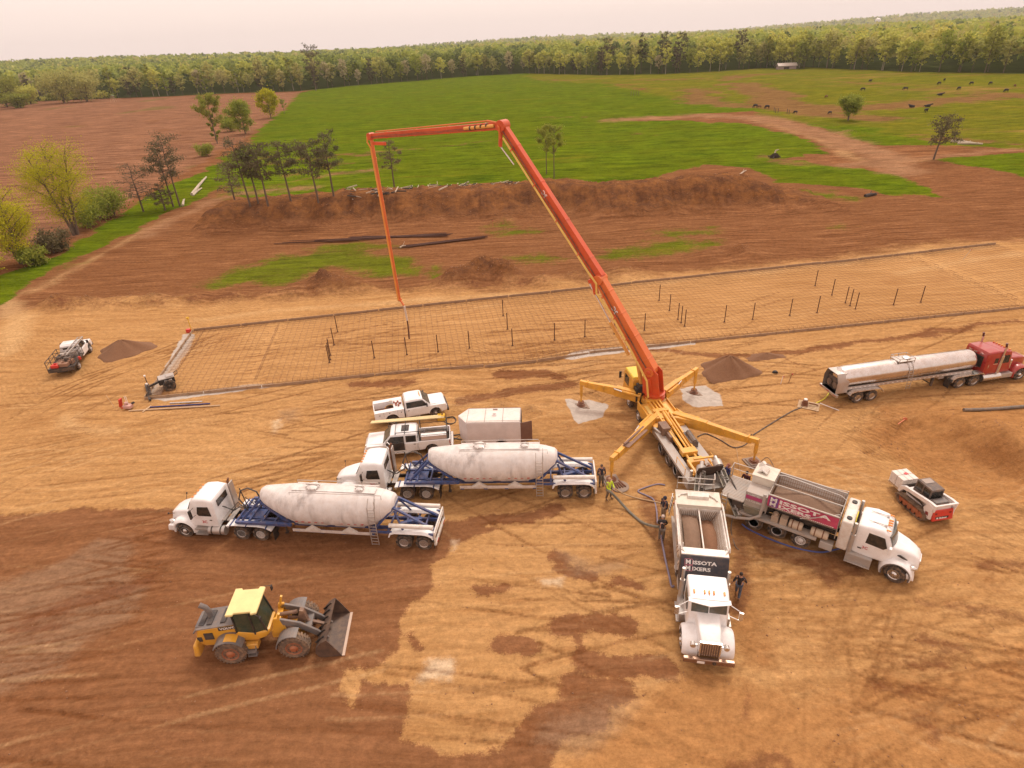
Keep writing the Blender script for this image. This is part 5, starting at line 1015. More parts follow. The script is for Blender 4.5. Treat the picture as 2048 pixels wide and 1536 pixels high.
    def load(y0,y1,m,zc,nm,sd):
        b=B();nx,ny=26,14;V=[];r=random.Random(sd)
        for i in range(nx):
            for j in range(ny):
                x=X0+.1+(X1-X0-.2)*i/(nx-1);y=y0+(y1-y0)*j/(ny-1);e=abs(y)
                z=zc+.5*math.exp(-(((x-(X0+X1)/2)/1.3)**2+((y-(y0+y1)/2)/.6)**2))+r.uniform(-.025,.025);z=max(z,1.4+(e-.35)*1.85) if False else z;V.append((x,y*.92,z))
        b.add(V,[(i*ny+j,(i+1)*ny+j,(i+1)*ny+j+1,i*ny+j+1) for i in range(nx-1) for j in range(ny-1)]);return b.obj(nm,m,t,ang=60)
    if classic:load(-1.0,-.05,GRAV,2.5,'gravel_load',3);load(.05,1.05,SANDM,2.2,'sand_load',4)
    else:load(-1.0,1.05,GRAV,2.5,'gravel_load',5)
    b=B()
    if not classic:b.tube([(X0,.75,3.2),(X0+.4,.75,3.3),(X1-.3,.6,3.25),(X1,.55,3.1)],.03,6);b.tube([(X1,-1.0,3.15),(X1-1.2,-1.35,2.6),(X1-1.9,-1.45,2.3)],.03,6);b.tube([(X1,1.15,3.3),(X1-1.0,1.2,3.1)],.025,6)
    else:
        for s in(1,-1):b.tube([(X0-.3,s*1.28,3.3),(X0,s*1.3,3.35),(X1,s*1.3,3.2),(X1+.1,s*1.3,3.0)],.05,6);b.tube([(X1+.5,s*1.0,3.1),(X1+.1,s*1.25,3.3)],.03,6)
    b.bar((X1,-1.1,3.0),(X1,-1.1,3.35),.05);b.bar((X1,1.1,3.0),(X1,1.1,3.35),.05);b.obj('tarp_rail',ALU if not classic else WHTD,t)
    # side gear
    for s in(1,-1):
        for x,l in((1.9,.75),(3.1,.95)):
            b=B();b.lathe([(0,.0),(.0,.22),(.05,.26),(l-.05,.26),(l,.22),(l,0)],(x,s*.93,1.32),'x',n=18);b.obj('admix_tank',mat('cream plastic tank',(.56,.44,.32),.5,dust=.3),t)
            b=B()
            for q in(.25,.7):b.lathe([(-.03,.27),(.03,.27)],(x+l*q,s*.93,1.32),'x',n=18)
            splitobj(b,'tank_strap',RUST,t)
        b=B();b.box(.9,1.3,min(s*.7,s*1.15),max(s*.7,s*1.15),1.1,1.55);b.box(1.4,1.8,min(s*.7,s*1.15),max(s*.7,s*1.15),1.12,1.6);b.cyl((1.1,s*.95,1.5),(1.1,s*.95,1.75),.14,n=10);b.obj('valve_box',mat('cream machinery',(.46,.36,.27),.6,dust=.4),t,.02)
        b=B();b.box(-.9,3.5,min(s*.68,s*1.28),max(s*.68,s*1.28),1.07,1.12);b.box(-.9,3.5,s*1.28-.02,s*1.28+.02,.98,1.13);b.obj('fender',GREYP,t,.01)
        b=B();b.box(3.7,4.4,min(s*.75,s*1.2),max(s*.75,s*1.2),.5,1.0);b.obj('tool_box',GREYP,t,.04)
        b=B();b.box(X0,X1,min(s*.4,s*.7),max(s*.4,s*.7),1.4,1.7);b.obj('conveyor_side',BLACK,t)
    if not classic:
        y=-1.245;b=B();b.cbox(((X0+X1)/2,y-.012,2.66),(X1-X0,.02,.76));b.obj('banner',mat('crimson banner',(.50,.045,.13),.5,dust=.3,scale=.8,var=.3),t)
        b=B();b.cbox((X0+.35,y-.026,2.66),(.5,.012,.7));b.obj('banner_patch',mat('violet patch',(.16,.05,.26),.5,dust=.25),t)
        fr=lambda x,z:frame((x,y-.03,z),(1,0,0),(0,0,1))
        text_mesh('M',.42,'banner_lettering',LETW,t,fr(X0+.12,2.68),.006,.012,1.25);text_mesh('ISSOTA',.36,'banner_lettering',LETW,t,fr(X0+.62,2.70),.006,.012,2.35)
        text_mesh('M',.38,'banner_lettering',LETW,t,fr(X0+.12,2.37),.006,.012,1.25);text_mesh('IXERS',.30,'banner_lettering',LETW,t,fr(X0+.62,2.40),.006,.012,2.35)
        b=B();rn=random.Random(2)
        for i in range(34):b.cbox((X0+.3+.1*i,y-.025,2.315),(.05+.03*rn.random(),.01,.05))
        b.obj('banner_small_print',LETW,t)
    # cement bin over the tail
    b=B();cx0,cx1,cy0,cy1=(-.75,.5,-.1,1.2) if not classic else(-.75,.5,-1.22,1.22)
    b.box(cx0,cx1,cy0,cy1,1.7,3.22);b.obj('cement_bin',mat('cement dusted cream',(.68,.62,.52),.6,dust=.3),t,.04)
    b=B();b.box(cx0-.04,cx1+.04,cy0-.04,cy1+.04,3.22,3.30);b.obj('bin_lid',mat('cement dusted cream',(.68,.62,.52),.6,dust=.3),t,.02)
    b=B()
    if classic:b.box(-.45,-.05,-.6,.6,3.3,3.48);b.tube([(-.4,-.6,3.38),(-.3,-1.0,3.36),(-.1,-1.1,3.34)],.05,6);b.tube([(-.4,.6,3.38),(-.1,.95,3.36),(.1,1.05,3.34)],.05,6)
    else:
        for i in range(5):b.tube([(-.55,.25+.15*i,3.32),(-.3,.3+.14*i,3.5),(0,.2+.15*i,3.4)],.07,6)
        b.cyl((-.6,1.0,3.3),(-.4,1.0,3.62),.13,n=10)
    b.obj('bin_fittings',WHTD,t)
    if not classic:
        b=B();b.box(-.75,.5,-1.2,-.1,1.7,2.75);b.obj('control_cabinet',GREYP,t,.03)
        b=B();b.cbox((-.15,-1.215,2.4),(1.1,.015,.26));b.obj('side_banner',mat('magenta banner',(.48,.06,.20),.5,dust=.3),t);text_mesh('612-722-8888',.17,'phone_lettering',LETW,t,frame((-.68,-1.225,2.1),(1,0,0),(0,0,1)),.005,.004)
        text_mesh('A LIMITED',.16,'side_lettering',LETW,t,frame((-.62,-1.225,2.56),(1,0,0),(0,0,1)),.005,.004)
        b=B();b.loft([[(x,yy,z) for x,yy,z in((-.6,-1.25,1.2),(.2,-1.25,1.2),(.2,-.7,1.2),(-.6,-.7,1.2))],[(x,yy,z) for x,yy,z in((-.75,-1.35,1.75),(.35,-1.35,1.75),(.35,-.6,1.75),(-.75,-.6,1.75))]]);b.obj('side_hopper',mat('grey green hopper',(.22,.21,.16),.6,dust=.4),t)
        b=B();b.tube([(.35,-1.25,3.0),(.35,-1.32,2.2),(.3,-1.35,1.4),(-.2,-1.45,1.0),(-1.0,-1.5,.75),(-2.0,-1.5,.6),(-3.2,-1.7,.4)],.09,8);b.obj('cement_fill_pipe',GREYP,t)
    # rear platform, ladder, rails
    b=B();b.box(-2.2,-.8,-1.15,1.15,1.75,1.82) if not classic else b.box(-1.7,-.8,-1.15,1.15,1.2,1.26)
    if not classic:
        for i in range(16):b.box(-2.2,-.8,-1.1+.14*i,-1.07+.14*i,1.82,1.84)
    b.obj('rear_platform',GREYP,t)
    b=B();zb=1.8 if not classic else 1.25
    if not classic:b.tube([(-2.2,1.15,zb),(-2.2,1.15,zb+1.0),(-.9,1.15,zb+1.0),(-.9,1.15,zb)],.025,6);b.tube([(-2.2,1.15,zb+.55),(-.9,1.15,zb+.55)],.02,6);b.tube([(-2.2,1.1,zb+.0),(-2.2,1.1,zb+1.0),(-2.2,.5,zb+1.0),(-2.2,.5,zb)],.025,6)
    else:b.tube([(-.9,-1.15,3.3),(-.95,-1.15,4.1),(-.95,.95,4.1),(-.9,1.0,3.3)],.03,6);b.tube([(-.92,-1.15,3.7),(-.95,.97,3.7)],.025,6);b.tube([(-1.5,1.0,3.0),(-1.5,1.0,4.1),(-.95,.95,4.1)],.03,6)
    b.obj('guard_rail',ALU,t)
    b=B()
    for xx in(-2.1,-1.75):b.bar((xx,-1.35,.4),(xx,-1.2,zb+.4 if not classic else 1.9),.045)
    for i in range(6):b.bar((-2.1,-1.34+.02*i,.5+.28*i),(-1.75,-1.34+.02*i,.5+.28*i),.04)
    b.obj('ladder',ALU,t)
    b=B();b.box(-1.5,-.5,-.95,-.4,.9,1.6);b.box(-1.6,-.6,.3,.9,.9,1.5);b.cyl((-1.2,0,.9),(-1.2,0,1.7),.3,n=14);b.obj('rear_machinery',mat('dark machinery',(.10,.08,.07),.6,dust=.5),t,.03)
    for s in(1,-1):b=B();b.cbox((-2.25,s*1.0,1.0),(.06,.2,.12));b.obj('tail_lamp',REDL,t)
    return t
def mixing_auger(t,p,q,r=.24):
    p=Vector(p);q=Vector(q);d=(q-p).normalized();sd=d.cross(Vector((0,0,1))).normalized();up=sd.cross(d);b=B();R0=[]
    for c in(p,q):
        R0.append([tuple(c+sd*(r*math.cos(a))+up*(r*math.sin(a)*1.0)) for a in [R_(180+180*i/10) for i in range(11)]]+[tuple(c+sd*((r-.03)*math.cos(a))+up*((r-.03)*math.sin(a)+.02)) for a in [R_(360-180*i/10) for i in range(11)]])
    b.loft(R0);b.bar(p+sd*r,q+sd*r,.06,.06);b.bar(p-sd*r,q-sd*r,.06,.06);b.obj('mixing_trough',mat('cement grey metal',(.24,.23,.19),.6,dust=.5),t)
    b=B();b.cyl(p,q,.05,n=8);L_=(q-p).length;nn_=int(L_/.12)
    for i in range(nn_):
        a=i*.9;c=p+d*(i*.12+.06);b.bar(c,c+(sd*math.cos(a)+up*math.sin(a))*(r-.04),.03,.1)
    b.obj('auger_screw',ALU,t)
    b=B();b.cyl(q-d*.1-up*.05,q+d*.35-up*.05,r*1.15,n=18);b.cyl(q+d*.1,q+d*.1-Vector((0,0,.55)),r*1.0,r*.75,n=14);b.cyl(q+d*.35,q+d*.7,.13,n=10);b.obj('auger_head',ALU,t)
    b=B();b.cyl(p+up*.5+sd*.3+d*.2,p+(q-p)*.7+up*.25+sd*.3,.05,n=8);b.obj('lift_cylinder',DARK,t)
HR=R_(-36.7);mp=gz(1550,1076);mr_=ahead((mp.x-math.sin(HR)*1.15,mp.y+math.cos(HR)*1.15),HR,-1.36)
mixR=mixer('white mixer truck with a crimson banner along its gravel bin, parked at an angle',False);place(mixR,mr_,HR)
HF=R_(-101.3);fr_=ahead((9.0,19.95),HF,-7.6)
mixF=mixer('mixer truck with a navy front panel and square nose, its bonnet facing the camera',True);place(mixF,fr_,HF)
def loc_of(o,w):
    a=o.rotation_euler.z;dx,dy=w[0]-o.location.x,w[1]-o.location.y;return(dx*math.cos(a)+dy*math.sin(a),-dx*math.sin(a)+dy*math.cos(a),w[2]-o.location.z)
hop=pump.matrix_basis
def pw(x,y,z):
    a=R_(98);return(12.15+x*math.cos(a)-y*math.sin(a),33.92+x*math.sin(a)+y*math.cos(a),z)
mixing_auger(mixR,loc_of(mixR,tuple(gz(1478,1030,1.0))),loc_of(mixR,tuple(gz(1437,930,2.1))),.27)
mixing_auger(mixF,loc_of(mixF,tuple(gz(1395,1000,1.2))),loc_of(mixF,tuple(gz(1402,942,2.1))),.27)
for k_,l in(('FL','square pad stack on the pale concrete slab left of the pump truck'),('FR','square pad stack on the pale concrete slab behind the pump truck')):pad_stack(FEET[k_],l)
for k_,l in(('RL','pad stack with loose timbers under the outrigger beside the two standing workers'),('RR','pad stack with loose timbers under the outrigger beyond the banner mixer truck')):pad_stack(FEET[k_],l,True)
# the two white bulk rigs
H1=R_(171.7);r1=near_left(849,1100,H1);o=bulk_trailer('bulk tank trailer nearest the wheel loader, grey streaks down its tank',BG);place(o,r1,H1)
o=tractor('front white day cab tractor, coupled to the nearer bulk tank trailer','white tractor units');place(o,ahead(r1,H1,10.6),H1)
H2=R_(176.3);r2=near_left(1168,998,H2);o=bulk_trailer('bulk tank trailer in front of the enclosed cargo trailer',BG);place(o,r2,H2)
o=tractor('rear white day cab tractor beside the pickup with the open door','white tractor units');place(o,ahead(r2,H2,10.65),H2)
# ---------------------------------------------------------------- red tractor and stainless tanker
REDP=mat('red truck paint',(.36,.018,.016),.3,dust=.22,coat=.5)
STEEL=mat('polished tank steel',(.70,.65,.61),.22,.92,dust=.4,streak=.2,streakcol=(.5,.42,.36))
def tanker():
    t=thing('milk_tanker_trailer','long polished steel tanker trailer behind the red tractor unit','tanker trailer')
    n=32;R=.86;zc=2.02;b=B();pr=[(-1.55,.42),(-1.45,.62),(-1.2,.80),(-.9,.86),(4.6,.87),(4.62,.885),(5.6,.885),(5.62,.87),(10.6,.86),(10.8,.80),(10.9,.66),(10.95,.4)]
    b.loft([[(x,r*math.cos(2*math.pi*i/n),zc+r*math.sin(2*math.pi*i/n)) for i in range(n)] for x,r in pr]);b.obj('tank',STEEL,t,ang=20)
    b=B();b.loft([[(x,y,z) for y,z in((-.85,.95),(.85,.95),(.86,2.0),(.6,2.62),(-.6,2.62),(-.86,2.0))] for x in(-1.95,-.9)],caps=False);b.loft([[(x,y*.96,.95+(z-.95)*.97) for y,z in((-.85,.95),(.85,.95),(.86,2.0),(.6,2.62),(-.6,2.62),(-.86,2.0))] for x in(-1.95,-1.0)],caps=False);b.obj('rear_cabinet',mat('brushed steel',(.52,.48,.45),.4,.7,dust=.4),t)
    b=B()
    for y in(-.35,.35):b.lathe([(-.03,.2),(-.03,.27),(.03,.27),(.03,.2)],(-1.75,y,1.5),'x',n=18)
    b.box(-1.6,-1.55,-.75,.75,1.0,2.0);b.obj('cabinet_fittings',mat('dark machinery',(.10,.08,.07),.6,dust=.5),t)
    b=B();b.box(-2.0,-1.8,-1.1,1.1,.72,.95);b.obj('rear_bumper',mat('brushed steel',(.52,.48,.45),.4,.7,dust=.4),t,.02)
    for y in(-.95,-.75,-.1,0,.1,.75,.95):b=B();b.cbox((-2.01,y,.84),(.02,.1,.07));b.obj('tail_lamp',REDL,t)
    b=B();b.box(3.6,5.0,-.5,.5,2.88,2.93);b.tube([(3.6,-.5,3.15),(5.0,-.5,3.15),(5.0,.5,3.15),(3.6,.5,3.15),(3.6,-.5,3.15)],.03,6)
    for x in(3.6,4.3,5.0):
        for y in(-.5,.5):b.bar((x,y,2.75),(x,y,3.15),.04)
    b.obj('top_platform',ALU,t)
    b=B();b.lathe([(2.9,.3),(3.02,.32),(3.08,.2),(3.1,0)],(4.65,0,0),'z',n=18);b.obj('manhole_lid',CHR,t)
    b=B()
    for s in(-.18,.18):b.tube([(4.6+s,-.35,2.95),(4.6+s,-.75,2.6),(4.6+s,-.93,2.05),(4.6+s,-.98,1.2),(4.6+s,-1.0,.6)],.022,6)
    for i in range(9):
        f=i/8;y=-.93-.06*f if i>1 else -.8+(-.1*i);z=2.45-1.8*f;b.bar((4.42,y,z),(4.78,y,z),.03)
    b.obj('ladder',ALU,t)
    b=B()
    for s in(1,-1):b.box(-.9,10.6,s*.8-.04,s*.8+.04,1.18,1.42)
    b.box(-1.6,10.4,-.45,.45,.98,1.2);b.box(7.6,8.1,-.75,.75,.9,1.1);b.obj('underframe',mat('brushed steel',(.52,.48,.45),.4,.7,dust=.4),t,.01)
    b=B()
    for i in range(27):
        x=-.6+.42*i;b.cbox((x,-.848,1.3),(.14,.02,.06));b.cbox((x,.848,1.3),(.14,.02,.06))
    b.obj('reflective_tape',LETW,t)
    for s in(1,-1):
        b=B();P=[(-.85,.85),(-.72,1.02),(-.4,1.12),(1.7,1.12),(2.0,1.0),(2.15,.8),(2.2,.8),(2.05,1.05),(1.73,1.17),(-.42,1.17),(-.78,1.06),(-.9,.87)];b.prism(P,s*.68,s*1.27);b.obj('fender',CHR,t)
    b=B();b.box(7.0,7.15,-.8,-.6,.35,1.1);b.box(7.0,7.15,.6,.8,.35,1.1);b.cyl((7.07,-.7,.5),(7.07,.7,.5),.05);b.obj('landing_leg',DARK,t)
    axle(t,0,1.0,r=.5,dual=True,rimk=CHR);axle(t,1.27,1.0,r=.5,dual=True,rimk=CHR)
    return t
def red_tractor():
    t=thing('tractor_unit','red long nosed tractor unit with sleeper cab and twin chrome stacks','truck')
    b=B()
    for s in(1,-1):b.box(-1.0,6.6,s*.42-.045,s*.42+.045,.78,1.06)
    b.cyl((.65,0,1.02),(.65,0,1.14),.48,n=18);b.obj('chassis',DARK,t)
    b=B();b.loft([rr(x,1.1,c,z0,z1,.14) for x,c,z0,z1 in((1.95,1.04,1.0,2.86),(2.05,1.08,.95,2.98),(3.0,1.08,.95,3.02),(3.28,1.06,.95,2.96))]);b.obj('sleeper',REDP,t,ang=40)
    b=B();b.loft([rr(x,1.0,c,z0,z1,.12) for x,c,z0,z1 in((3.29,.98,.9,2.88),(3.8,.98,.88,2.92),(4.3,.95,.88,2.86),(4.38,.93,.88,2.76),(4.6,.9,.88,2.05))]);b.obj('cab',REDP,t,ang=40)
    b=B();b.loft([rr(x,a,a-.04,.9,z1,.12) for x,a,z1 in((4.58,.72,2.04),(5.6,.62,1.95),(6.35,.54,1.86),(6.45,.5,1.8))]);b.obj('hood',REDP,t,ang=40)
    b=B();b.box(1.90,1.96,-.75,.75,1.5,2.5);b.obj('rear_window',GLASS,t,.02)
    b=B()
    for y in(-.5,.1,.6):b.box(1.86,1.95,y-.16,y+.16,2.62,2.68)
    b.tube([(1.9,-.5,1.5),(1.8,.2,1.1),(1.6,.5,1.2)],.03,6);b.obj('work_lamp',CHR,t)
    for s in(1,-1):
        n=14;b=B();b.loft([[(5.75+(.64+dr)*math.cos(a),s*y,.52+(.64+dr)*math.sin(a)) for dr,y in((0,.55),(0,1.2),(.06,1.22),(.14,1.14),(.2,.9),(.22,.55))] for a in [R_(-5+200*i/n) for i in range(n+1)]]);b.obj('wheel_arch',REDP,t,ang=50)
        glasspane(t,[(3.5,s*.995,1.8),(4.3,s*.99,1.8),(4.25,s*.97,2.5),(3.5,s*.975,2.55)],.012);glasspane(t,[(2.75,s*1.095,1.95),(3.1,s*1.095,1.95),(3.1,s*1.085,2.4),(2.75,s*1.085,2.4)],.012)
        b=B();b.box(2.25,2.3,s*1.11-.01,s*1.11+.01,1.55,1.9);b.box(2.7,3.15,s*1.1-.015,s*1.1+.015,1.85,1.9);b.obj('grab_handle',CHR,t)
        b=B();b.cyl((3.35,s*1.12,1.0),(3.35,s*1.12,2.6),.12,n=14);b.cyl((3.35,s*1.12,2.6),(3.35,s*1.12,3.55),.085,n=14);b.obj('exhaust_stack',CHR,t)
        b=B();b.cyl((3.35,s*1.12,3.4),(3.25,s*1.12,3.75),.087,n=12);b.obj('stack_tip',mat('scorched steel',(.12,.05,.04),.5,.5,dust=.1),t)
        b=B();b.cyl((2.05,s*.98,.64),(3.75,s*.98,.64),.32,n=22);b.obj('fuel_tank',CHR,t)
        b=B();b.box(3.8,4.9,min(s*.75,s*1.2),max(s*.75,s*1.2),.45,.85);b.obj('step_box',ALU,t,.02)
        b=B();P=[(-.9,.72),(-.82,.95),(-.5,1.12),(1.85,1.20),(2.0,1.05),(2.05,1.08),(1.9,1.26),(-.52,1.18),(-.88,1.0),(-.96,.74)];b.prism(P,s*.66,s*1.27);b.obj('fender',CHR,t)
        b=B();b.box(-1.1,-1.07,min(s*.65,s*1.2),max(s*.65,s*1.2),.2,.95);b.obj('mud_flap',BLACK,t)
        b=B();b.cyl((4.6,s*.82,1.2),(4.6,s*.82,1.95),.17,n=14);b.obj('air_cleaner',CHR,t)
    b=B()
    for i in range(7):b.box(4.12,4.3,-.75+.25*i-.03,-.75+.25*i+.03,2.88,2.97)
    splitobj(b,'marker_lamp',AMB,t)
    glasspane(t,[(4.4,.8,2.68),(4.4,-.8,2.68),(4.6,-.84,2.12),(4.6,.84,2.12)],.02,WSC,'windscreen')
    b=B();b.box(6.44,6.52,-.48,.48,.8,1.8);b.obj('grille',CHR,t,.02);b=B();b.box(6.55,6.75,-1.2,1.2,.45,.8);b.obj('bumper',CHR,t,.03)
    axle(t,0,1.0,r=.51,dual=True,rimk=CHR);axle(t,1.36,1.0,r=.51,dual=True,rimk=CHR);axle(t,5.75,1.04,r=.52,w=.3,rimk=CHR)
    return t
HT=R_(9.2);rt=near_right(1713,806,HT,1.15);o=tanker();place(o,rt,HT);o=red_tractor();place(o,ahead(rt,HT,9.45),HT)
# ---------------------------------------------------------------- pickups
def arcpts(xc,zc,r,n=8):return [(xc+r*math.cos(R_(180-180*i/n)),zc+r*math.sin(R_(180-180*i/n))) for i in range(n+1)]
def pickup(label,crew):
    """x=0 rear axle, nose +x"""
    t=thing('pickup_truck',label,'pickup truck');wb=3.57 if not crew else 3.95;fr=wb+.98;cb=1.12 if not crew else .98
    W_=.98
    lo=[(cb,.48)]+[(wb-.52,.48)]+arcpts(wb,.46,.52)[1:-1]+[(wb+.52,.48),(fr-.1,.5),(fr,.62),(fr,1.0),(fr-.12,1.18),(wb-.55,1.22),(cb,1.22)]
    b=B();b.prism(lo,-W_,W_);b.obj('body',WHT,t,.05,ang=35)
    b=B();b.loft([rr(x,a,c,1.0,z1,.1) for x,a,c,z1 in((wb-.62,.92,.86,1.28),(wb,.92,.84,1.30),(fr-.25,.84,.76,1.2),(fr-.08,.78,.7,1.08))]);b.obj('hood',WHT,t,ang=45)
    x0=cb+.02;ws0,ws1=wb-.95,wb-.35
    b=B();b.loft([rr(x,.93,c,1.15,z1,.12) for x,c,z1 in((x0,.80,1.72),(x0+.1,.80,1.88),(x0+.5,.80,1.94),(ws0-.15,.79,1.93),(ws0,.78,1.86),(ws0+.3,.82,1.58),(ws1,.86,1.30))]);b.obj('cab',WHT,t,ang=42)
    glasspane(t,[(ws0+.03,.70,1.855),(ws0+.03,-.70,1.855),(ws1-.02,-.83,1.33),(ws1-.02,.83,1.33)],.018,WSC,'windscreen')
    glasspane(t,[(x0-.01,.62,1.35),(x0-.01,-.62,1.35),(x0+.01,-.60,1.70),(x0+.01,.60,1.70)],.018)
    for s in(1,-1):
        f=lambda z:s*(.945-.145*(z-1.15)/.75+.004)
        z0_,z1_=1.27,1.76
        if crew:
            segs=[(x0+.12,x0+.88),(x0+1.02,ws0-.02)]
        else:segs=[(x0+.12,ws0-.02)]
        for k_,(a,c) in enumerate(segs):
            last=k_==len(segs)-1
            glasspane(t,[(a,f(z0_),z0_),(c+(.42 if last else 0),f(z0_),z0_),(c,f(z1_),z1_),(a,f(z1_),z1_)],.012)
        for a,c in segs:b=B();b.box(a+.05,a+.2,s*W_-.012,s*W_+.022,1.06,1.10);b.obj('door_handle',BLACK,t)
        for a,c in segs:
            b=B()
            for x in(a-.06,):b.box(x-.006,x+.006,s*(W_+.001)-.004,s*(W_+.001)+.004,.55,1.2)
            b.obj('door_gap',DARK,t)
        mirror(t,ws0+.28,s*.95,1.42,s,.3,m=BLACK,arm=.16)
        b=B();b.ball((fr-.12,s*.80,.98),(.14,.16,.11));b.obj('headlight',CHR,t)
        b=B();b.arch(wb,.46,.50,.56,0,180,s*.955,s*.995,12);b.obj('arch_trim',WHT if crew else WHT,t)
    b=B();b.box(fr-.02,fr+.16,-.96,.96,.42,.72);b.obj('bumper',DARK if not crew else CHR,t,.05)
    b=B();b.box(fr-.02,fr+.04,-.55,.55,.74,1.05);b.obj('grille',DARK if not crew else CHR,t,.02)
    b=B();b.box(-1.3,wb+.6,-.5,.5,.42,.56);b.obj('chassis',DARK,t)
    axle(t,0,.84,r=.41,w=.26,rimk=RIM);axle(t,wb,.84,r=.41,w=.26,rimk=RIM)
    return t,wb,fr,cb,x0,ws0,ws1,W_
UH=R_(14.5);t,wb,fr,cb,x0,ws0,ws1,W_=pickup('white regular cab pickup with a white utility box body and open tool bed',False);place(t,near_right(787,850,UH,.96),UH)
b=B();z0=1.62
for s in(1,-1):
    P=[(-1.3,.62),(-.55,.62)]+arcpts(0,.5,.55)[1:-1]+[(.55,.62),(1.02,.55),(1.02,1.34),(-1.3,1.34)]
    b=B();b.prism(P,s*.62,s*1.04);b.obj('side_box',WHT,t,.02)
    b=B();b.box(-1.32,1.04,min(s*.60,s*1.06),max(s*.60,s*1.06),1.34,1.38);b.obj('box_lid',WHT,t,.01)
    for x in(-.95,.8,-.15):b=B();b.cbox((x,s*1.045,1.12 if x<-.2 or x>0 else 1.2),(.1,.02,.05));b.obj('latch',BLACK,t)
    for x in(-.62,.5):b=B();b.box(x-.006,x+.006,s*1.04-.004,s*1.04+.004,.9,1.33);b.obj('door_gap',DARK,t)
b=B();b.box(-1.3,1.02,-.62,.62,.72,.78);b.obj('bed_floor',RUST,t)
b=B();b.box(.98,1.03,-.62,.62,.78,1.36);b.box(.25,.98,-.6,.6,.78,1.36);b.obj('bed_chest',WHT,t,.02)
b=B();b.box(-1.36,-1.3,-1.0,1.0,.6,1.3);b.obj('tailgate',WHT,t,.01)
rn=random.Random(3)
for i in range(9):
    b=B();b.lathe([(0,.07),(.12,.08),(.14,.03),(.14,0)],(.35+rn.random()*.5,-.45+rn.random()*.8,1.37),'z',n=8);b.obj('red_fitting',mat('red brown fittings',(.32,.09,.05),.6,dust=.2),t)
for i,y in enumerate((-.35,-.15,0,.15,.35)):
    b=B();b.box(ws0-.2,ws0-.12,y-.05,y+.05,1.925,1.96);b.obj('roof_lamp',AMB,t)
b=B();b.cyl((.1,.3,1.4),(.1,.3,1.62),.14,.10,n=10);b.obj('bucket_in_bed',WHTD,t)
CHd=gz(768,917)-gz(866,908);CH=math.atan2(CHd.y,CHd.x)
t,wb,fr,cb,x0,ws0,ws1,W_=pickup('white crew cab pickup with its front door open and long yellow boards on a rack',True);place(t,near_left(866,908,CH,.96),CH)
P=[(-1.35,.62),(-.52,.55)]+arcpts(0,.46,.5)[1:-1]+[(.52,.55),(cb-.02,.5),(cb-.02,1.24),(-1.38,1.24)]
for s in(1,-1):
    b=B();b.prism(P,s*.86,s*.98);b.obj('bed_side',WHT,t,.02)
    b=B();b.cbox((-1.36,s*.9,1.02),(.08,.16,.36));b.obj('tail_lamp',REDL,t)
b=B();b.box(-1.35,.96,-.86,.86,.68,.74);b.obj('bed_floor',DARK,t)
b=B();b.box(-1.42,-1.36,-.88,.88,.7,1.22);b.obj('tailgate',WHT,t,.02);b=B();b.box(-1.62,-1.42,-.95,.95,.5,.68);b.obj('bumper',CHR,t,.03)
b=B();b.box(-1.15,.75,.42,.84,1.24,1.55);b.obj('tool_box',mat('pinkish aluminium box',(.62,.46,.38),.5,dust=.3),t,.01);b=B();b.box(-1.16,.76,.41,.85,1.55,1.6);b.obj('tool_box_lid',WHT,t,.01)
b=B()
for x in(-1.2,.85):
    for s in(1,-1):b.bar((x,s*.9,1.2),(x,s*.86,2.08),.05)
    b.bar((x,-.88,2.08),(x,.88,2.08),.05)
for s in(1,-1):b.bar((-1.2,s*.86,2.08),(2.6,s*.80,2.08),.045);b.bar((-1.2,s*.88,1.7),(.85,s*.88,1.7),.03)
for x in(1.9,2.6):
    b.bar((x,-.80,2.08),(x,.80,2.08),.04)
    for s in(1,-1):b.bar((x,s*.8,2.08),(x,s*.78,1.9),.04)
b.obj('ladder_rack',BLACK,t)
b=B();b.box(-.9,.5,-.7,.0,.76,1.25);b.cyl((-.5,.2,.8),(.6,.2,.8),.2,n=12);b.obj('bed_cargo',mat('dark machinery',(.10,.08,.07),.6,dust=.5),t,.02)
b=B();b.box(x0+.62,x0+1.2,-.42,.42,1.945,1.96);b.obj('sun_roof',GLASS,t,.01)
b=B();b.box(x0+.4,ws0+.1,.96,1.0,.44,.5);b.box(x0+.3,ws0+.1,-1.12,-1.0,.4,.45);b.box(x0+.1,ws0+.1,1.0,1.12,.4,.45);b.obj('running_board',CHR,t)
b=B();b.box(x0+1.0,ws0+.3,.80,.9862,.62,1.26);b.obj('door_opening_shade',BLACK,t)  # solid black block in place of the shaded cab behind the open door
b=B();px,py=ws0+.34,.98;a=R_(62);dx,dy=-math.cos(a),math.sin(a)
def dp(u,z,o=0.):return(px+dx*u+dy*o,py+dy*u-dx*o,z)
Q=[(0,.55),(1.0,.55),(1.02,1.22),(0,1.22)];b.add([dp(u,z) for u,z in Q]+[dp(u,z,.07) for u,z in Q],[(3,2,1,0),(4,5,6,7),(0,1,5,4),(1,2,6,5),(2,3,7,6),(3,0,4,7)])
for (u0,z0_),(u1,z1_) in(((0.0,1.22),(.42,1.74)),((.42,1.74),(.98,1.76)),((.98,1.76),(1.0,1.22))):b.bar(dp(u0,z0_,.035),dp(u1,z1_,.035),.05)
b.obj('open_door',WHT,t,.01)
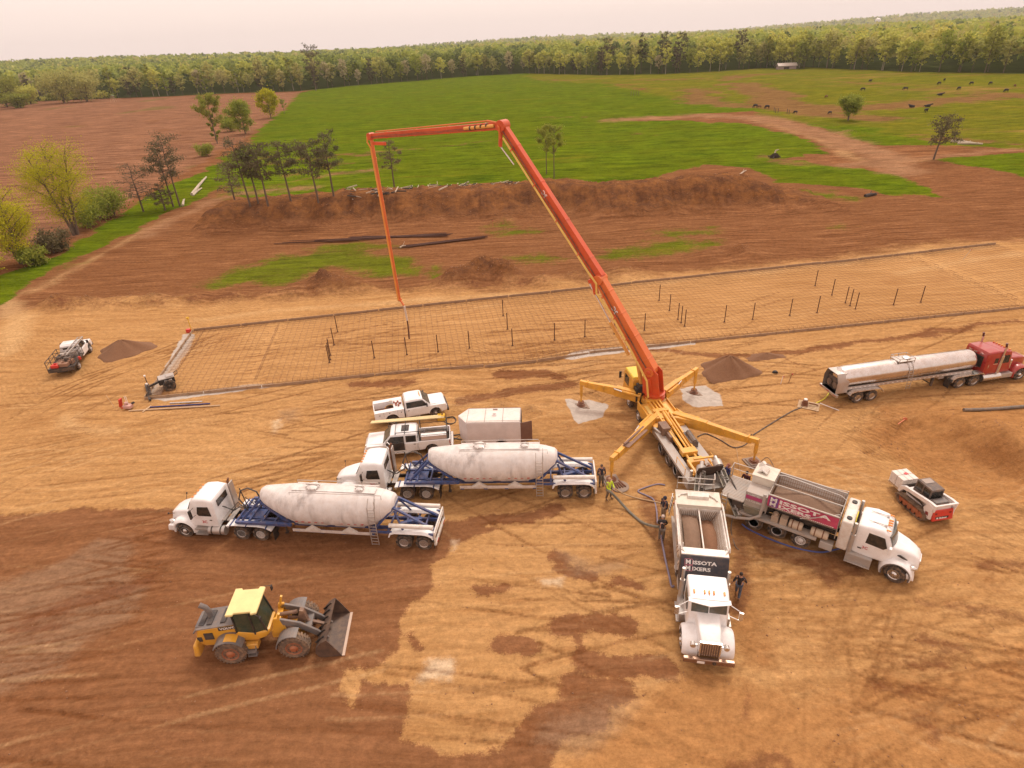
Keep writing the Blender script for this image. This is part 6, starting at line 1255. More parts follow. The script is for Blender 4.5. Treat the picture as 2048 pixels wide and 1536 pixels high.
# boards lying on the rack
crewT=t
b=B();rn=random.Random(8)
brd=thing('timber_boards','long pale yellow boards tied on the rack of the crew cab pickup','boards',t.location+Vector((0,0,0)),CH,'pale boards on the rack') if False else None
for i in range(3):
    b=B();b.cbox((1.75+.1*i,-.78-.13*i,2.14+.0*i),(5.6-.25*i,.12,.07),rz=.01*i-.015)
    o=b.obj('timber_board',mat('fresh pale timber',(.72,.58,.30),.7,dust=.1,scale=3),None,.005);o.location=crewT.location;o.rotation_euler=(0,0,CH);tag(o,('board on the far edge of the pickup rack, the shortest of the three','middle board of the three on the pickup rack','pale yellow board nearest the cab side on the pickup rack, the longest')[2-i] if False else ('pale yellow board nearest the middle of the pickup rack','middle one of the three pale yellow boards on the pickup rack','outermost pale yellow board on the far side of the pickup rack')[i],'board','pale boards on the rack')
# ---------------------------------------------------------------- enclosed trailer
EH=R_(176.5);p=gz(1043,897);ex=(p.x+math.sin(EH)*1.05,p.y-math.cos(EH)*1.05);t=thing('cargo_trailer','white enclosed cargo trailer with a pointed nose and open rear door','trailer',(ex[0],ex[1],hz(*ex)),EH)
TR=mat('trailer skin',(.74,.66,.64),.42,dust=.12,coat=.2)
b=B();b.prism([(0,-1.05),(4.05,-1.05),(4.75,-.06),(4.75,.06),(4.05,1.05),(0,1.05)],.45,2.38,ax='z');b.obj('body',TR,t,.015)
b=B();b.prism([(.05,-1.03),(4.02,-1.03),(4.68,-.05),(4.68,.05),(4.02,1.03),(.05,1.03)],2.38,2.40,ax='z');b.obj('roof',mat('trailer roof',(.80,.74,.68),.5,dust=.25),t)
b=B()
for q in(((0,1.0),(4.02,1.0)),((0,-1.0),(4.02,-1.0)),((0,.82),(4.0,.82)),((4.02,-1.0),(4.02,1.0)),((1.35,-1.0),(1.35,1.0)),((2.7,-1.0),(2.7,1.0)),((.03,-1.0),(.03,1.0))):b.bar((*q[0],2.405),(*q[1],2.405),.025,.02)
b.obj('roof_seam',mat('brown seam',(.22,.15,.12),.6,dust=.1),t)
b=B();b.box(1.85,2.15,-.18,.16,2.4,2.47);b.obj('roof_vent',TR,t,.02)
b=B();b.box(1.9,2.1,-.14,-.08,2.468,2.475);b.box(1.9,2.1,.0,.06,2.468,2.475);b.box(1.8,2.15,-.85,-.7,2.4,2.43);b.obj('vent_slot',mat('brown seam',(.22,.15,.12),.6,dust=.1),t)
for s in(1,-1):
    b=B();b.arch(1.5,.40,.42,.50,0,180,s*1.03,s*1.12,12);b.obj('fender',ALU,t)
    wheel(t,1.5,s*.98,r=.35,w=.2,side=s)
    b=B();b.arch(1.5,.40,.0,.42,0,180,s*1.045,s*1.055,12);b.obj('wheel_well_shade',BLACK,t)  # flat black half disc stands in for the shade around the wheel
b=B();b.cbox((-.42,.9,1.45),(.9,.05,1.75),rz=R_(20));b.obj('rear_door',mat('brown inner door',(.17,.085,.06),.6,dust=.2),t,.01)
b=B();b.cbox((-.02,0,1.4),(.03,1.9,1.7));b.obj('interior_shade_sheet',BLACK,t)  # black sheet on the closed body, standing in for the shaded inside
b=B();b.bar((4.6,.4,.45),(5.9,0,.5),.08);b.bar((4.6,-.4,.45),(5.9,0,.5),.08);b.cyl((5.5,0,.05),(5.5,0,1.0),.04,n=8);b.cyl((5.5,0,.0),(5.5,0,.05),.1);b.tube([(4.7,.1,.7),(5.2,.3,.4),(5.8,.1,.6)],.02,6);b.obj('tow_bar',DARK,t)
# ---------------------------------------------------------------- wheel loader
LY=mat('loader yellow paint',(.72,.36,.03),.38,dust=.3,coat=.2,dustz=(.3,1.6,.3));LC=mat('cream cab roof',(.78,.66,.30),.5,dust=.12);LG=mat('loader grey paint',(.16,.145,.14),.55,dust=.35);BK=mat('worn bucket steel',(.11,.075,.06),.5,.3,dust=.35)
def loader():
    Hh=R_(2.8);c=near_right(469,1327,Hh,1.22);t=thing('wheel_loader','yellow wheel loader with a cream cab roof, its bucket lowered on the brown ground','wheel loader');place(t,c,Hh)
    RIMO=mat('orange wheel rim',(.36,.10,.035),.6,dust=.45)
    axle(t,0,1.0,r=.74,w=.52,rimk=RIMO,tyk=TYRED,lug=True);axle(t,3.15,1.0,r=.74,w=.52,rimk=RIMO,tyk=TYRED,lug=True)
    b=B();b.prism([(-1.75,.95),(-1.7,1.55),(-1.55,1.95),(.55,2.15),(.7,1.0),(.4,.8),(-1.4,.75)],-.62,.62);b.obj('engine_hood',LY,t,.08)
    b=B();b.prism([(-1.72,1.75),(-1.55,1.97),(.5,2.17),(.5,2.22),(-1.6,2.02),(-1.8,1.78)],-.66,.66);b.box(-1.66,-.6,-.5,.5,2.0,2.07);b.obj('hood_top',LG,t,.04)
    b=B();
    for x in(-1.35,-.95,-.25):b.box(x-.14,x+.12,-.45,.45,2.03+.1*(x+1.5),2.10+.1*(x+1.5))
    splitobj(b,'hood_grille',mat('dark grille',(.05,.045,.045),.6,dust=.2),t,.01)
    b=B();b.tube([(-1.05,.1,2.0),(-1.05,.1,2.45),(-1.15,.1,2.75),(-1.4,.1,2.95)],.13,10,rs=[.16,.14,.13,.13]);b.obj('exhaust_stack',LG,t)
    b=B();b.box(-1.9,-1.55,-1.1,1.1,.55,1.3,tx=.08,ty=.1);b.obj('counterweight',LY,t,.12)
    for s in(1,-1):
        b=B();b.box(-1.3,-.85,s*.63-.02,s*.63+.02,1.25,1.7);b.box(-1.68,-1.45,s*.63-.02,s*.63+.02,1.15,1.45);splitobj(b,'side_vent',mat('dark grille',(.05,.045,.045),.6,dust=.2),t)
        n=8;b=B();b.arch(0,.76,.82,.88,35,150,s*.62,s*1.3,10);b.obj('fender',LG,t);b=B();b.arch(0,.76,.885,.90,60,100,s*.75,s*1.2,5);b.obj('fender_step',LY,t)
        b=B();b.arch(3.15,.76,.82,.88,70,175,s*.66,s*1.28,10);b.obj('fender',LG,t)
        b=B();b.box(.55,1.35,s*.62-.1,s*.62+.25 if s>0 else s*.62+.1,.75,1.05) if False else b.box(.6,1.3,min(s*.5,s*.95),max(s*.5,s*.95),.62,.95);b.obj('tank_step',LY,t,.04)
        b=B();
        for z in(.3,.55):b.box(.75,1.2,min(s*.9,s*1.15),max(s*.9,s*1.15),z,z+.04)
        b.bar((.77,s*1.1,.3),(.77,s*.9,.95),.04);b.bar((1.18,s*1.1,.3),(1.18,s*.9,.95),.04);b.obj('ladder',LG,t)
    text_mesh('VOLVO',.2,'hood_lettering',LETW,t,frame((-.42,-.645,1.86),(1,.0,.09),(0,0,1)),.006,.008,1.2);b=B();b.prism([(-.5,1.80),(.48,1.88),(.48,2.1),(-.5,2.02)],-.642,-.62);b.obj('name_panel',BLACK,t)
    # cab
    b=B();b.loft([rr(x,a,a,z0,z1,.08) for x,a,z0,z1 in((.35,.74,1.2,1.75),(.5,.78,1.1,1.75),(1.3,.78,1.05,1.6),(1.75,.70,1.15,1.55),(1.95,.55,1.3,1.5))]);b.obj('cab_base',LY,t,.03)
    b=B();b.loft([[(x,y,z) for x,y,z in((.42,-.74,1.7),(1.3,-.76,1.55),(1.82,-.58,1.5),(1.82,.58,1.5),(1.3,.76,1.55),(.42,.74,1.7))],[(x,y,z) for x,y,z in((.42,-.70,2.95),(1.25,-.70,2.95),(1.55,-.55,2.95),(1.55,.55,2.95),(1.25,.70,2.95),(.42,.70,2.95))]]);b.obj('cab_glass',mat('loader cab glass',(.035,.055,.035),.1,dust=.15),t,ang=10)
    b=B()
    for s in(1,-1):
        for a,c in(((.42,s*.745,1.7),(.42,s*.71,2.97)),((1.3,s*.77,1.5),(1.25,s*.71,2.97)),((1.83,s*.59,1.45),(1.56,s*.56,2.97))):b.bar(a,c,.07)
    splitobj(b,'cab_pillar',BLACK,t)
    b=B();b.prism([(.2,-.86),(.55,-.86),(.58,-.74),(1.4,-.74),(1.43,-.88),(1.72,-.84),(1.72,.84),(1.43,.88),(1.4,.74),(.58,.74),(.55,.86),(.2,.86)],2.96,3.1,ax='z');b.obj('cab_roof',LC,t,.04)
    b=B();b.cbox((.75,0,2.0),(.5,.5,.12));b.cbox((.5,0,2.3),(.12,.45,.6));b.obj('seat',LG,t,.04)
    for s in(1,-1):b=B();b.bar((1.62,s*.9,3.05),(1.9,s*1.0,2.95),.03);b.cbox((1.92,s*1.0,2.8),(.06,.18,.28));b.obj('mirror',BLACK,t,.01)
    # front frame, arms, linkage, bucket
    b=B();b.box(1.9,3.5,-.42,.42,.7,1.2);b.prism([(2.0,1.1),(2.25,2.2),(2.55,2.2),(2.75,1.2)],-.55,-.42);b.prism([(2.0,1.1),(2.25,2.2),(2.55,2.2),(2.75,1.2)],.42,.55);b.box(2.2,2.5,-.42,.42,1.7,1.9);b.obj('front_frame',LY,t,.03)
    b=B()
    for s in(1,-1):
        P=[(2.3,2.0),(2.5,2.15),(3.5,1.75),(4.25,1.1),(4.75,.45),(4.55,.3),(4.0,.85),(3.3,1.45),(2.4,1.8)];b.prism(P,s*.42,s*.54)
    b.box(3.6,3.95,-.45,.45,1.1,1.3);splitobj(b,'lift_arm',LG,t,.02)
    b=B();b.cyl((2.6,-.3,1.3),(3.8,-.36,1.0),.09,n=10);b.cyl((2.6,.3,1.3),(3.8,.36,1.0),.09,n=10);b.cyl((2.4,0,1.9),(3.3,0,2.0),.1,n=10);b.prism([(3.2,1.4),(3.45,2.15),(3.65,2.1),(3.75,1.3)],-.12,.12);b.bar((3.6,0,1.35),(4.65,0,.85),.14,.12);splitobj(b,'tilt_linkage',mat('brown machinery',(.16,.09,.06),.6,dust=.5),t)
    b=B();b.cbox((2.45,.48,2.45),(.1,.12,.5),ry=.3);b.cbox((2.55,-.48,2.35),(.1,.12,.3),ry=.3);splitobj(b,'arm_stop',LY,t)
    BKL=(-.26,0,0)
    b=B();C_=[(5.12,1.28),(4.82,1.10),(4.52,.74),(4.45,.38),(4.58,.10),(4.85,.03),(5.72,.02)]
    in_=[(5.72,.06),(4.9,.09),(4.66,.17),(4.55,.4),(4.6,.70),(4.87,1.02),(5.15,1.22)];b.prism(C_+in_,-1.32,1.32)
    for s in(1,-1):b.prism([(5.12,1.28),(4.82,1.10),(4.52,.74),(4.45,.38),(4.58,.10),(4.85,.03),(5.72,.02),(5.68,.14),(5.3,.95)],s*1.32,s*1.36)
    b.obj('bucket',BK,t,.01,loc=BKL)
    for i in range(6):b=B();b.cbox((4.72,-1.05+.42*i,1.02),(.1,.05,.62),ry=.85);b.obj('bucket_rib',BLACK,t,.01,loc=BKL)
    b=B();b.box(5.72,5.86,-1.36,1.36,.005,.05);b.obj('cutting_edge',mat('worn bright edge',(.55,.42,.33),.4,.6,dust=.1),t,loc=BKL)
loader()
# ---------------------------------------------------------------- compact track loader carrying a pallet
SKW=mat('skid loader white paint',(.78,.72,.69),.4,dust=.3,coat=.2);SKR=mat('skid loader red paint',(.58,.035,.025),.38,dust=.18)
def skid():
    Hs=R_(98);t=thing('track_loader','white and red compact track loader seen from behind, holding a wrapped pallet','track loader');place(t,(25.75,28.15),Hs);t.scale=(.94,.94,.97)
    TRK=mat('rubber track',(.13,.085,.055),.85,dust=.7)
    for s in(1,-1):
        P=[(.25,.02),(2.2,.02),(2.62,.35),(2.55,.55),(2.2,.62),(.9,.72),(.3,.78),(.0,.62),(-.08,.35)];b=B();n=len(P);Q=[((x-1.25)*.86+1.25,(z-.38)*.78+.38) for x,z in P]
        for i in range(n):b.prism([P[i],P[(i+1)%n],Q[(i+1)%n],Q[i]],s*.62,s*1.02)
        for i in range(n):
            a,c=P[i],P[(i+1)%n];L_=math.hypot(c[0]-a[0],c[1]-a[1]);k_=max(1,int(L_/.13))
            for j in range(k_):
                f=(j+.5)/k_;x=a[0]+(c[0]-a[0])*f;z=a[1]+(c[1]-a[1])*f;b.cbox((x,s*.82,z),(.05,.4,.05))
        b.obj('track',TRK,t)
        b=B()
        for x in(.55,.95,1.35,1.75,2.15):b.cyl((x,s*.7,.2),(x,s*.96,.2),.14,n=12)
        b.cyl((.28,s*.7,.45),(.28,s*.96,.45),.24,n=14);b.prism([(.4,.3),(2.2,.3),(2.3,.45),(.6,.6)],s*.7,s*.98);b.obj('track_frame',mat('orange track frame',(.34,.10,.04),.7,dust=.5),t)
    b=B();b.box(.0,2.2,-.6,.6,.3,1.15);b.prism([(-.3,.45),(.3,.35),(.3,1.4),(-.12,1.4)],-.62,.62);b.obj('body',SKW,t,.03)
    b=B();b.prism([(-.42,.42),(-.30,.40),(-.16,1.12),(-.26,1.14)],-.74,.74);b.obj('rear_door',SKR,t,.03)
    b=B();b.cbox((-.37,.05,.62),(.02,.95,.17),ry=.15);b.obj('badge_panel',BLACK,t)
    text_mesh('Bobcat',.17,'badge_lettering',LETW,t,frame((-.395,.25,.56),(0,-1,0),(.15,0,1)),.006,.006,1.1);b=B();b.cbox((-.39,.40,.62),(.01,.12,.1),ry=.15);b.obj('badge_mark',LETW,t)
    for y in(.5,-.5):b=B();b.cbox((-.32,y,.92),(.03,.14,.08),ry=.15);b.obj('tail_lamp',mat('dark red lamp',(.18,.02,.015),.3,dust=.1),t)
    b=B();b.box(-.1,.5,-.5,.5,1.15,1.5,tx=.05);
    for i in range(5):b.box(-.02,.35,-.45,.45,1.5+.01*i,1.505+.01*i)
    b.obj('engine_grille',LG,t,.02)
    b=B();b.loft([[(x,y,1.15) for x,y in((.55,-.46),(1.95,-.46),(1.95,.46),(.55,.46))],[(x,y,2.02) for x,y in((.62,-.42),(1.75,-.42),(1.75,.42),(.62,.42))]]);b.obj('cab_glass',GLASS,t,.02)
    b=B();b.box(.5,1.85,-.47,.47,2.0,2.1,tx=.05,ty=.03)
    for x,y in((.58,-.45),(.58,.45),(1.85,-.45),(1.85,.45),(1.2,-.46),(1.2,.46)):b.bar((x,y,1.1),(x if x<1.5 else 1.76,y*.94,2.03),.08)
    b.box(.55,1.9,-.47,-.44,1.1,1.4);b.box(.55,1.9,.44,.47,1.1,1.4);b.obj('cab_frame',mat('grey brown cab frame',(.10,.075,.065),.55,dust=.45),t,.02)
    b=B();b.box(1.25,1.7,-.32,.32,2.1,2.13);b.obj('roof_hatch',mat('pale hatch',(.32,.26,.22),.5,dust=.3),t)
    for s in(1,-1):
        b=B();P=[(-.35,1.25),(-.3,1.62),(.1,1.62),(1.0,1.48),(2.25,1.28),(2.55,1.05),(2.7,.62),(2.5,.6),(2.3,.98),(.9,1.22),(.3,1.3)];b.prism(P,s*.66,s*.84);b.obj('lift_arm',SKW,t,.02)
        b=B();b.prism([(-.28,.5),(.1,.42),(.42,1.0),(.1,1.55),(-.25,1.4)],s*.7,s*.86);b.obj('upright',SKW,t,.02)
        b=B();b.prism([(-.1,.68),(.14,.66),(.16,.88),(-.06,.92)],s*.862,s*.875);b.obj('side_badge',mat('dark red badge',(.22,.03,.03),.5,dust=.2),t)
        b=B();b.cyl((.3,s*.75,.9),(1.4,s*.75,1.2),.06,n=10);b.obj('lift_cylinder',BLACK,t)
        b=B();b.prism([(.6,1.05),(1.9,1.0),(1.9,1.1),(.8,1.24)],s*.845,s*.85);b.obj('arm_shade_strip',BLACK,t)  # thin black strip drawn as the shade below the lift arm
    b=B();b.bar((-.33,-.84,1.58),(-.33,.84,1.58),.12,.1);b.bar((-.33,-.78,1.58),(-.3,-.74,1.1),.1);b.bar((-.33,.78,1.58),(-.3,.74,1.1),.1);b.obj('rear_crossbar',SKW,t,.02)
    b=B();b.box(2.6,2.68,-.6,.6,.35,.95)
    for y in(-.28,.28):b.box(2.66,3.85,y-.06,y+.06,.33,.38)
    b.obj('pallet_fork',DARK,t)
    M=t.location;c=(25.75+math.cos(Hs)*3.08,28.15+math.sin(Hs)*3.08)
    p=thing('bag_pallet','shrink wrapped pallet of white bags on the forks of the track loader','pallet',(c[0],c[1],t.location.z+.385),Hs)
    b=B()
    for y in(-.5,0,.5):b.box(-.58,.58,y-.05,y+.05,0,.1)
    for i in range(6):b.box(-.58+.21*i,-.48+.21*i,-.58,.58,.1,.13)
    b.obj('pallet',WOOD,p)
    BG_=mat('white paper bag',(.72,.66,.60),.6,dust=.2,scale=2)
    for l in range(6):
        for i in range(2):
            for j in range(3 if l%2 else 2):
                nj=3 if l%2 else 2;w=1.12/nj;b=B();b.box(-.56+.56*i+.01,-.0+.56*i-.01,-.56+w*j+.01,-.56+w*(j+1)-.01,.135+.13*l,.255+.13*l);b.obj('bag',BG_,p,.035)
    b=B();b.cbox((.05,-.1,.925),(.2,.26,.006),rz=.3);b.obj('red_mark',LETR,p)
skid()
# ---------------------------------------------------------------- flatbed work truck on the left
def flatbed():
    a=gz(160,737);c=gz(191,693);d=c-a;Hf=math.atan2(d.y,d.x);wbf=min(max(d.length,3.7),4.6);o_=(a.x-math.sin(Hf)*.95,a.y+math.cos(Hf)*.95)
    t=thing('flatbed_truck','white cab flatbed truck loaded with red and brown gear, by the left gravel heap','work truck');place(t,o_,Hf);wb=4.1;fr=wb+.95
    lo=[(1.9,.5),(wb-.52,.5)]+arcpts(wb,.5,.52)[1:-1]+[(wb+.52,.5),(fr,.55),(fr,1.0),(fr-.15,1.22),(wb-.5,1.28),(1.9,1.28)]
    b=B();b.prism(lo,-.98,.98);b.obj('body',WHT,t,.06)
    b=B();b.loft([rr(x,.9,c_,1.05,z1,.1) for x,c_,z1 in((wb-.6,.84,1.34),(wb,.82,1.36),(fr-.2,.74,1.2))]);b.obj('hood',WHT,t)
    b=B();b.loft([rr(x,.95,c_,1.2,z1,.12) for x,c_,z1 in((1.92,.82,1.85),(2.1,.82,2.02),(wb-1.15,.80,2.02),(wb-1.0,.79,1.94),(wb-.35,.86,1.36))]);b.obj('cab',WHT,t,ang=42)
    glasspane(t,[(wb-.96,.70,1.93),(wb-.96,-.70,1.93),(wb-.37,-.82,1.42),(wb-.37,.82,1.42)],.02,WSC,'windscreen');glasspane(t,[(1.91,.6,1.5),(1.91,-.6,1.5),(1.97,-.6,1.85),(1.97,.6,1.85)],.025)
    for s in(1,-1):glasspane(t,[(2.1,s*.945,1.36),(wb-.65,s*.945,1.36),(wb-1.02,s*.85,1.86),(2.1,s*.85,1.86)],.012);mirror(t,wb-.7,s*.95,1.5,s,.35)
    b=B();b.box(fr-.02,fr+.15,-.97,.97,.42,.75);b.obj('bumper',DARK,t,.04)
    b=B();b.box(-1.5,wb+.5,-.45,.45,.5,.75);b.obj('chassis',DARK,t)
    axle(t,0,.92,r=.42,w=.24,rimk=RIMW);axle(t,wb,.88,r=.42,w=.26,rimk=RIMW)
    b=B();b.box(-1.55,1.8,-1.15,1.15,.85,.95);b.box(-1.56,-1.48,-1.15,1.15,.6,.95);b.obj('bed_deck',mat('dark bed',(.05,.04,.035),.7,dust=.3),t)
    b=B()
    for x in(-1.5,-.4,.7,1.75):
        for s in(1,-1):b.bar((x,s*1.12,.9),(x,s*1.12,1.75),.05)
        b.bar((x,-1.12,1.72),(x,1.12,1.72),.045)
    for s in(1,-1):b.bar((-1.5,s*1.12,1.35),(1.75,s*1.12,1.35),.04);b.bar((-1.5,s*1.12,1.74),(1.75,s*1.12,1.74),.05)
    b.obj('bed_rack',mat('dark bed',(.05,.04,.035),.7,dust=.3),t)
    b=B();b.bar((-.9,-.7,2.0),(3.2,-1.05,2.15),.10,.1);b.bar((-.9,-.35,2.0),(3.2,-.62,2.15),.06,.08)
    for i in range(9):f=i/8;b.bar((-.9+4.1*f,-.72-.33*f,2.0+.15*f),(-.9+4.1*f,-.37-.25*f,2.0+.15*f),.04)
    b.bar((3.1,-1.05,2.1),(3.1,-.95,1.5),.05);b.obj('aluminium_ladder',ALU,t)
    rn=random.Random(4)
    for i,(x,y,sx,sy,h,m_) in enumerate(((-1.1,.5,.6,.7,.3,SKR),(-1.1,-.2,.5,.9,.35,mat('brown crate',(.30,.16,.10),.7,dust=.3)),(-.4,.3,.7,.5,.3,mat('brown crate',(.30,.16,.10),.7,dust=.3)),(-.6,-.75,.5,.4,.42,mat('brown crate',(.30,.16,.10),.7,dust=.3)),(.5,-.2,.9,.6,.35,mat('dark machinery',(.10,.08,.07),.6,dust=.5)),(.7,.6,.9,.5,.45,mat('dark machinery',(.10,.08,.07),.6,dust=.5)),(1.3,0,.5,1.4,.5,GREYP))):
        b=B();b.cbox((x,y,.96+h/2),(sx,sy,h),rz=rn.uniform(-.3,.3));b.cyl((x,y,.96+h),(x+.1,y+.05,1.0+h),.12,n=10);b.obj('bed_cargo',m_,t,.03)
    b=B();b.cyl((.2,-1.22,.9),(.2,-1.22,1.2),.13,n=10);b.obj('fuel_can',SKR,t)
flatbed()
# ---------------------------------------------------------------- ride-on screed on the slab corner
def screed():
    p=gz(338,776);t=thing('laser_screed','small black two wheeled concrete screed at the near left corner of the slab','screed',(p.x,p.y,hz(p.x,p.y)),R_(212));t.scale=(1.2,1.2,1.2)
    b=B();b.box(-.6,.55,-.38,.38,.5,.95);b.obj('body',BLACK,t,.06)
    b=B();b.box(-.62,.5,-.42,.42,.95,1.02);b.cbox((-.3,.1,1.06),(.5,.5,.08));b.obj('hood_panel',mat('pale grey hood',(.42,.38,.35),.5,dust=.3),t,.02)
    for s in(1,-1):wheel(t,-.1,s*.55,r=.42,w=.26,side=s,rimk=DARK,lug=True)
    b=B();b.bar((.5,0,.7),(1.3,0,.55),.14);b.bar((1.3,-.9,.35),(1.3,1.0,.35),.18,.12);b.bar((1.3,-.9,.5),(1.3,1.0,.5),.06);b.bar((1.45,-1.5,.12),(1.45,1.5,.12),.16,.14);b.cyl((1.3,-.8,.3),(1.3,-.8,1.1),.03,n=8);b.cyl((1.3,.8,.3),(1.3,.8,1.1),.03,n=8);b.obj('screed_head',DARK,t)
    b=B();b.tube([(-.5,-.3,.95),(-.9,-.3,1.15),(-.9,.3,1.15),(-.5,.3,.95)],.025,6);b.obj('handle_bar',BLACK,t)
    for y in(-.2,.15):b=B();b.cbox((-.1+y,.4,.8),(.18,.02,.1));b.obj('sticker',LETW,t)
    b=B();b.cyl((1.3,-.8,1.1),(1.3,-.8,1.2),.08,n=10);b.cyl((1.3,.8,1.1),(1.3,.8,1.2),.08,n=10);splitobj(b,'laser_receiver',LETW,t)
screed()
# ---------------------------------------------------------------- people
def skinned(chains,rad,sub=2):
    """chains: list of [(point,radius),...]; shared points are merged"""
    V=[];Rr=[];E=[];ix={}
    for ch in chains:
        pv=None
        for p,r in ch:
            k_=tuple(round(c,4) for c in p)
            if k_ not in ix:ix[k_]=len(V);V.append(p);Rr.append(r)
            i=ix[k_]
            if pv is not None and pv!=i:E.append((pv,i))
            pv=i
    me=bpy.data.meshes.new('s');me.from_pydata(V,E,[]);o=bpy.data.objects.new('s',me);m=o.modifiers.new('k','SKIN');m.use_smooth_shade=True
    for i,d in enumerate(me.skin_vertices[0].data):d.radius=(Rr[i],Rr[i]);d.use_root=(i==0);d.use_loose=False
    q=o.modifiers.new('u','SUBSURF');q.levels=sub;q.render_levels=sub
    r=bake(o)
    r.polygons.foreach_set('use_smooth',[True]*len(r.polygons));return r
SKIN=mat('skin',(.50,.25,.16),.6,dust=0)
def person(label,p,face,shirt,pants,pose='stand',hat=None,hair=(.03,.02,.015),H=1.78,group=None,back=None,hood=False):
    """faces +x in its own space; face = heading"""
    s=H/1.78;J=dict(pel=(0,0,.98),sp=(0,0,1.16),ch=(.01,0,1.36),nk=(.0,0,1.52),h0=(.02,0,1.60),h1=(.03,0,1.69),h2=(.015,0,1.745));lx=[(0,.09,.93),(0.01,.11,.52),(-.02,.11,.09)];W={}
    for sd,sg in(('l',1),('r',-1)):
        W[sd]=dict(hip=(0,.09*sg,.92),kn=(.02,.11*sg,.50),an=(-.02,.12*sg,.09),toe=(.14,.14*sg,.05),sh=(0,.19*sg,1.45),el=(-.02,.27*sg,1.17),wr=(.05,.28*sg,.93))
    if pose=='walk':
        W['l'].update(kn=(.16,.10,.52),an=(.22,.10,.10),toe=(.38,.11,.07));W['r'].update(kn=(-.02,-.10,.50),an=(-.30,-.10,.14),toe=(-.16,-.11,.05));W['l'].update(el=(-.10,.30,1.18),wr=(-.02,.36,.95));W['r'].update(el=(.04,-.32,1.2),wr=(.16,-.34,1.02))
    if pose=='hold':
        W['l'].update(el=(.12,.26,1.16),wr=(.34,.12,1.05));W['r'].update(el=(.08,-.28,1.15),wr=(.30,-.10,.98));W['l'].update(kn=(.06,.15,.5),an=(.02,.18,.09),toe=(.17,.2,.05));W['r'].update(kn=(.02,-.14,.5),an=(-.08,-.17,.09),toe=(.07,-.2,.05))
    if pose=='bend':
        for k_,d in(('sp',(.10,0,1.12)),('ch',(.24,0,1.28)),('nk',(.34,0,1.40)),('h0',(.38,0,1.45)),('h1',(.44,0,1.50)),('h2',(.46,0,1.55))):J[k_]=d
        for sd,sg in(('l',1),('r',-1)):W[sd].update(sh=(.27,.19*sg,1.36),el=(.38,.27*sg,1.10),wr=(.46,.16*sg,.86))
    sc_=lambda q:tuple(c*s for c in q)
    def ch(pts):return[(sc_(a),r*s) for a,r in pts]
    body=[ch([(J['pel'],.13),(J['sp'],.12),(J['ch'],.14),(J['nk'],.06),(J['h0'],.072),(J['h1'],.092),(J['h2'],.075)]),ch([(J['h1'],.092),((J['h1'][0]+.095,0,J['h1'][2]-.01),.022)])]
    for sd in'lr':
        w_=W[sd];sg=1 if sd=='l' else -1;body+=[ch([(J['pel'],.13),(w_['hip'],.095),(w_['kn'],.062),(w_['an'],.045),(w_['toe'],.035)]),ch([(J['ch'],.14),(w_['sh'],.058),(w_['el'],.042),(w_['wr'],.028)])]
        e=Vector(w_['el']);q=Vector(w_['wr']);d=(q-e).normalized();pm=q+d*.07;body.append(ch([(tuple(q),.028),(tuple(pm),.03)]));side=d.cross(Vector((0,0,1)));side=(side if side.length>.1 else Vector((0,1,0))).normalized()
        for f in range(4):
            o_=side*(-.03+.02*f);L_=(.075,.085,.08,.06)[f];curl=Vector((d.y*sg*-.2,d.x*sg*.2,0)) if False else (d.cross(side))*.25
            body.append(ch([(tuple(pm),.03),(tuple(pm+o_+d*.03),.0095),(tuple(pm+o_+d*(.03+L_*.5)+curl*.03),.009),(tuple(pm+o_+d*(.03+L_*.85)+curl*.12),.008)]))
        body.append(ch([(tuple(q+d*.02),.024),(tuple(q+d*.045+side*.045*-1),.011),(tuple(q+d*.075+side*.055*-1),.009)]))
    me=skinned(body,None,1);me.materials.append(SKIN);o=bpy.data.objects.new('person',me);COL.objects.link(o);o.location=(p[0],p[1],hz(p[0],p[1]));o.rotation_euler=(0,0,face);tag(o,label,'person',group)
    def part(nm,chains,m):
        q=skinned(chains,None,1);q.materials.append(m);c=bpy.data.objects.new(nm,q);COL.objects.link(c);c.parent=o;return c
    up=[ch([(J['sp'],.14),(J['ch'],.165),((J['nk'][0],0,J['nk'][2]-.03),.085)]),ch([(J['sp'],.14),((J['pel'][0],0,J['pel'][2]-.02),.15)])]
    for sd in'lr':
        w_=W[sd];e=Vector(w_['el']);q=Vector(w_['wr']);f=.25 if pose=='walk' else .92;up.append(ch([(J['ch'],.165),(w_['sh'],.082),(w_['el'],.06),(tuple(e.lerp(q,f)),.045)]))
    part('shirt',up,shirt);lo=[]
    for sd in'lr':w_=W[sd];lo.append(ch([(J['pel'],.145),(w_['hip'],.115),(w_['kn'],.085),((w_['an'][0],w_['an'][1],w_['an'][2]+.04),.068)]))
    part('trousers',lo,pants)
    for sd in'lr':w_=W[sd];part('boot',[ch([((w_['an'][0]-.03,w_['an'][1],w_['an'][2]+.02),.055),(w_['toe'],.045),((w_['toe'][0]+.07,w_['toe'][1],w_['toe'][2]),.035)])],mat('work boot',(.10,.06,.04),.8,dust=.4))
    h=Vector(J['h1'])*s;b=B()
    if hat:b.lathe([(.02,.118*s),(.07,.11*s),(.115,.07*s),(.13,0)],(h.x-.005,h.y,h.z+.0),'z',n=14);b.cbox((h.x+.13,h.y,h.z+.03),(.12,.15,.015));b.obj('hat',hat,o)
    else:b.ball((h.x-.02,h.y,h.z+.025),(.105*s,.10*s,.11*s),12);b.obj('hair',mat('dark hair %.2f'%hair[0],hair,.8,dust=0),o)
    if hood:b=B();b.ball((h.x-.03,h.y,h.z+.0),(.125*s,.125*s,.145*s),12);b.obj('hood',shirt,o)
    b=B()
    for y in(.032,-.032):b.ball((h.x+.092*s,y,h.z+.005),.011,6)
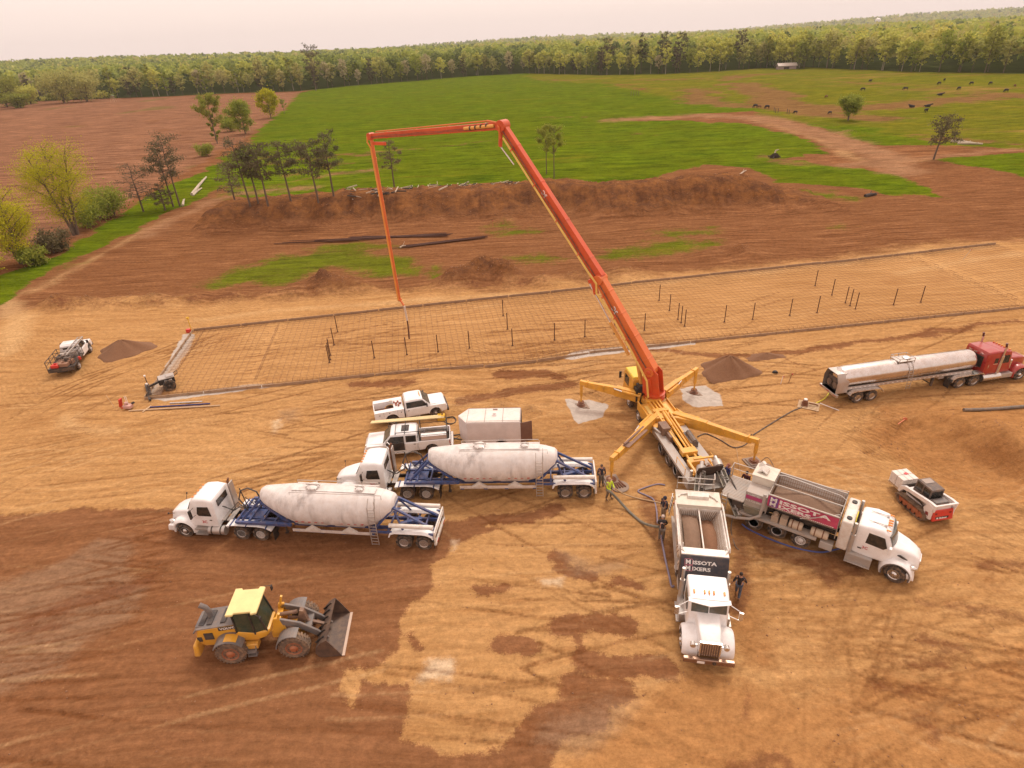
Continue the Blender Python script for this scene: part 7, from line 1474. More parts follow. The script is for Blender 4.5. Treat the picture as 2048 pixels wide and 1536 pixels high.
    b.obj('eyes',BLACK,o)
    if back:
        c=Vector(J['ch'])*s;text_mesh(back,.075,'back_lettering',LETW,o,frame((c.x-.185*s,.13,c.z+.03),(0,-1,0),(.25 if pose=='bend' else 0,0,1)),.004,.003)
        text_mesh('CONCRETE' if False else '____',.06,'back_lettering',LETW,o,frame((c.x-.185*s,.12,c.z-.05),(0,-1,0),(.25 if pose=='bend' else 0,0,1)),.004,.003) if False else None
    return o
BLKC=mat('black cloth',(.022,.018,.02),.85,dust=.05);NAVY=mat('navy cloth',(.025,.028,.05),.85,dust=.05);HIV=mat('high visibility yellow cloth',(.62,.80,.04),.7,dust=.08);BLUC=mat('blue cloth',(.03,.045,.18),.8,dust=.05);JEAN=mat('blue jeans',(.07,.09,.13),.85,dust=.2);BRNP=mat('brown work trousers',(.13,.09,.06),.85,dust=.3);KHA=mat('khaki trousers',(.28,.20,.13),.85,dust=.2);GRYP=mat('grey work trousers',(.14,.12,.10),.85,dust=.2)
def near(px,py):q=gz(px,py);return(q.x,q.y)
person('worker in a dark navy sweatshirt facing the camera behind the bulk trailer',near(1202,972),R_(-75),NAVY,GRYP,'stand',None,(.10,.06,.04))
person('worker in a bright yellow high visibility shirt carrying a thick grey hose',near(1217,999),R_(-50),HIV,BRNP,'hold',mat('tan cap',(.35,.2,.12),.7,dust=.1))
person('worker in a dark hooded top standing beside the navy fronted mixer truck',near(1326,1037),R_(205),NAVY,KHA,'stand',hood=True)
person('worker in black seen from behind, bending over the hose',near(1322,1082),R_(75),BLKC,GRYP,'bend',mat('pale cap',(.45,.35,.3),.7,dust=.1),back='M M')
person('worker in a black tee shirt and jeans walking right of the mixer truck',near(1474,1193),R_(62),BLKC,JEAN,'walk',None,(.03,.02,.015))
person('worker in a blue jacket standing by the pump hopper',near(1452,970),R_(200),BLUC,GRYP,'hold',mat('red brown cap',(.25,.08,.05),.7,dust=.1))
person('worker in dark clothes half hidden behind the banner mixer truck rear',near(1487,985),R_(40),mat('dark maroon cloth',(.07,.015,.02),.85,dust=.05),GRYP,'stand')
# ---------------------------------------------------------------- cattle
CB=mat('black cow hide',(.018,.014,.014),.8,dust=.15);CR=mat('red brown cow hide',(.16,.05,.025),.8,dust=.15)
def cow_mesh(kind,m):
    if kind=='graze':hd=[((.62,0,1.15),.2),((.95,0,.85),.15),((1.1,0,.45),.12),((1.2,0,.15),.07)]
    elif kind=='stand':hd=[((.62,0,1.15),.22),((.95,0,1.3),.16),((1.22,0,1.35),.13),((1.45,0,1.2),.08)]
    else:hd=[((.62,0,.62),.24),((.9,0,.8),.17),((1.15,0,.85),.13),((1.36,0,.72),.08)]
    z=1.1 if kind!='lie' else .42;ch=[[((-.75,0,z+.02),.27),((-.3,0,z-.03),.36),((.2,0,z-.03),.37),((.62,0,hd[0][0][2]),.27)]+hd[1:]]
    for y in(.2,-.2):
        if kind!='lie':ch+=[[((-.75,0,z+.02),.27),((-.78,y,.85),.15),((-.66,y,.6),.085),((-.82,y,.38),.06),((-.78,y,.06),.055)],[((.2,0,z-.03),.37),((.5,y,.8),.12),((.5,y,.45),.07),((.5,y,.06),.055)]]
        else:ch+=[[((-.75,0,z+.02),.27),((-.5,y*2.2,.2),.13),((-.15,y*2.5,.1),.07)],[((.2,0,z-.03),.37),((.6,y*1.6,.15),.1),((.35,y*2,.08),.06)]]
    ch+=[[((-.75,0,z+.02),.27),((-1.0,0,z+.1),.05),((-1.08,0,z-.5),.03)]]
    for y in(.13,-.13):p=hd[2][0];ch.append([(hd[2][0],hd[2][1]),((p[0]-.05,y*1.6,p[2]+.1),.03)])
    q=skinned(ch,None,1);q.materials.append(m);return q
CM={('graze',0):cow_mesh('graze',CB),('stand',0):cow_mesh('stand',CB),('lie',0):cow_mesh('lie',CB),('graze',1):cow_mesh('graze',CR)}
for i,(x,y,kd,rd,a,l) in enumerate(((1510,216,'graze',0,200,'black cow grazing at the left of the fence posts'),(1518,216.5,'graze',1,170,'red brown calf close beside the leftmost black cow'),(1533.5,218,'graze',0,195,'black cow grazing, second big one left of the fence posts'),(1590,228,'graze',0,190,'small dark cow just right of the fence posts'),(1659,229,'graze',0,200,'dark cow left of the round pasture tree'),(1652,196,'graze',1,200,'brown cow alone in the pasture centre'),(1725,182,'graze',0,180,'black cow above a strip of pale hay'),(1740,165,'stand',0,280,'small black cow near the woodland edge, left in the herd'),(1810,181,'graze',0,160,'black cow in the middle of the pasture facing sideways'),(1823,215,'lie',0,190,'black cow lying on the grass beside the pale hay'),(1855,214,'lie',0,340,'large black cow lying beside the standing one'),(1851,226,'stand',0,260,'black cow standing nearest in the pale hay'),(1880,191,'lie',0,330,'large black cow resting in the right pasture'),(1877.5,170,'graze',0,195,'black cow grazing below the far right pair'),(1888,163,'stand',0,250,'farthest black cow of the herd'),(1917,180.5,'graze',0,200,'black cow grazing by a strip of pale grass'),(1942,170,'graze',0,190,'black cow third from the right in the pasture'),(1980,170,'graze',0,200,'black cow second from the right in the pasture'),(2011,185,'graze',0,190,'dark cow grazing near the right edge of the photo'),(2029,174,'graze',1,260,'brown cow nearest the right edge of the photo'))):
    p=at(x,y);o=bpy.data.objects.new('cow',CM[(kd,rd)]);COL.objects.link(o);o.location=p;o.rotation_euler=(0,0,R_(a));sc0=1.0 if rd==0 else .75;sc0*=1.2 if kd=='lie' else (.8 if i in(3,4) else 1.05);o.scale=(sc0,)*3;tag(o,l,'cow','cattle in the pasture')
# ---------------------------------------------------------------- slab
S0=gz(290,799);S1=gz(387,662);S2=gz(1992,490);S3=S0+(gz(2048,616)-S0)*((S2-S1).length/(gz(2048,616)-S0).length)
def SP(u,v):
    a=S0.lerp(S3,u);c=S1.lerp(S2,u);return a.lerp(c,v)
LU=(S3-S0).length;NU=int(LU/.62);NV=int((S1-S0).length/.62)
b=B();V=[];
for i in range(NU+1):
    for j in range(NV+1):
        q=SP(i/NU,j/NV);e=min(j,NV-j);zz=.12 if e>1 else .03;r1=.015*math.sin(i*3.1+j*1.7)
        if 14<=i<=16 or NU*.86<i<NU*.885:zz-=.12
        V.append((q.x+r1*2,q.y,hz(q.x,q.y)+zz+r1))
b.add(V,[(i*(NV+1)+j,(i+1)*(NV+1)+j,(i+1)*(NV+1)+j+1,i*(NV+1)+j+1) for i in range(NU) for j in range(NV)])
me=bpy.data.meshes.new('rebar_mat');me.from_pydata(b.v,[],b.f);REB=mat('rusty reinforcing bar',(.21,.10,.05),.85,dust=.3,scale=3);me.materials.append(REB)
rm_=bpy.data.objects.new('rebar_mat',me);COL.objects.link(rm_);w_=rm_.modifiers.new('bars','WIREFRAME');w_.thickness=.023;w_.use_replace=True;w_.use_boundary=True;tag(rm_,'wide grid of rusty reinforcing bar laid out over the long slab','rebar mat')
def cage(nm,uv,h,label):
    V=[];Fc=[];n=len(uv)
    for u,v in uv:q=SP(u,v);z=hz(q.x,q.y);V+=[(q.x,q.y,z+.02),(q.x,q.y,z+h*.5),(q.x,q.y,z+h)]
    Fc=[(i*3+k_,(i+1)*3+k_,(i+1)*3+k_+1,i*3+k_+1) for i in range(n-1) for k_ in(0,1)]
    me=bpy.data.meshes.new(nm);me.from_pydata(V,[],Fc);me.materials.append(REB);o=bpy.data.objects.new(nm,me);COL.objects.link(o);w_=o.modifiers.new('bars','WIREFRAME');w_.thickness=.018;w_.use_boundary=True;tag(o,label,'rebar cage')
n_=int(LU/.45)
cage('rebar_cage',[(i/n_,.035) for i in range(n_+1)],.3,'upright rebar cage along the near edge of the long slab');cage('rebar_cage',[(i/n_,.975) for i in range(n_+1)],.2,'upright rebar cage along the far edge of the long slab')
cage('rebar_cage',[(.012,j/30) for j in range(31)],.4,'upright rebar cage along the short left end of the slab');cage('rebar_cage',[(.092,.1+.85*j/26) for j in range(27)],.4,'low rebar cage crossing the slab near its left end')
cage('rebar_cage',[(.865+.0*j,.1+.85*j/26) for j in range(27)],.4,'low rebar cage crossing the slab near its right end')
FB=mat('form board timber',(.36,.24,.15),.85,dust=.4,scale=3)
def board(p,q,lab,grp,h=.26,w=.05,name='form_board',m=None,cat='form board'):
    p=Vector(p);q=Vector(q);c=(p+q)/2;d=q-p;L_=math.hypot(d.x,d.y);b=B();z0=hz(c.x,c.y);b.box(-L_/2,L_/2,-w/2,w/2,-.02,h);rn=random.Random(int(c.x*9));
    for x in(-L_*.4,-L_*.1,L_*.25):b.box(x-.02,x+.02,-w/2-.07,-w/2-.02,-.05,h+.12)
    o=b.obj(name,m or FB);o.location=(c.x,c.y,z0);o.rotation_euler=(0,math.atan2(-(hz(q.x,q.y)-hz(p.x,p.y)),L_)*.5,math.atan2(d.y,d.x));tag(o,lab,cat,grp)
ORD=lambda i:str(i)+('th' if 10<=i%100<=20 else {1:'st',2:'nd',3:'rd'}.get(i%10,'th'))
nb=20
for i in range(nb):
    board(SP(i/nb+.0004,-.004),SP((i+1)/nb-.0004,-.004),ORD(i+1)+' form board from the left on the near edge of the slab','form boards on the near edge of the slab')
    board(SP(i/nb+.0004,1.004),SP((i+1)/nb-.0004,1.004),ORD(i+1)+' form board from the left on the far edge of the slab','form boards on the far edge of the slab')
for i in range(3):board(SP(.0,i/3+.004),SP(.0,(i+1)/3-.004),('near','middle','far')[i]+' form board on the short left end of the slab','form boards on the left end of the slab')
# posts
PO=[((675.2,663.8),'tall thin post behind the left cluster, the farthest of its row'),((668.3,689.5),'post just behind the left cluster of posts'),((661,711),'rear post of the left cluster'),((660.6,720),'middle post of the left cluster'),((659.1,725.5),'front post of the left cluster'),
 ((748.9,716.4),'first single post right of the left cluster'),((813.9,709.4),'post right below the hanging hose'),((876.3,703.6),'second single post right of the hanging hose'),((938.9,696.6),'third single post right of the hanging hose'),((1006.4,631.8),'farthest post of the middle cross row'),((1015,658.4),'middle post of the middle cross row'),((1024.9,687.4),'nearest post of the middle cross row'),
 ((1109,679.5),'second post left of the boom in the near row'),((1169.6,673.4),'post next left of the boom in the near row'),((1228.9,667.4),'post standing close to the left side of the boom'),((1288.7,660.8),'post close to the right side of the boom'),((1318.1,601),'farthest post of the cross row right of the boom'),((1338.9,621.2),'second post of the cross row right of the boom'),((1355.6,639.5),'left post of the three right of the boom'),((1362.1,646),'middle post of the three right of the boom'),((1369.2,652.8),'right post of the three right of the boom'),
 ((1448.8,644.2),'first near row post right of the three boom posts'),((1505.2,638.8),'second near row post right of the three boom posts'),((1579.3,630.9),'third near row post right of the three boom posts'),((1633.9,625.7),'near row post left of the right cluster'),((1630,571.6),'farthest post of the right cross row'),((1663.5,590.3),'second post of the right cross row'),((1690.6,606),'left post of the right cluster'),((1699.8,611.4),'middle post of the right cluster'),((1710.6,618.4),'right post of the right cluster'),((1786.8,610),'second post from the right end'),((1841.1,604.6),'rightmost post of the slab'),((1318.1,601),None)]
b=B();b.cyl((0,0,-.1),(0,0,1.86),.048,n=8);b.cyl((0,0,1.86),(0,0,1.90),.055,n=8);b.cyl((0,0,-.02),(0,0,.03),.12,n=8);pm_=b.mesh('steel_post',[mat('dark rusty post',(.075,.025,.012),.8,dust=.1,scale=4)])
for (x,y),l in PO:
    if l is None:continue
    p=gz(x,y);o=bpy.data.objects.new('steel_post',pm_);COL.objects.link(o);o.location=(p.x,p.y,hz(p.x,p.y));tag(o,l,'post','rusty steel posts in the slab')
# ---------------------------------------------------------------- hoses, pipes, small things
def hose(pts,r,label,m=HOSE,name='hose',cat='hose',sub=6):
    P=[]
    for q in pts:
        x,y=q[0],q[1];z=q[2] if len(q)>2 else r;g=gz(x,y,z);P.append(Vector((g.x,g.y,(hz(g.x,g.y) if z<.3 else 0)+z)))
    S=[]
    for i in range(len(P)-1):
        p0=P[max(0,i-1)];p1=P[i];p2=P[i+1];p3=P[min(len(P)-1,i+2)]
        for k_ in range(sub):
            t_=k_/sub;S.append(.5*((2*p1)+(p2-p0)*t_+(2*p0-5*p1+4*p2-p3)*t_*t_+(3*p1-p0-3*p2+p3)*t_**3))
    S.append(P[-1]);c=S[0].copy();b=B();b.tube([q-c for q in S],r,8);o=b.obj(name,m);o.location=c;tag(o,label,cat);return o
GH=mat('grey green hose',(.14,.14,.11),.7,dust=.35);PH=mat('purple grey hose',(.22,.19,.26),.6,dust=.25);TANH=mat('tan hose',(.42,.28,.15),.7,dust=.2);BLH=mat('blue lay flat hose',(.05,.08,.26),.5,dust=.15)
hose([(1213,980,1.0),(1222,985,1.0),(1236,999,.5),(1256,1021,.1),(1283,1044,.1),(1305,1052,.5),(1319,1054,.85)],.085,'thick grey hose sagging between two workers',GH)
hose([(1228,976,.9),(1248,988,.4),(1275,997,.06),(1305,1003,.06),(1330,1008,.06),(1347,1010,.5)],.05,'thin tan hose behind the thick grey one',TANH)
hose([(1330,970),(1315,968),(1290,975),(1276,983),(1292,991),(1307,1000),(1313,1020),(1315,1046,.8)],.05,'bent brown and grey hose looping to the bending worker',PH)
hose([(1322,1070,.5),(1325,1090),(1331,1120),(1338,1150),(1343,1172),(1348,1172)],.06,'purple grey hose trailing from the bending worker to the cab',PH)
hose([(1484,1048,.3),(1500,1060),(1540,1078),(1590,1096),(1640,1104),(1675,1098,.3),(1696,1092,.7)],.05,'blue hose along the near side of the banner mixer truck',BLH)
hose([(1395,874),(1412,868),(1440,880),(1465,894),(1482,893),(1496,885,.3),(1503,868,.8)],.045,'black cable loop beside the rear right outrigger',HOSE)
hose([(1506,870),(1530,855),(1560,836),(1585,822),(1606,814)],.045,'long dark hose from the outrigger to the small pump',HOSE)
hose([(1632,806),(1648,798),(1658,786),(1664,772,.6),(1668,760,1.2)],.05,'yellow hose from the small pump to the steel tanker',mat('yellow hose',(.72,.62,.05),.5,dust=.2))
hose([(1473,896),(1478,930),(1482,955),(1479,975)],.02,'thin line on the ground left of the outrigger pads',TANH)
hose([(1520,925),(1535,915),(1548,935),(1546,950)],.02,'thin cable curling beside the banner mixer truck',HOSE)
hose([(1466,1030,.8),(1462,1060),(1470,1090),(1478,1100)],.03,'thin hose below the mixing trough',HOSE)
hose([(1235,905),(1225,925),(1210,945),(1203,950,.7)],.02,'orange line lying towards the dark sweatshirt worker',mat('orange line',(.5,.2,.06),.7,dust=.2))
hose([(1925,826),(1960,822),(2000,817),(2060,812),(2150,806)],.13,'long grey pipe lying on the ground at the right edge',mat('grey plastic pipe',(.14,.12,.10),.6,dust=.5),'pipe','pipe',2)
hose([(1640,806),(1658,813),(1678,821)],.035,'white stick on the ground beside the tanker hose',LETW,'measuring_stick','stick',2)
o=hose([(890,832),(905,828),(912,838),(902,848),(888,842),(892,832),(908,832),(910,844),(896,846),(890,836)],.03,'black cable coil beside the yellow bucket',BLACK,'cable_coil','cable')
hose([(212,790,1.3),(229,815)],.02,'thin wooden rod leaning over at the left of the red gear',WOOD,'rod','rod',1)
for i,(a,c,m_,l) in enumerate((((258,822),(440,811),WOOD,'long pale timber straightedge on the ground at the lower left corner of the slab'),((300,814),(420,807),BLUC,'bluish pipe lying just behind the long timber straightedge'),((318,818),(400,812),mat('purple pipe',(.16,.09,.15),.6,dust=.3),'purple pipe lying among the screed pipes'),((340,806),(405,803),CHR,'bright metal straightedge nearest the slab edge'),((285,824),(302,812),WOOD,'short stick crossing the screed pipes'))):
    hose([a,c],.06,l,m_,'screed_pipe','pipe',1)
def small(px,py,name,label,cat,build,rz=0.,group=None):
    p=gz(px,py);t=thing(name,label,cat,(p.x,p.y,hz(p.x,p.y)),rz,group);build(t);return t
def bucket(m,r=.15,h=.38):
    def f(t):
        b=B();b.lathe([(0,r*.85),(h,r),(h,r*.93),(.03,r*.8),(.03,0)],n=16);b.obj('bucket_wall',m,t);b=B();b.tube([(r*math.cos(R_(a)),0,h+r*.8*math.sin(R_(a))) for a in range(0,181,20)],.008,5);b.obj('handle',DARK,t)
    return f
YB=mat('yellow plastic',(.75,.45,.03),.45,dust=.15)
def jug(t):
    b=B();b.loft([rr(x,.25,.22,0,.55,.06) for x in(-.3,-.27,.27,.3)]);b.obj('jug_body',YB,t);b=B();b.cyl((.1,0,.55),(.1,0,.62),.07,n=12);b.obj('cap',RUST,t)
small(883,838,'water_container','yellow plastic container by the front wheel of the utility pickup','container',jug)
small(836,838,'bucket','white bucket between the two pickups','bucket',bucket(LETW,.2,.4))
def pumpset(t):
    b=B()
    for i in range(6):b.box(-.8,.8,-.6+.22*i,-.48+.22*i,.05,.09)
    for x in(-.7,0,.7):b.box(x-.05,x+.05,-.62,.62,0,.05)
    b.obj('pallet_boards',WOOD,t);b=B();b.cyl((-.3,-.2,.35),(-.3,.25,.35),.2,n=14);b.box(-.55,-.05,-.3,.3,.09,.2);b.obj('pump_motor',RUST,t,.01);b=B();b.lathe([(.5,.14),(.62,.14),(.66,0)],(-.3,0,0),'z',n=14);b.obj('white_tank',LETW,t)
    b=B();b.tube([(0,0,.3),(.4,.1,.25),(.7,.1,.15)],.05,8);b.obj('outlet',RUST,t)
small(1617,812,'water_pump','small pump on a wooden pallet between the outrigger and the tanker','pump',pumpset,R_(-30))
def rake(t):
    b=B();b.cbox((.1,0,.1),(.7,.06,.14),rz=.5);b.cbox((-.4,.2,.45),(.12,.35,.8),ry=.25);b.obj('red_board',SKR,t,.02);b=B();b.box(.1,.8,-.3,.2,.1,.4);b.cyl((.3,0,.4),(.3,0,.62),.15,n=12);b.obj('vibrator_box',mat('faded pink plastic',(.55,.32,.28),.6,dust=.3),t,.04)
    b=B()
    for x in(.35,.5):b.cyl((x,0,.4),(x-.05,.1,1.2),.02,n=6)
    b.obj('handle',LETW,t);b=B();b.cyl((.7,.2,.4),(.9,.2,.5),.1,n=10);b.obj('motor',BLACK,t)
small(250,817,'concrete_tools','red and pink concrete tools with upright white handles left of the slab corner','tools',rake,R_(-8))
def marker(t):
    b=B();b.cyl((0,0,0),(0,0,1.7),.045,n=8);b.cyl((-.12,0,1.7),(.12,0,1.72),.12,n=10);b.obj('stand_pole',YB,t);b=B();b.box(-.55,-.12,-.2,.2,0,.38);b.obj('red_case',SKR,t,.02)
small(384,664,'laser_stand','yellow stand with a red case at the far left corner of the slab','stand',marker)
def cone(t):
    b=B();b.lathe([(0,.2),(.03,.2),(.03,.14),(.6,.03),(.62,0)],n=14);b.obj('cone_body',mat('faded orange plastic',(.62,.18,.08),.6,dust=.2),t);b=B();b.bar((-.9,-.6,.04),(.0,.0,.06),.06,.04);b.obj('orange_strip',mat('faded orange plastic',(.62,.18,.08),.6,dust=.2),t)
small(1812,833,'marker_cone','small orange marker with a strip trailing from it, below the tanker','marker',cone)
def stake(m,h=.9,l=0.):
    def f(t):
        b=B();b.bar((0,0,-.05),(l,0,h),.05,.03);b.obj('stake_post',m,t);b=B();b.box(-.02+l,.1+l,-.01,.01,h-.12,h);b.obj('flag',LETR,t)
    return f
small(1561,768,'survey_stake','pale survey stake left of the tanker rear','stake',stake(LETW,.8,.1));small(1577,765,'survey_stake','dark thin survey stake right of the pale one','stake',stake(RUST,.9,.15))
def ring(t):
    b=B();b.lathe([(0,.22),(.12,.26),(.24,.22),(.22,.14),(.02,.14),(0,.22)],n=18);b.obj('tyre_ring',BLACK,t);b=B();b.lathe([(.02,.1),(.1,.1),(.1,0)],n=12);b.obj('hub',ALU,t)
small(1551,747,'spare_wheel','small wheel lying on the dirt left of the tanker','wheel',ring)
small(1925,520,'survey_stake','leaning pale stake behind the far right corner of the slab','stake',stake(DEAD,1.4,.7))
small(986,454,'survey_stake','small reddish stake on the bare ground right of the hanging boom','stake',stake(LETR,1.2,.0))
# clods and small stones, uncountable
rg=np.random.default_rng(77);n=26000;cx_=np.concatenate([rg.uniform(-45,45,9000),rg.uniform(-50,50,9000),rg.uniform(22,44,3500),rg.normal(0,1,4500)]);cy_=np.concatenate([rg.uniform(13,62,9000),rg.uniform(66,135,9000),rg.uniform(30,46,3500),rg.normal(0,1,4500)])
mi=rg.integers(0,len(_mw),4500);cx_[-4500:]=np.array([_mw[i][0] for i in mi])+cx_[-4500:]*np.array([_mw[i][2]*.55 for i in mi]);cy_[-4500:]=np.array([_mw[i][1] for i in mi])+cy_[-4500:]*np.array([_mw[i][2]*.55 for i in mi])
hh_=hgt(cx_,cy_);keep=(cy_<62)|(hh_>.5)|(rg.random(n)<.45);keep&=~((cy_>48)&(cy_<76)&(cx_>-36)&(fbm(cx_,cy_,4,2,1)<5)&(cy_-48.5>(cx_+33)*.12)&(cy_-64.2<(cx_+35)*.12));cx_=cx_[keep];cy_=cy_[keep];hh_=hh_[keep];n=len(cx_)
sz_=(.018+.05*rg.random(n)**3)*(1+np.clip(hh_,0,3)*.3)*(1+(cy_>66)*.35);oc=np.array([(1,0,0),(0,1,0),(-1,0,0),(0,-1,0),(0,0,.8),(0,0,-.5)]);V=(oc[None]*rg.uniform(.6,1.3,(n,6,1)))*sz_[:,None,None]+np.stack([cx_,cy_,hh_-.02],1)[:,None]
fc=np.array([(0,1,4),(1,2,4),(2,3,4),(3,0,4),(1,0,5),(2,1,5),(3,2,5),(0,3,5)]);Fi=(np.arange(n)[:,None,None]*6+fc[None]).reshape(-1);me=bpy.data.meshes.new('earth_clods');me.vertices.add(n*6);me.vertices.foreach_set('co',V.ravel());me.loops.add(len(Fi));me.loops.foreach_set('vertex_index',Fi);me.polygons.add(n*8);me.polygons.foreach_set('loop_start',np.arange(n*8)*3);me.polygons.foreach_set('loop_total',np.full(n*8,3));me.update()
me.materials.append(mat('clod earth',(.27,.13,.065),.95,dust=.5,scale=.8,var=.45));o=bpy.data.objects.new('earth_clods',me);COL.objects.link(o);tag(o,'loose clods and stones scattered over the bare ground','clods',kind='stuff')
# gravel heaps
def heap(px,py,rx,ry,h,label,sd,rz=0.):
    p=gz(px,py);b=B();n,mm=40,14;rn=np.random.default_rng(sd);V=[(0,0,h)];
    for j in range(1,mm+1):
        for i in range(n):
            a=2*math.pi*i/n;f=j/mm;w_=1+.13*math.sin(3*a+sd)+.07*math.sin(7*a+sd*2);x=rx*f*w_*math.cos(a);y=ry*f*w_*math.sin(a);z=h*(.55*(1-f)+.45*math.cos(f*math.pi/2)**2)*(1+.05*math.sin(5*a+sd))+(.0 if j<mm else -.12)+rn.normal()*.012;V.append((x,y,z))
    Fc=[(0,1+i,1+(i+1)%n) for i in range(n)]+[(1+(j-1)*n+i,1+j*n+i,1+j*n+(i+1)%n,1+(j-1)*n+(i+1)%n) for j in range(1,mm) for i in range(n)];b.add(V,Fc)
    o=b.obj('gravel_heap',mat('brown gravel heap',(.20,.095,.045),.95,dust=.2,scale=5,bump=1.),ang=80);o.location=(p.x,p.y,hz(p.x,p.y));o.rotation_euler=(0,0,rz);tag(o,label,'gravel heap','gravel heaps')
heap(250,702,2.9,2.3,1.3,'brown gravel heap beside the flatbed truck at the left',1,.2);heap(1456,742,2.7,2.1,1.55,'large brown gravel heap behind the right outrigger',2);heap(1530,714,2.0,.8,.4,'low strip of brown gravel behind the large heap',3,.1)
# rebar bundles
def bundle(a,c,n,sd,label):
    p,q=at(*a),at(*c);cc=(p+q)/2;rn=random.Random(sd);b=B();d=(q-p).normalized();s_=Vector((-d.y,d.x,0))
    for i in range(n):
        o1=s_*rn.uniform(-.5,.5);b.bar(p-cc+o1*1.6+d*rn.uniform(-1,2)+Vector((0,0,.12+.04*(i%4))),q-cc+o1*.5+d*rn.uniform(-1,1)+Vector((0,0,.14+.05*(i%5))),.09,.07)
    o=b.obj('rebar_bundle',mat('dark rusty post',(.075,.025,.012),.8,dust=.1,scale=4));o.location=cc;tag(o,label,'rebar bundle','rebar bundles lying on the ground')
bundle((640,484),(895,470),9,1,'longest rebar bundle, behind the hanging boom section');bundle((700,477),(892,474),10,2,'rebar bundle touching the longest one, ending at the same point');bundle((795,496),(966,477),11,3,'rebar bundle pointing right, below the other two')
bundle((560,487),(720,482),4,4,'thin rebar bundle at the far left of the others')
# logs and brush on the bank
def log(a,c,r,label,m=DEAD,dz=.15,grp='logs along the bank top'):
    p,q=at(*a),at(*c);cc=(p+q)/2;b=B();d=q-p;b.tube([p-cc+Vector((0,0,dz)),Vector((0,0,dz+.15)),q-cc+Vector((0,0,dz+.1))],r,7,rs=[r*1.2,r,r*.6]);b.tube([p-cc+d*.35+Vector((0,0,dz)),p-cc+d*.5+Vector((.3,.5,dz+.7))],r*.3,5,rs=[r*.4,r*.15]);b.tube([p-cc+d*.6+Vector((0,0,dz)),p-cc+d*.75+Vector((.1,-.5,dz+.5))],r*.3,5,rs=[r*.35,r*.12]);o=b.obj('log',m);o.location=cc;tag(o,label,'log',grp)
log((384,390),(413,356),.3,'thick pale fallen trunk in the grass left of the bank pines');log((386,392),(404,378),.2,'shorter grey trunk beside the thick fallen one');log((366,412),(369,401),.22,'pale stump piece at the foot of the left pine clump')
log((690,388),(705,394),.15,'short pale log at the left end of the bank top brush');log((760,385),(786,378),.14,'thin pale log leaning in the bank brush left of the grey pine');log((930,378),(945,374),.15,'pale log in the bank brush near the middle');log((985,372),(1036,375),.16,'long bare log on the bank left of the boom');log((965,380),(1000,377),.13,'thin log just left of the long bare one');log((1060,373),(1075,368),.18,'pale log touching the boom on the bank top');log((1480,350),(1492,343),.15,'small bright log on the right end of the bank')
log((1903,284),(1945,288),.35,'long pale log stack near the leaning pasture pine');log((1915,288),(1965,290),.3,'pale log lying in front of the long stack');log((1730,394),(1752,391),.3,'dark rotten log in the grass tongue',mat('dark rotten wood',(.06,.045,.035),.9,dust=0));log((800,497),(812,494),.1,'short stick near the hanging boom pipe')
rn=random.Random(21);b=B();c0=at(880,382)
for i in range(210):
    x=rn.choice((rn.uniform(690,860),rn.uniform(865,960),rn.uniform(700,960),rn.uniform(985,1060)));y=np.interp(x,[690,860,960,1060],[391,382,374,371])+rn.uniform(-3,3);p=at(x,y)-c0;a=rn.uniform(-.6,.6)+(0 if rn.random()<.7 else 1.4);L_=rn.uniform(.5,2.4);zz=rn.uniform(.1,.7);b.bar(p+Vector((-math.cos(a)*L_/2,-math.sin(a)*L_/2,zz)),p+Vector((math.cos(a)*L_/2,math.sin(a)*L_/2,zz+rn.uniform(-.3,.5))),rn.uniform(.06,.22),mi=0 if rn.random()<.5 else 1)
o=b.obj('brush_line',[DEAD,mat('dark rotten wood',(.06,.045,.035),.9,dust=0)]);o.location=c0;tag(o,'line of broken branches and brush along the bank top','brush',kind='stuff')
def stumpf(t):
    b=B();b.lathe([(-.2,1.2),(.3,.8),(.7,.35),(1.1,.3),(1.15,0)],n=12);
    for i in range(6):a=i*1.05;b.tube([(0,0,.4),(math.cos(a)*.9,math.sin(a)*.9,.5),(math.cos(a)*1.6,math.sin(a)*1.6,.1+.5*(i%2))],.1,5)
    b.obj('root_ball',mat('dark rotten wood',(.06,.045,.035),.9,dust=0),t);b=B();b.tube([(0,0,1.1),(.2,.1,1.7),(.9,.1,1.9)],.16,6,rs=[.2,.17,.1]);b.obj('pale_stub',DEAD,t)
for x,y,l in((1548,316,'dark tree stump with a pale stub in the right green field'),):
    p=at(x,y);t=thing('tree_stump',l,'stump',p);stumpf(t)
rn=random.Random(4)
for i,(x,y) in enumerate(((1551,226),(1556,226),(1574,227),(1578,229),(1548,224),(1262,192),(1267,192),(1272,191.5),(1277,191))):
    p=at(x,y);b=B();b.cyl((0,0,-.2),(rn.uniform(-.15,.15),0,1.6 if i<5 else 2.2),.11,n=7);o=b.obj('fence_post',mat('grey fence post',(.13,.09,.07),.9,dust=.2));o.location=p;tag(o,ORD(i+1 if i<5 else i-4)+(' fence post of the broken pasture fence' if i<5 else ' dark post of the feeder in the green field'),'post','posts of the broken fence' if i<5 else 'posts of the field feeder')
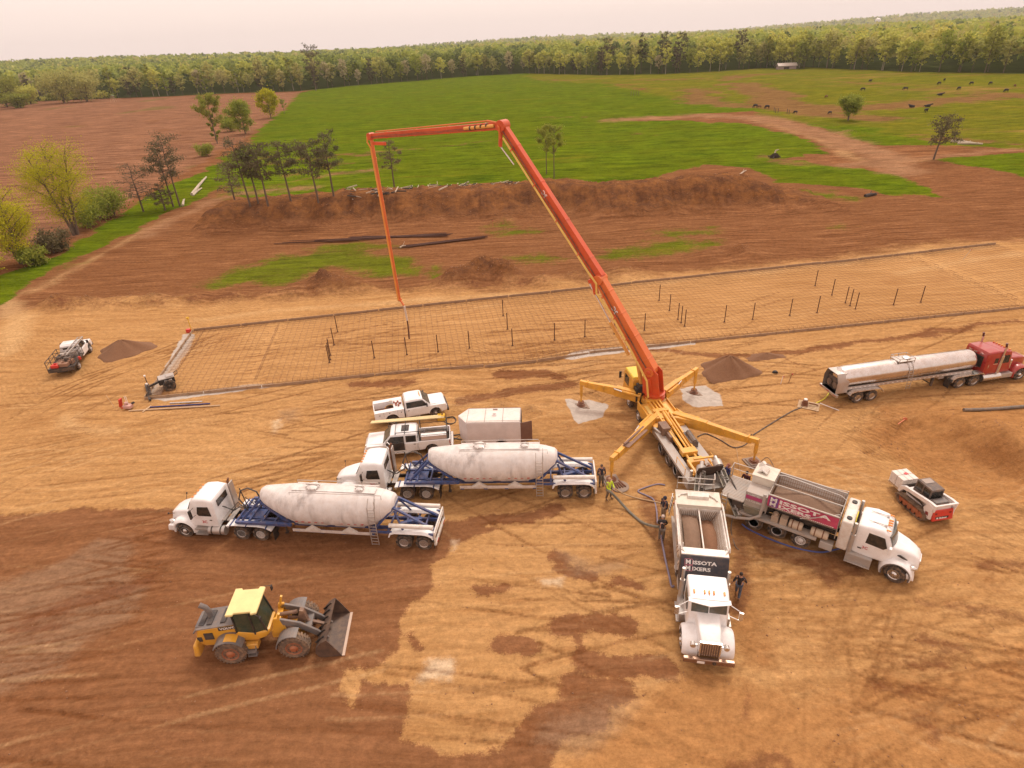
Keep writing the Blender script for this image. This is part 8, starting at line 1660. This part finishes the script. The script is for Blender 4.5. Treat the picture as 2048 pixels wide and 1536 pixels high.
# far buildings and tower
def shed(px,py,w_,d_,h,wall,roof,label,rz=0.,cat='shed'):
    p=at(px,py);t=thing('farm_shed',label,cat,p,rz);b=B();b.box(-w_/2,w_/2,-d_/2,d_/2,-.3,h);b.obj('wall',wall,t);b=B();b.prism([(-d_/2-.5,h-.1),(0,h+d_*.28),(d_/2+.5,h-.1),(d_/2+.5,h+.15),(0,h+d_*.28+.25),(-d_/2-.5,h+.15)],-w_/2-.5,w_/2+.5,ax='x');b.obj('roof',roof,t)
    b=B();b.box(-w_*.2,w_*.1,-d_/2-.06,-d_/2,0,h*.75);b.obj('door',DARK,t)
shed(75,192,17,9,3.5,mat('grey wall',(.35,.28,.26),.8,dust=.2),mat('faded purple roof',(.42,.30,.33),.6,dust=.2),'low shed with a faded purple roof among the left trees',.3)
shed(1572,138,13,6,2.2,mat('grey wall',(.35,.28,.26),.8,dust=.2),mat('bleached roof',(.62,.54,.48),.6,dust=.2),'low pale roofed shed in the gap of the right woodland',-.1)
p=at(228,204);t=thing('hunting_blind','small box blind on wooden legs at the far edge of the ploughed field','blind',p);b=B();b.box(-1,1,-1,1,2.6,4.4);b.obj('cabin',mat('olive blind',(.22,.18,.08),.8,dust=.1),t);b=B();b.prism([(-1.3,4.4),(0,5),(1.3,4.4)],-1.3,1.3);b.obj('roof',mat('green roof',(.16,.2,.08),.8,dust=.1),t)
b=B()
for x,y in((-1,-1),(1,-1),(1,1),(-1,1)):b.bar((x*1.5,y*1.5,-.2),(x*.9,y*.9,2.7),.18)
splitobj(b,'leg',WOOD,t)
d=ray(1755,45);p=Vector((d.x,d.y,0)).normalized()*3300;zt=CAMH+ray(1755,41).z/math.hypot(ray(1755,41).x,ray(1755,41).y)*3300;t=thing('water_tower','white water tower far off above the right woodland','water tower',(p.x,p.y,zt-40));b=B();b.ball((0,0,40),(11,11,9),20);b.obj('tank',mat('white tower paint',(.85,.83,.82),.4,dust=0),t);b=B();b.cyl((0,0,-10),(0,0,34),2.6,1.8,n=12);b.obj('column',mat('white tower paint',(.85,.83,.82),.4,dust=0),t)
# number the woodland trees from left to right as seen
def scrx(v):
    v=Vector((v.x,v.y,v.z-CAMH));dd=v.dot(_F);return 1024+(F*v.dot(_R)/dd)*_c+(F*v.dot(_D)/dd)*_s
for nm in('woodland_tree','shrub'):
    L_=sorted([o for o in COL.objects if o.name.split('.')[0]==nm and o.parent is None],key=lambda o:scrx(o.location))
    for i,o in enumerate(L_):o['label']=o['label'].replace(' on the woodland edge','').replace(' along the foot of the woodland edge','')+', '+ORD(i+1)+' from the left on the woodland edge';o['group']='trees along the woodland edge' if nm=='woodland_tree' else 'shrubs along the woodland edge'
# ---------------------------------------------------------------- haze
hb=B();hb.box(-6200,6200,-80,6200,-6,170);hz_o=hb.obj('haze',mat('haze_tmp',(.5,.5,.5)));m=bpy.data.materials.new('haze');m.use_nodes=True;m.node_tree.nodes.clear();vo=m.node_tree.nodes.new('ShaderNodeVolumePrincipled');vo.inputs['Color'].default_value=(1,.98,1,1);vo.inputs['Density'].default_value=.00008;oo=m.node_tree.nodes.new('ShaderNodeOutputMaterial');m.node_tree.links.new(vo.outputs[0],oo.inputs['Volume']);hz_o.data.materials.clear();hz_o.data.materials.append(m);tag(hz_o,'thin pale haze over the whole site','haze',kind='stuff')
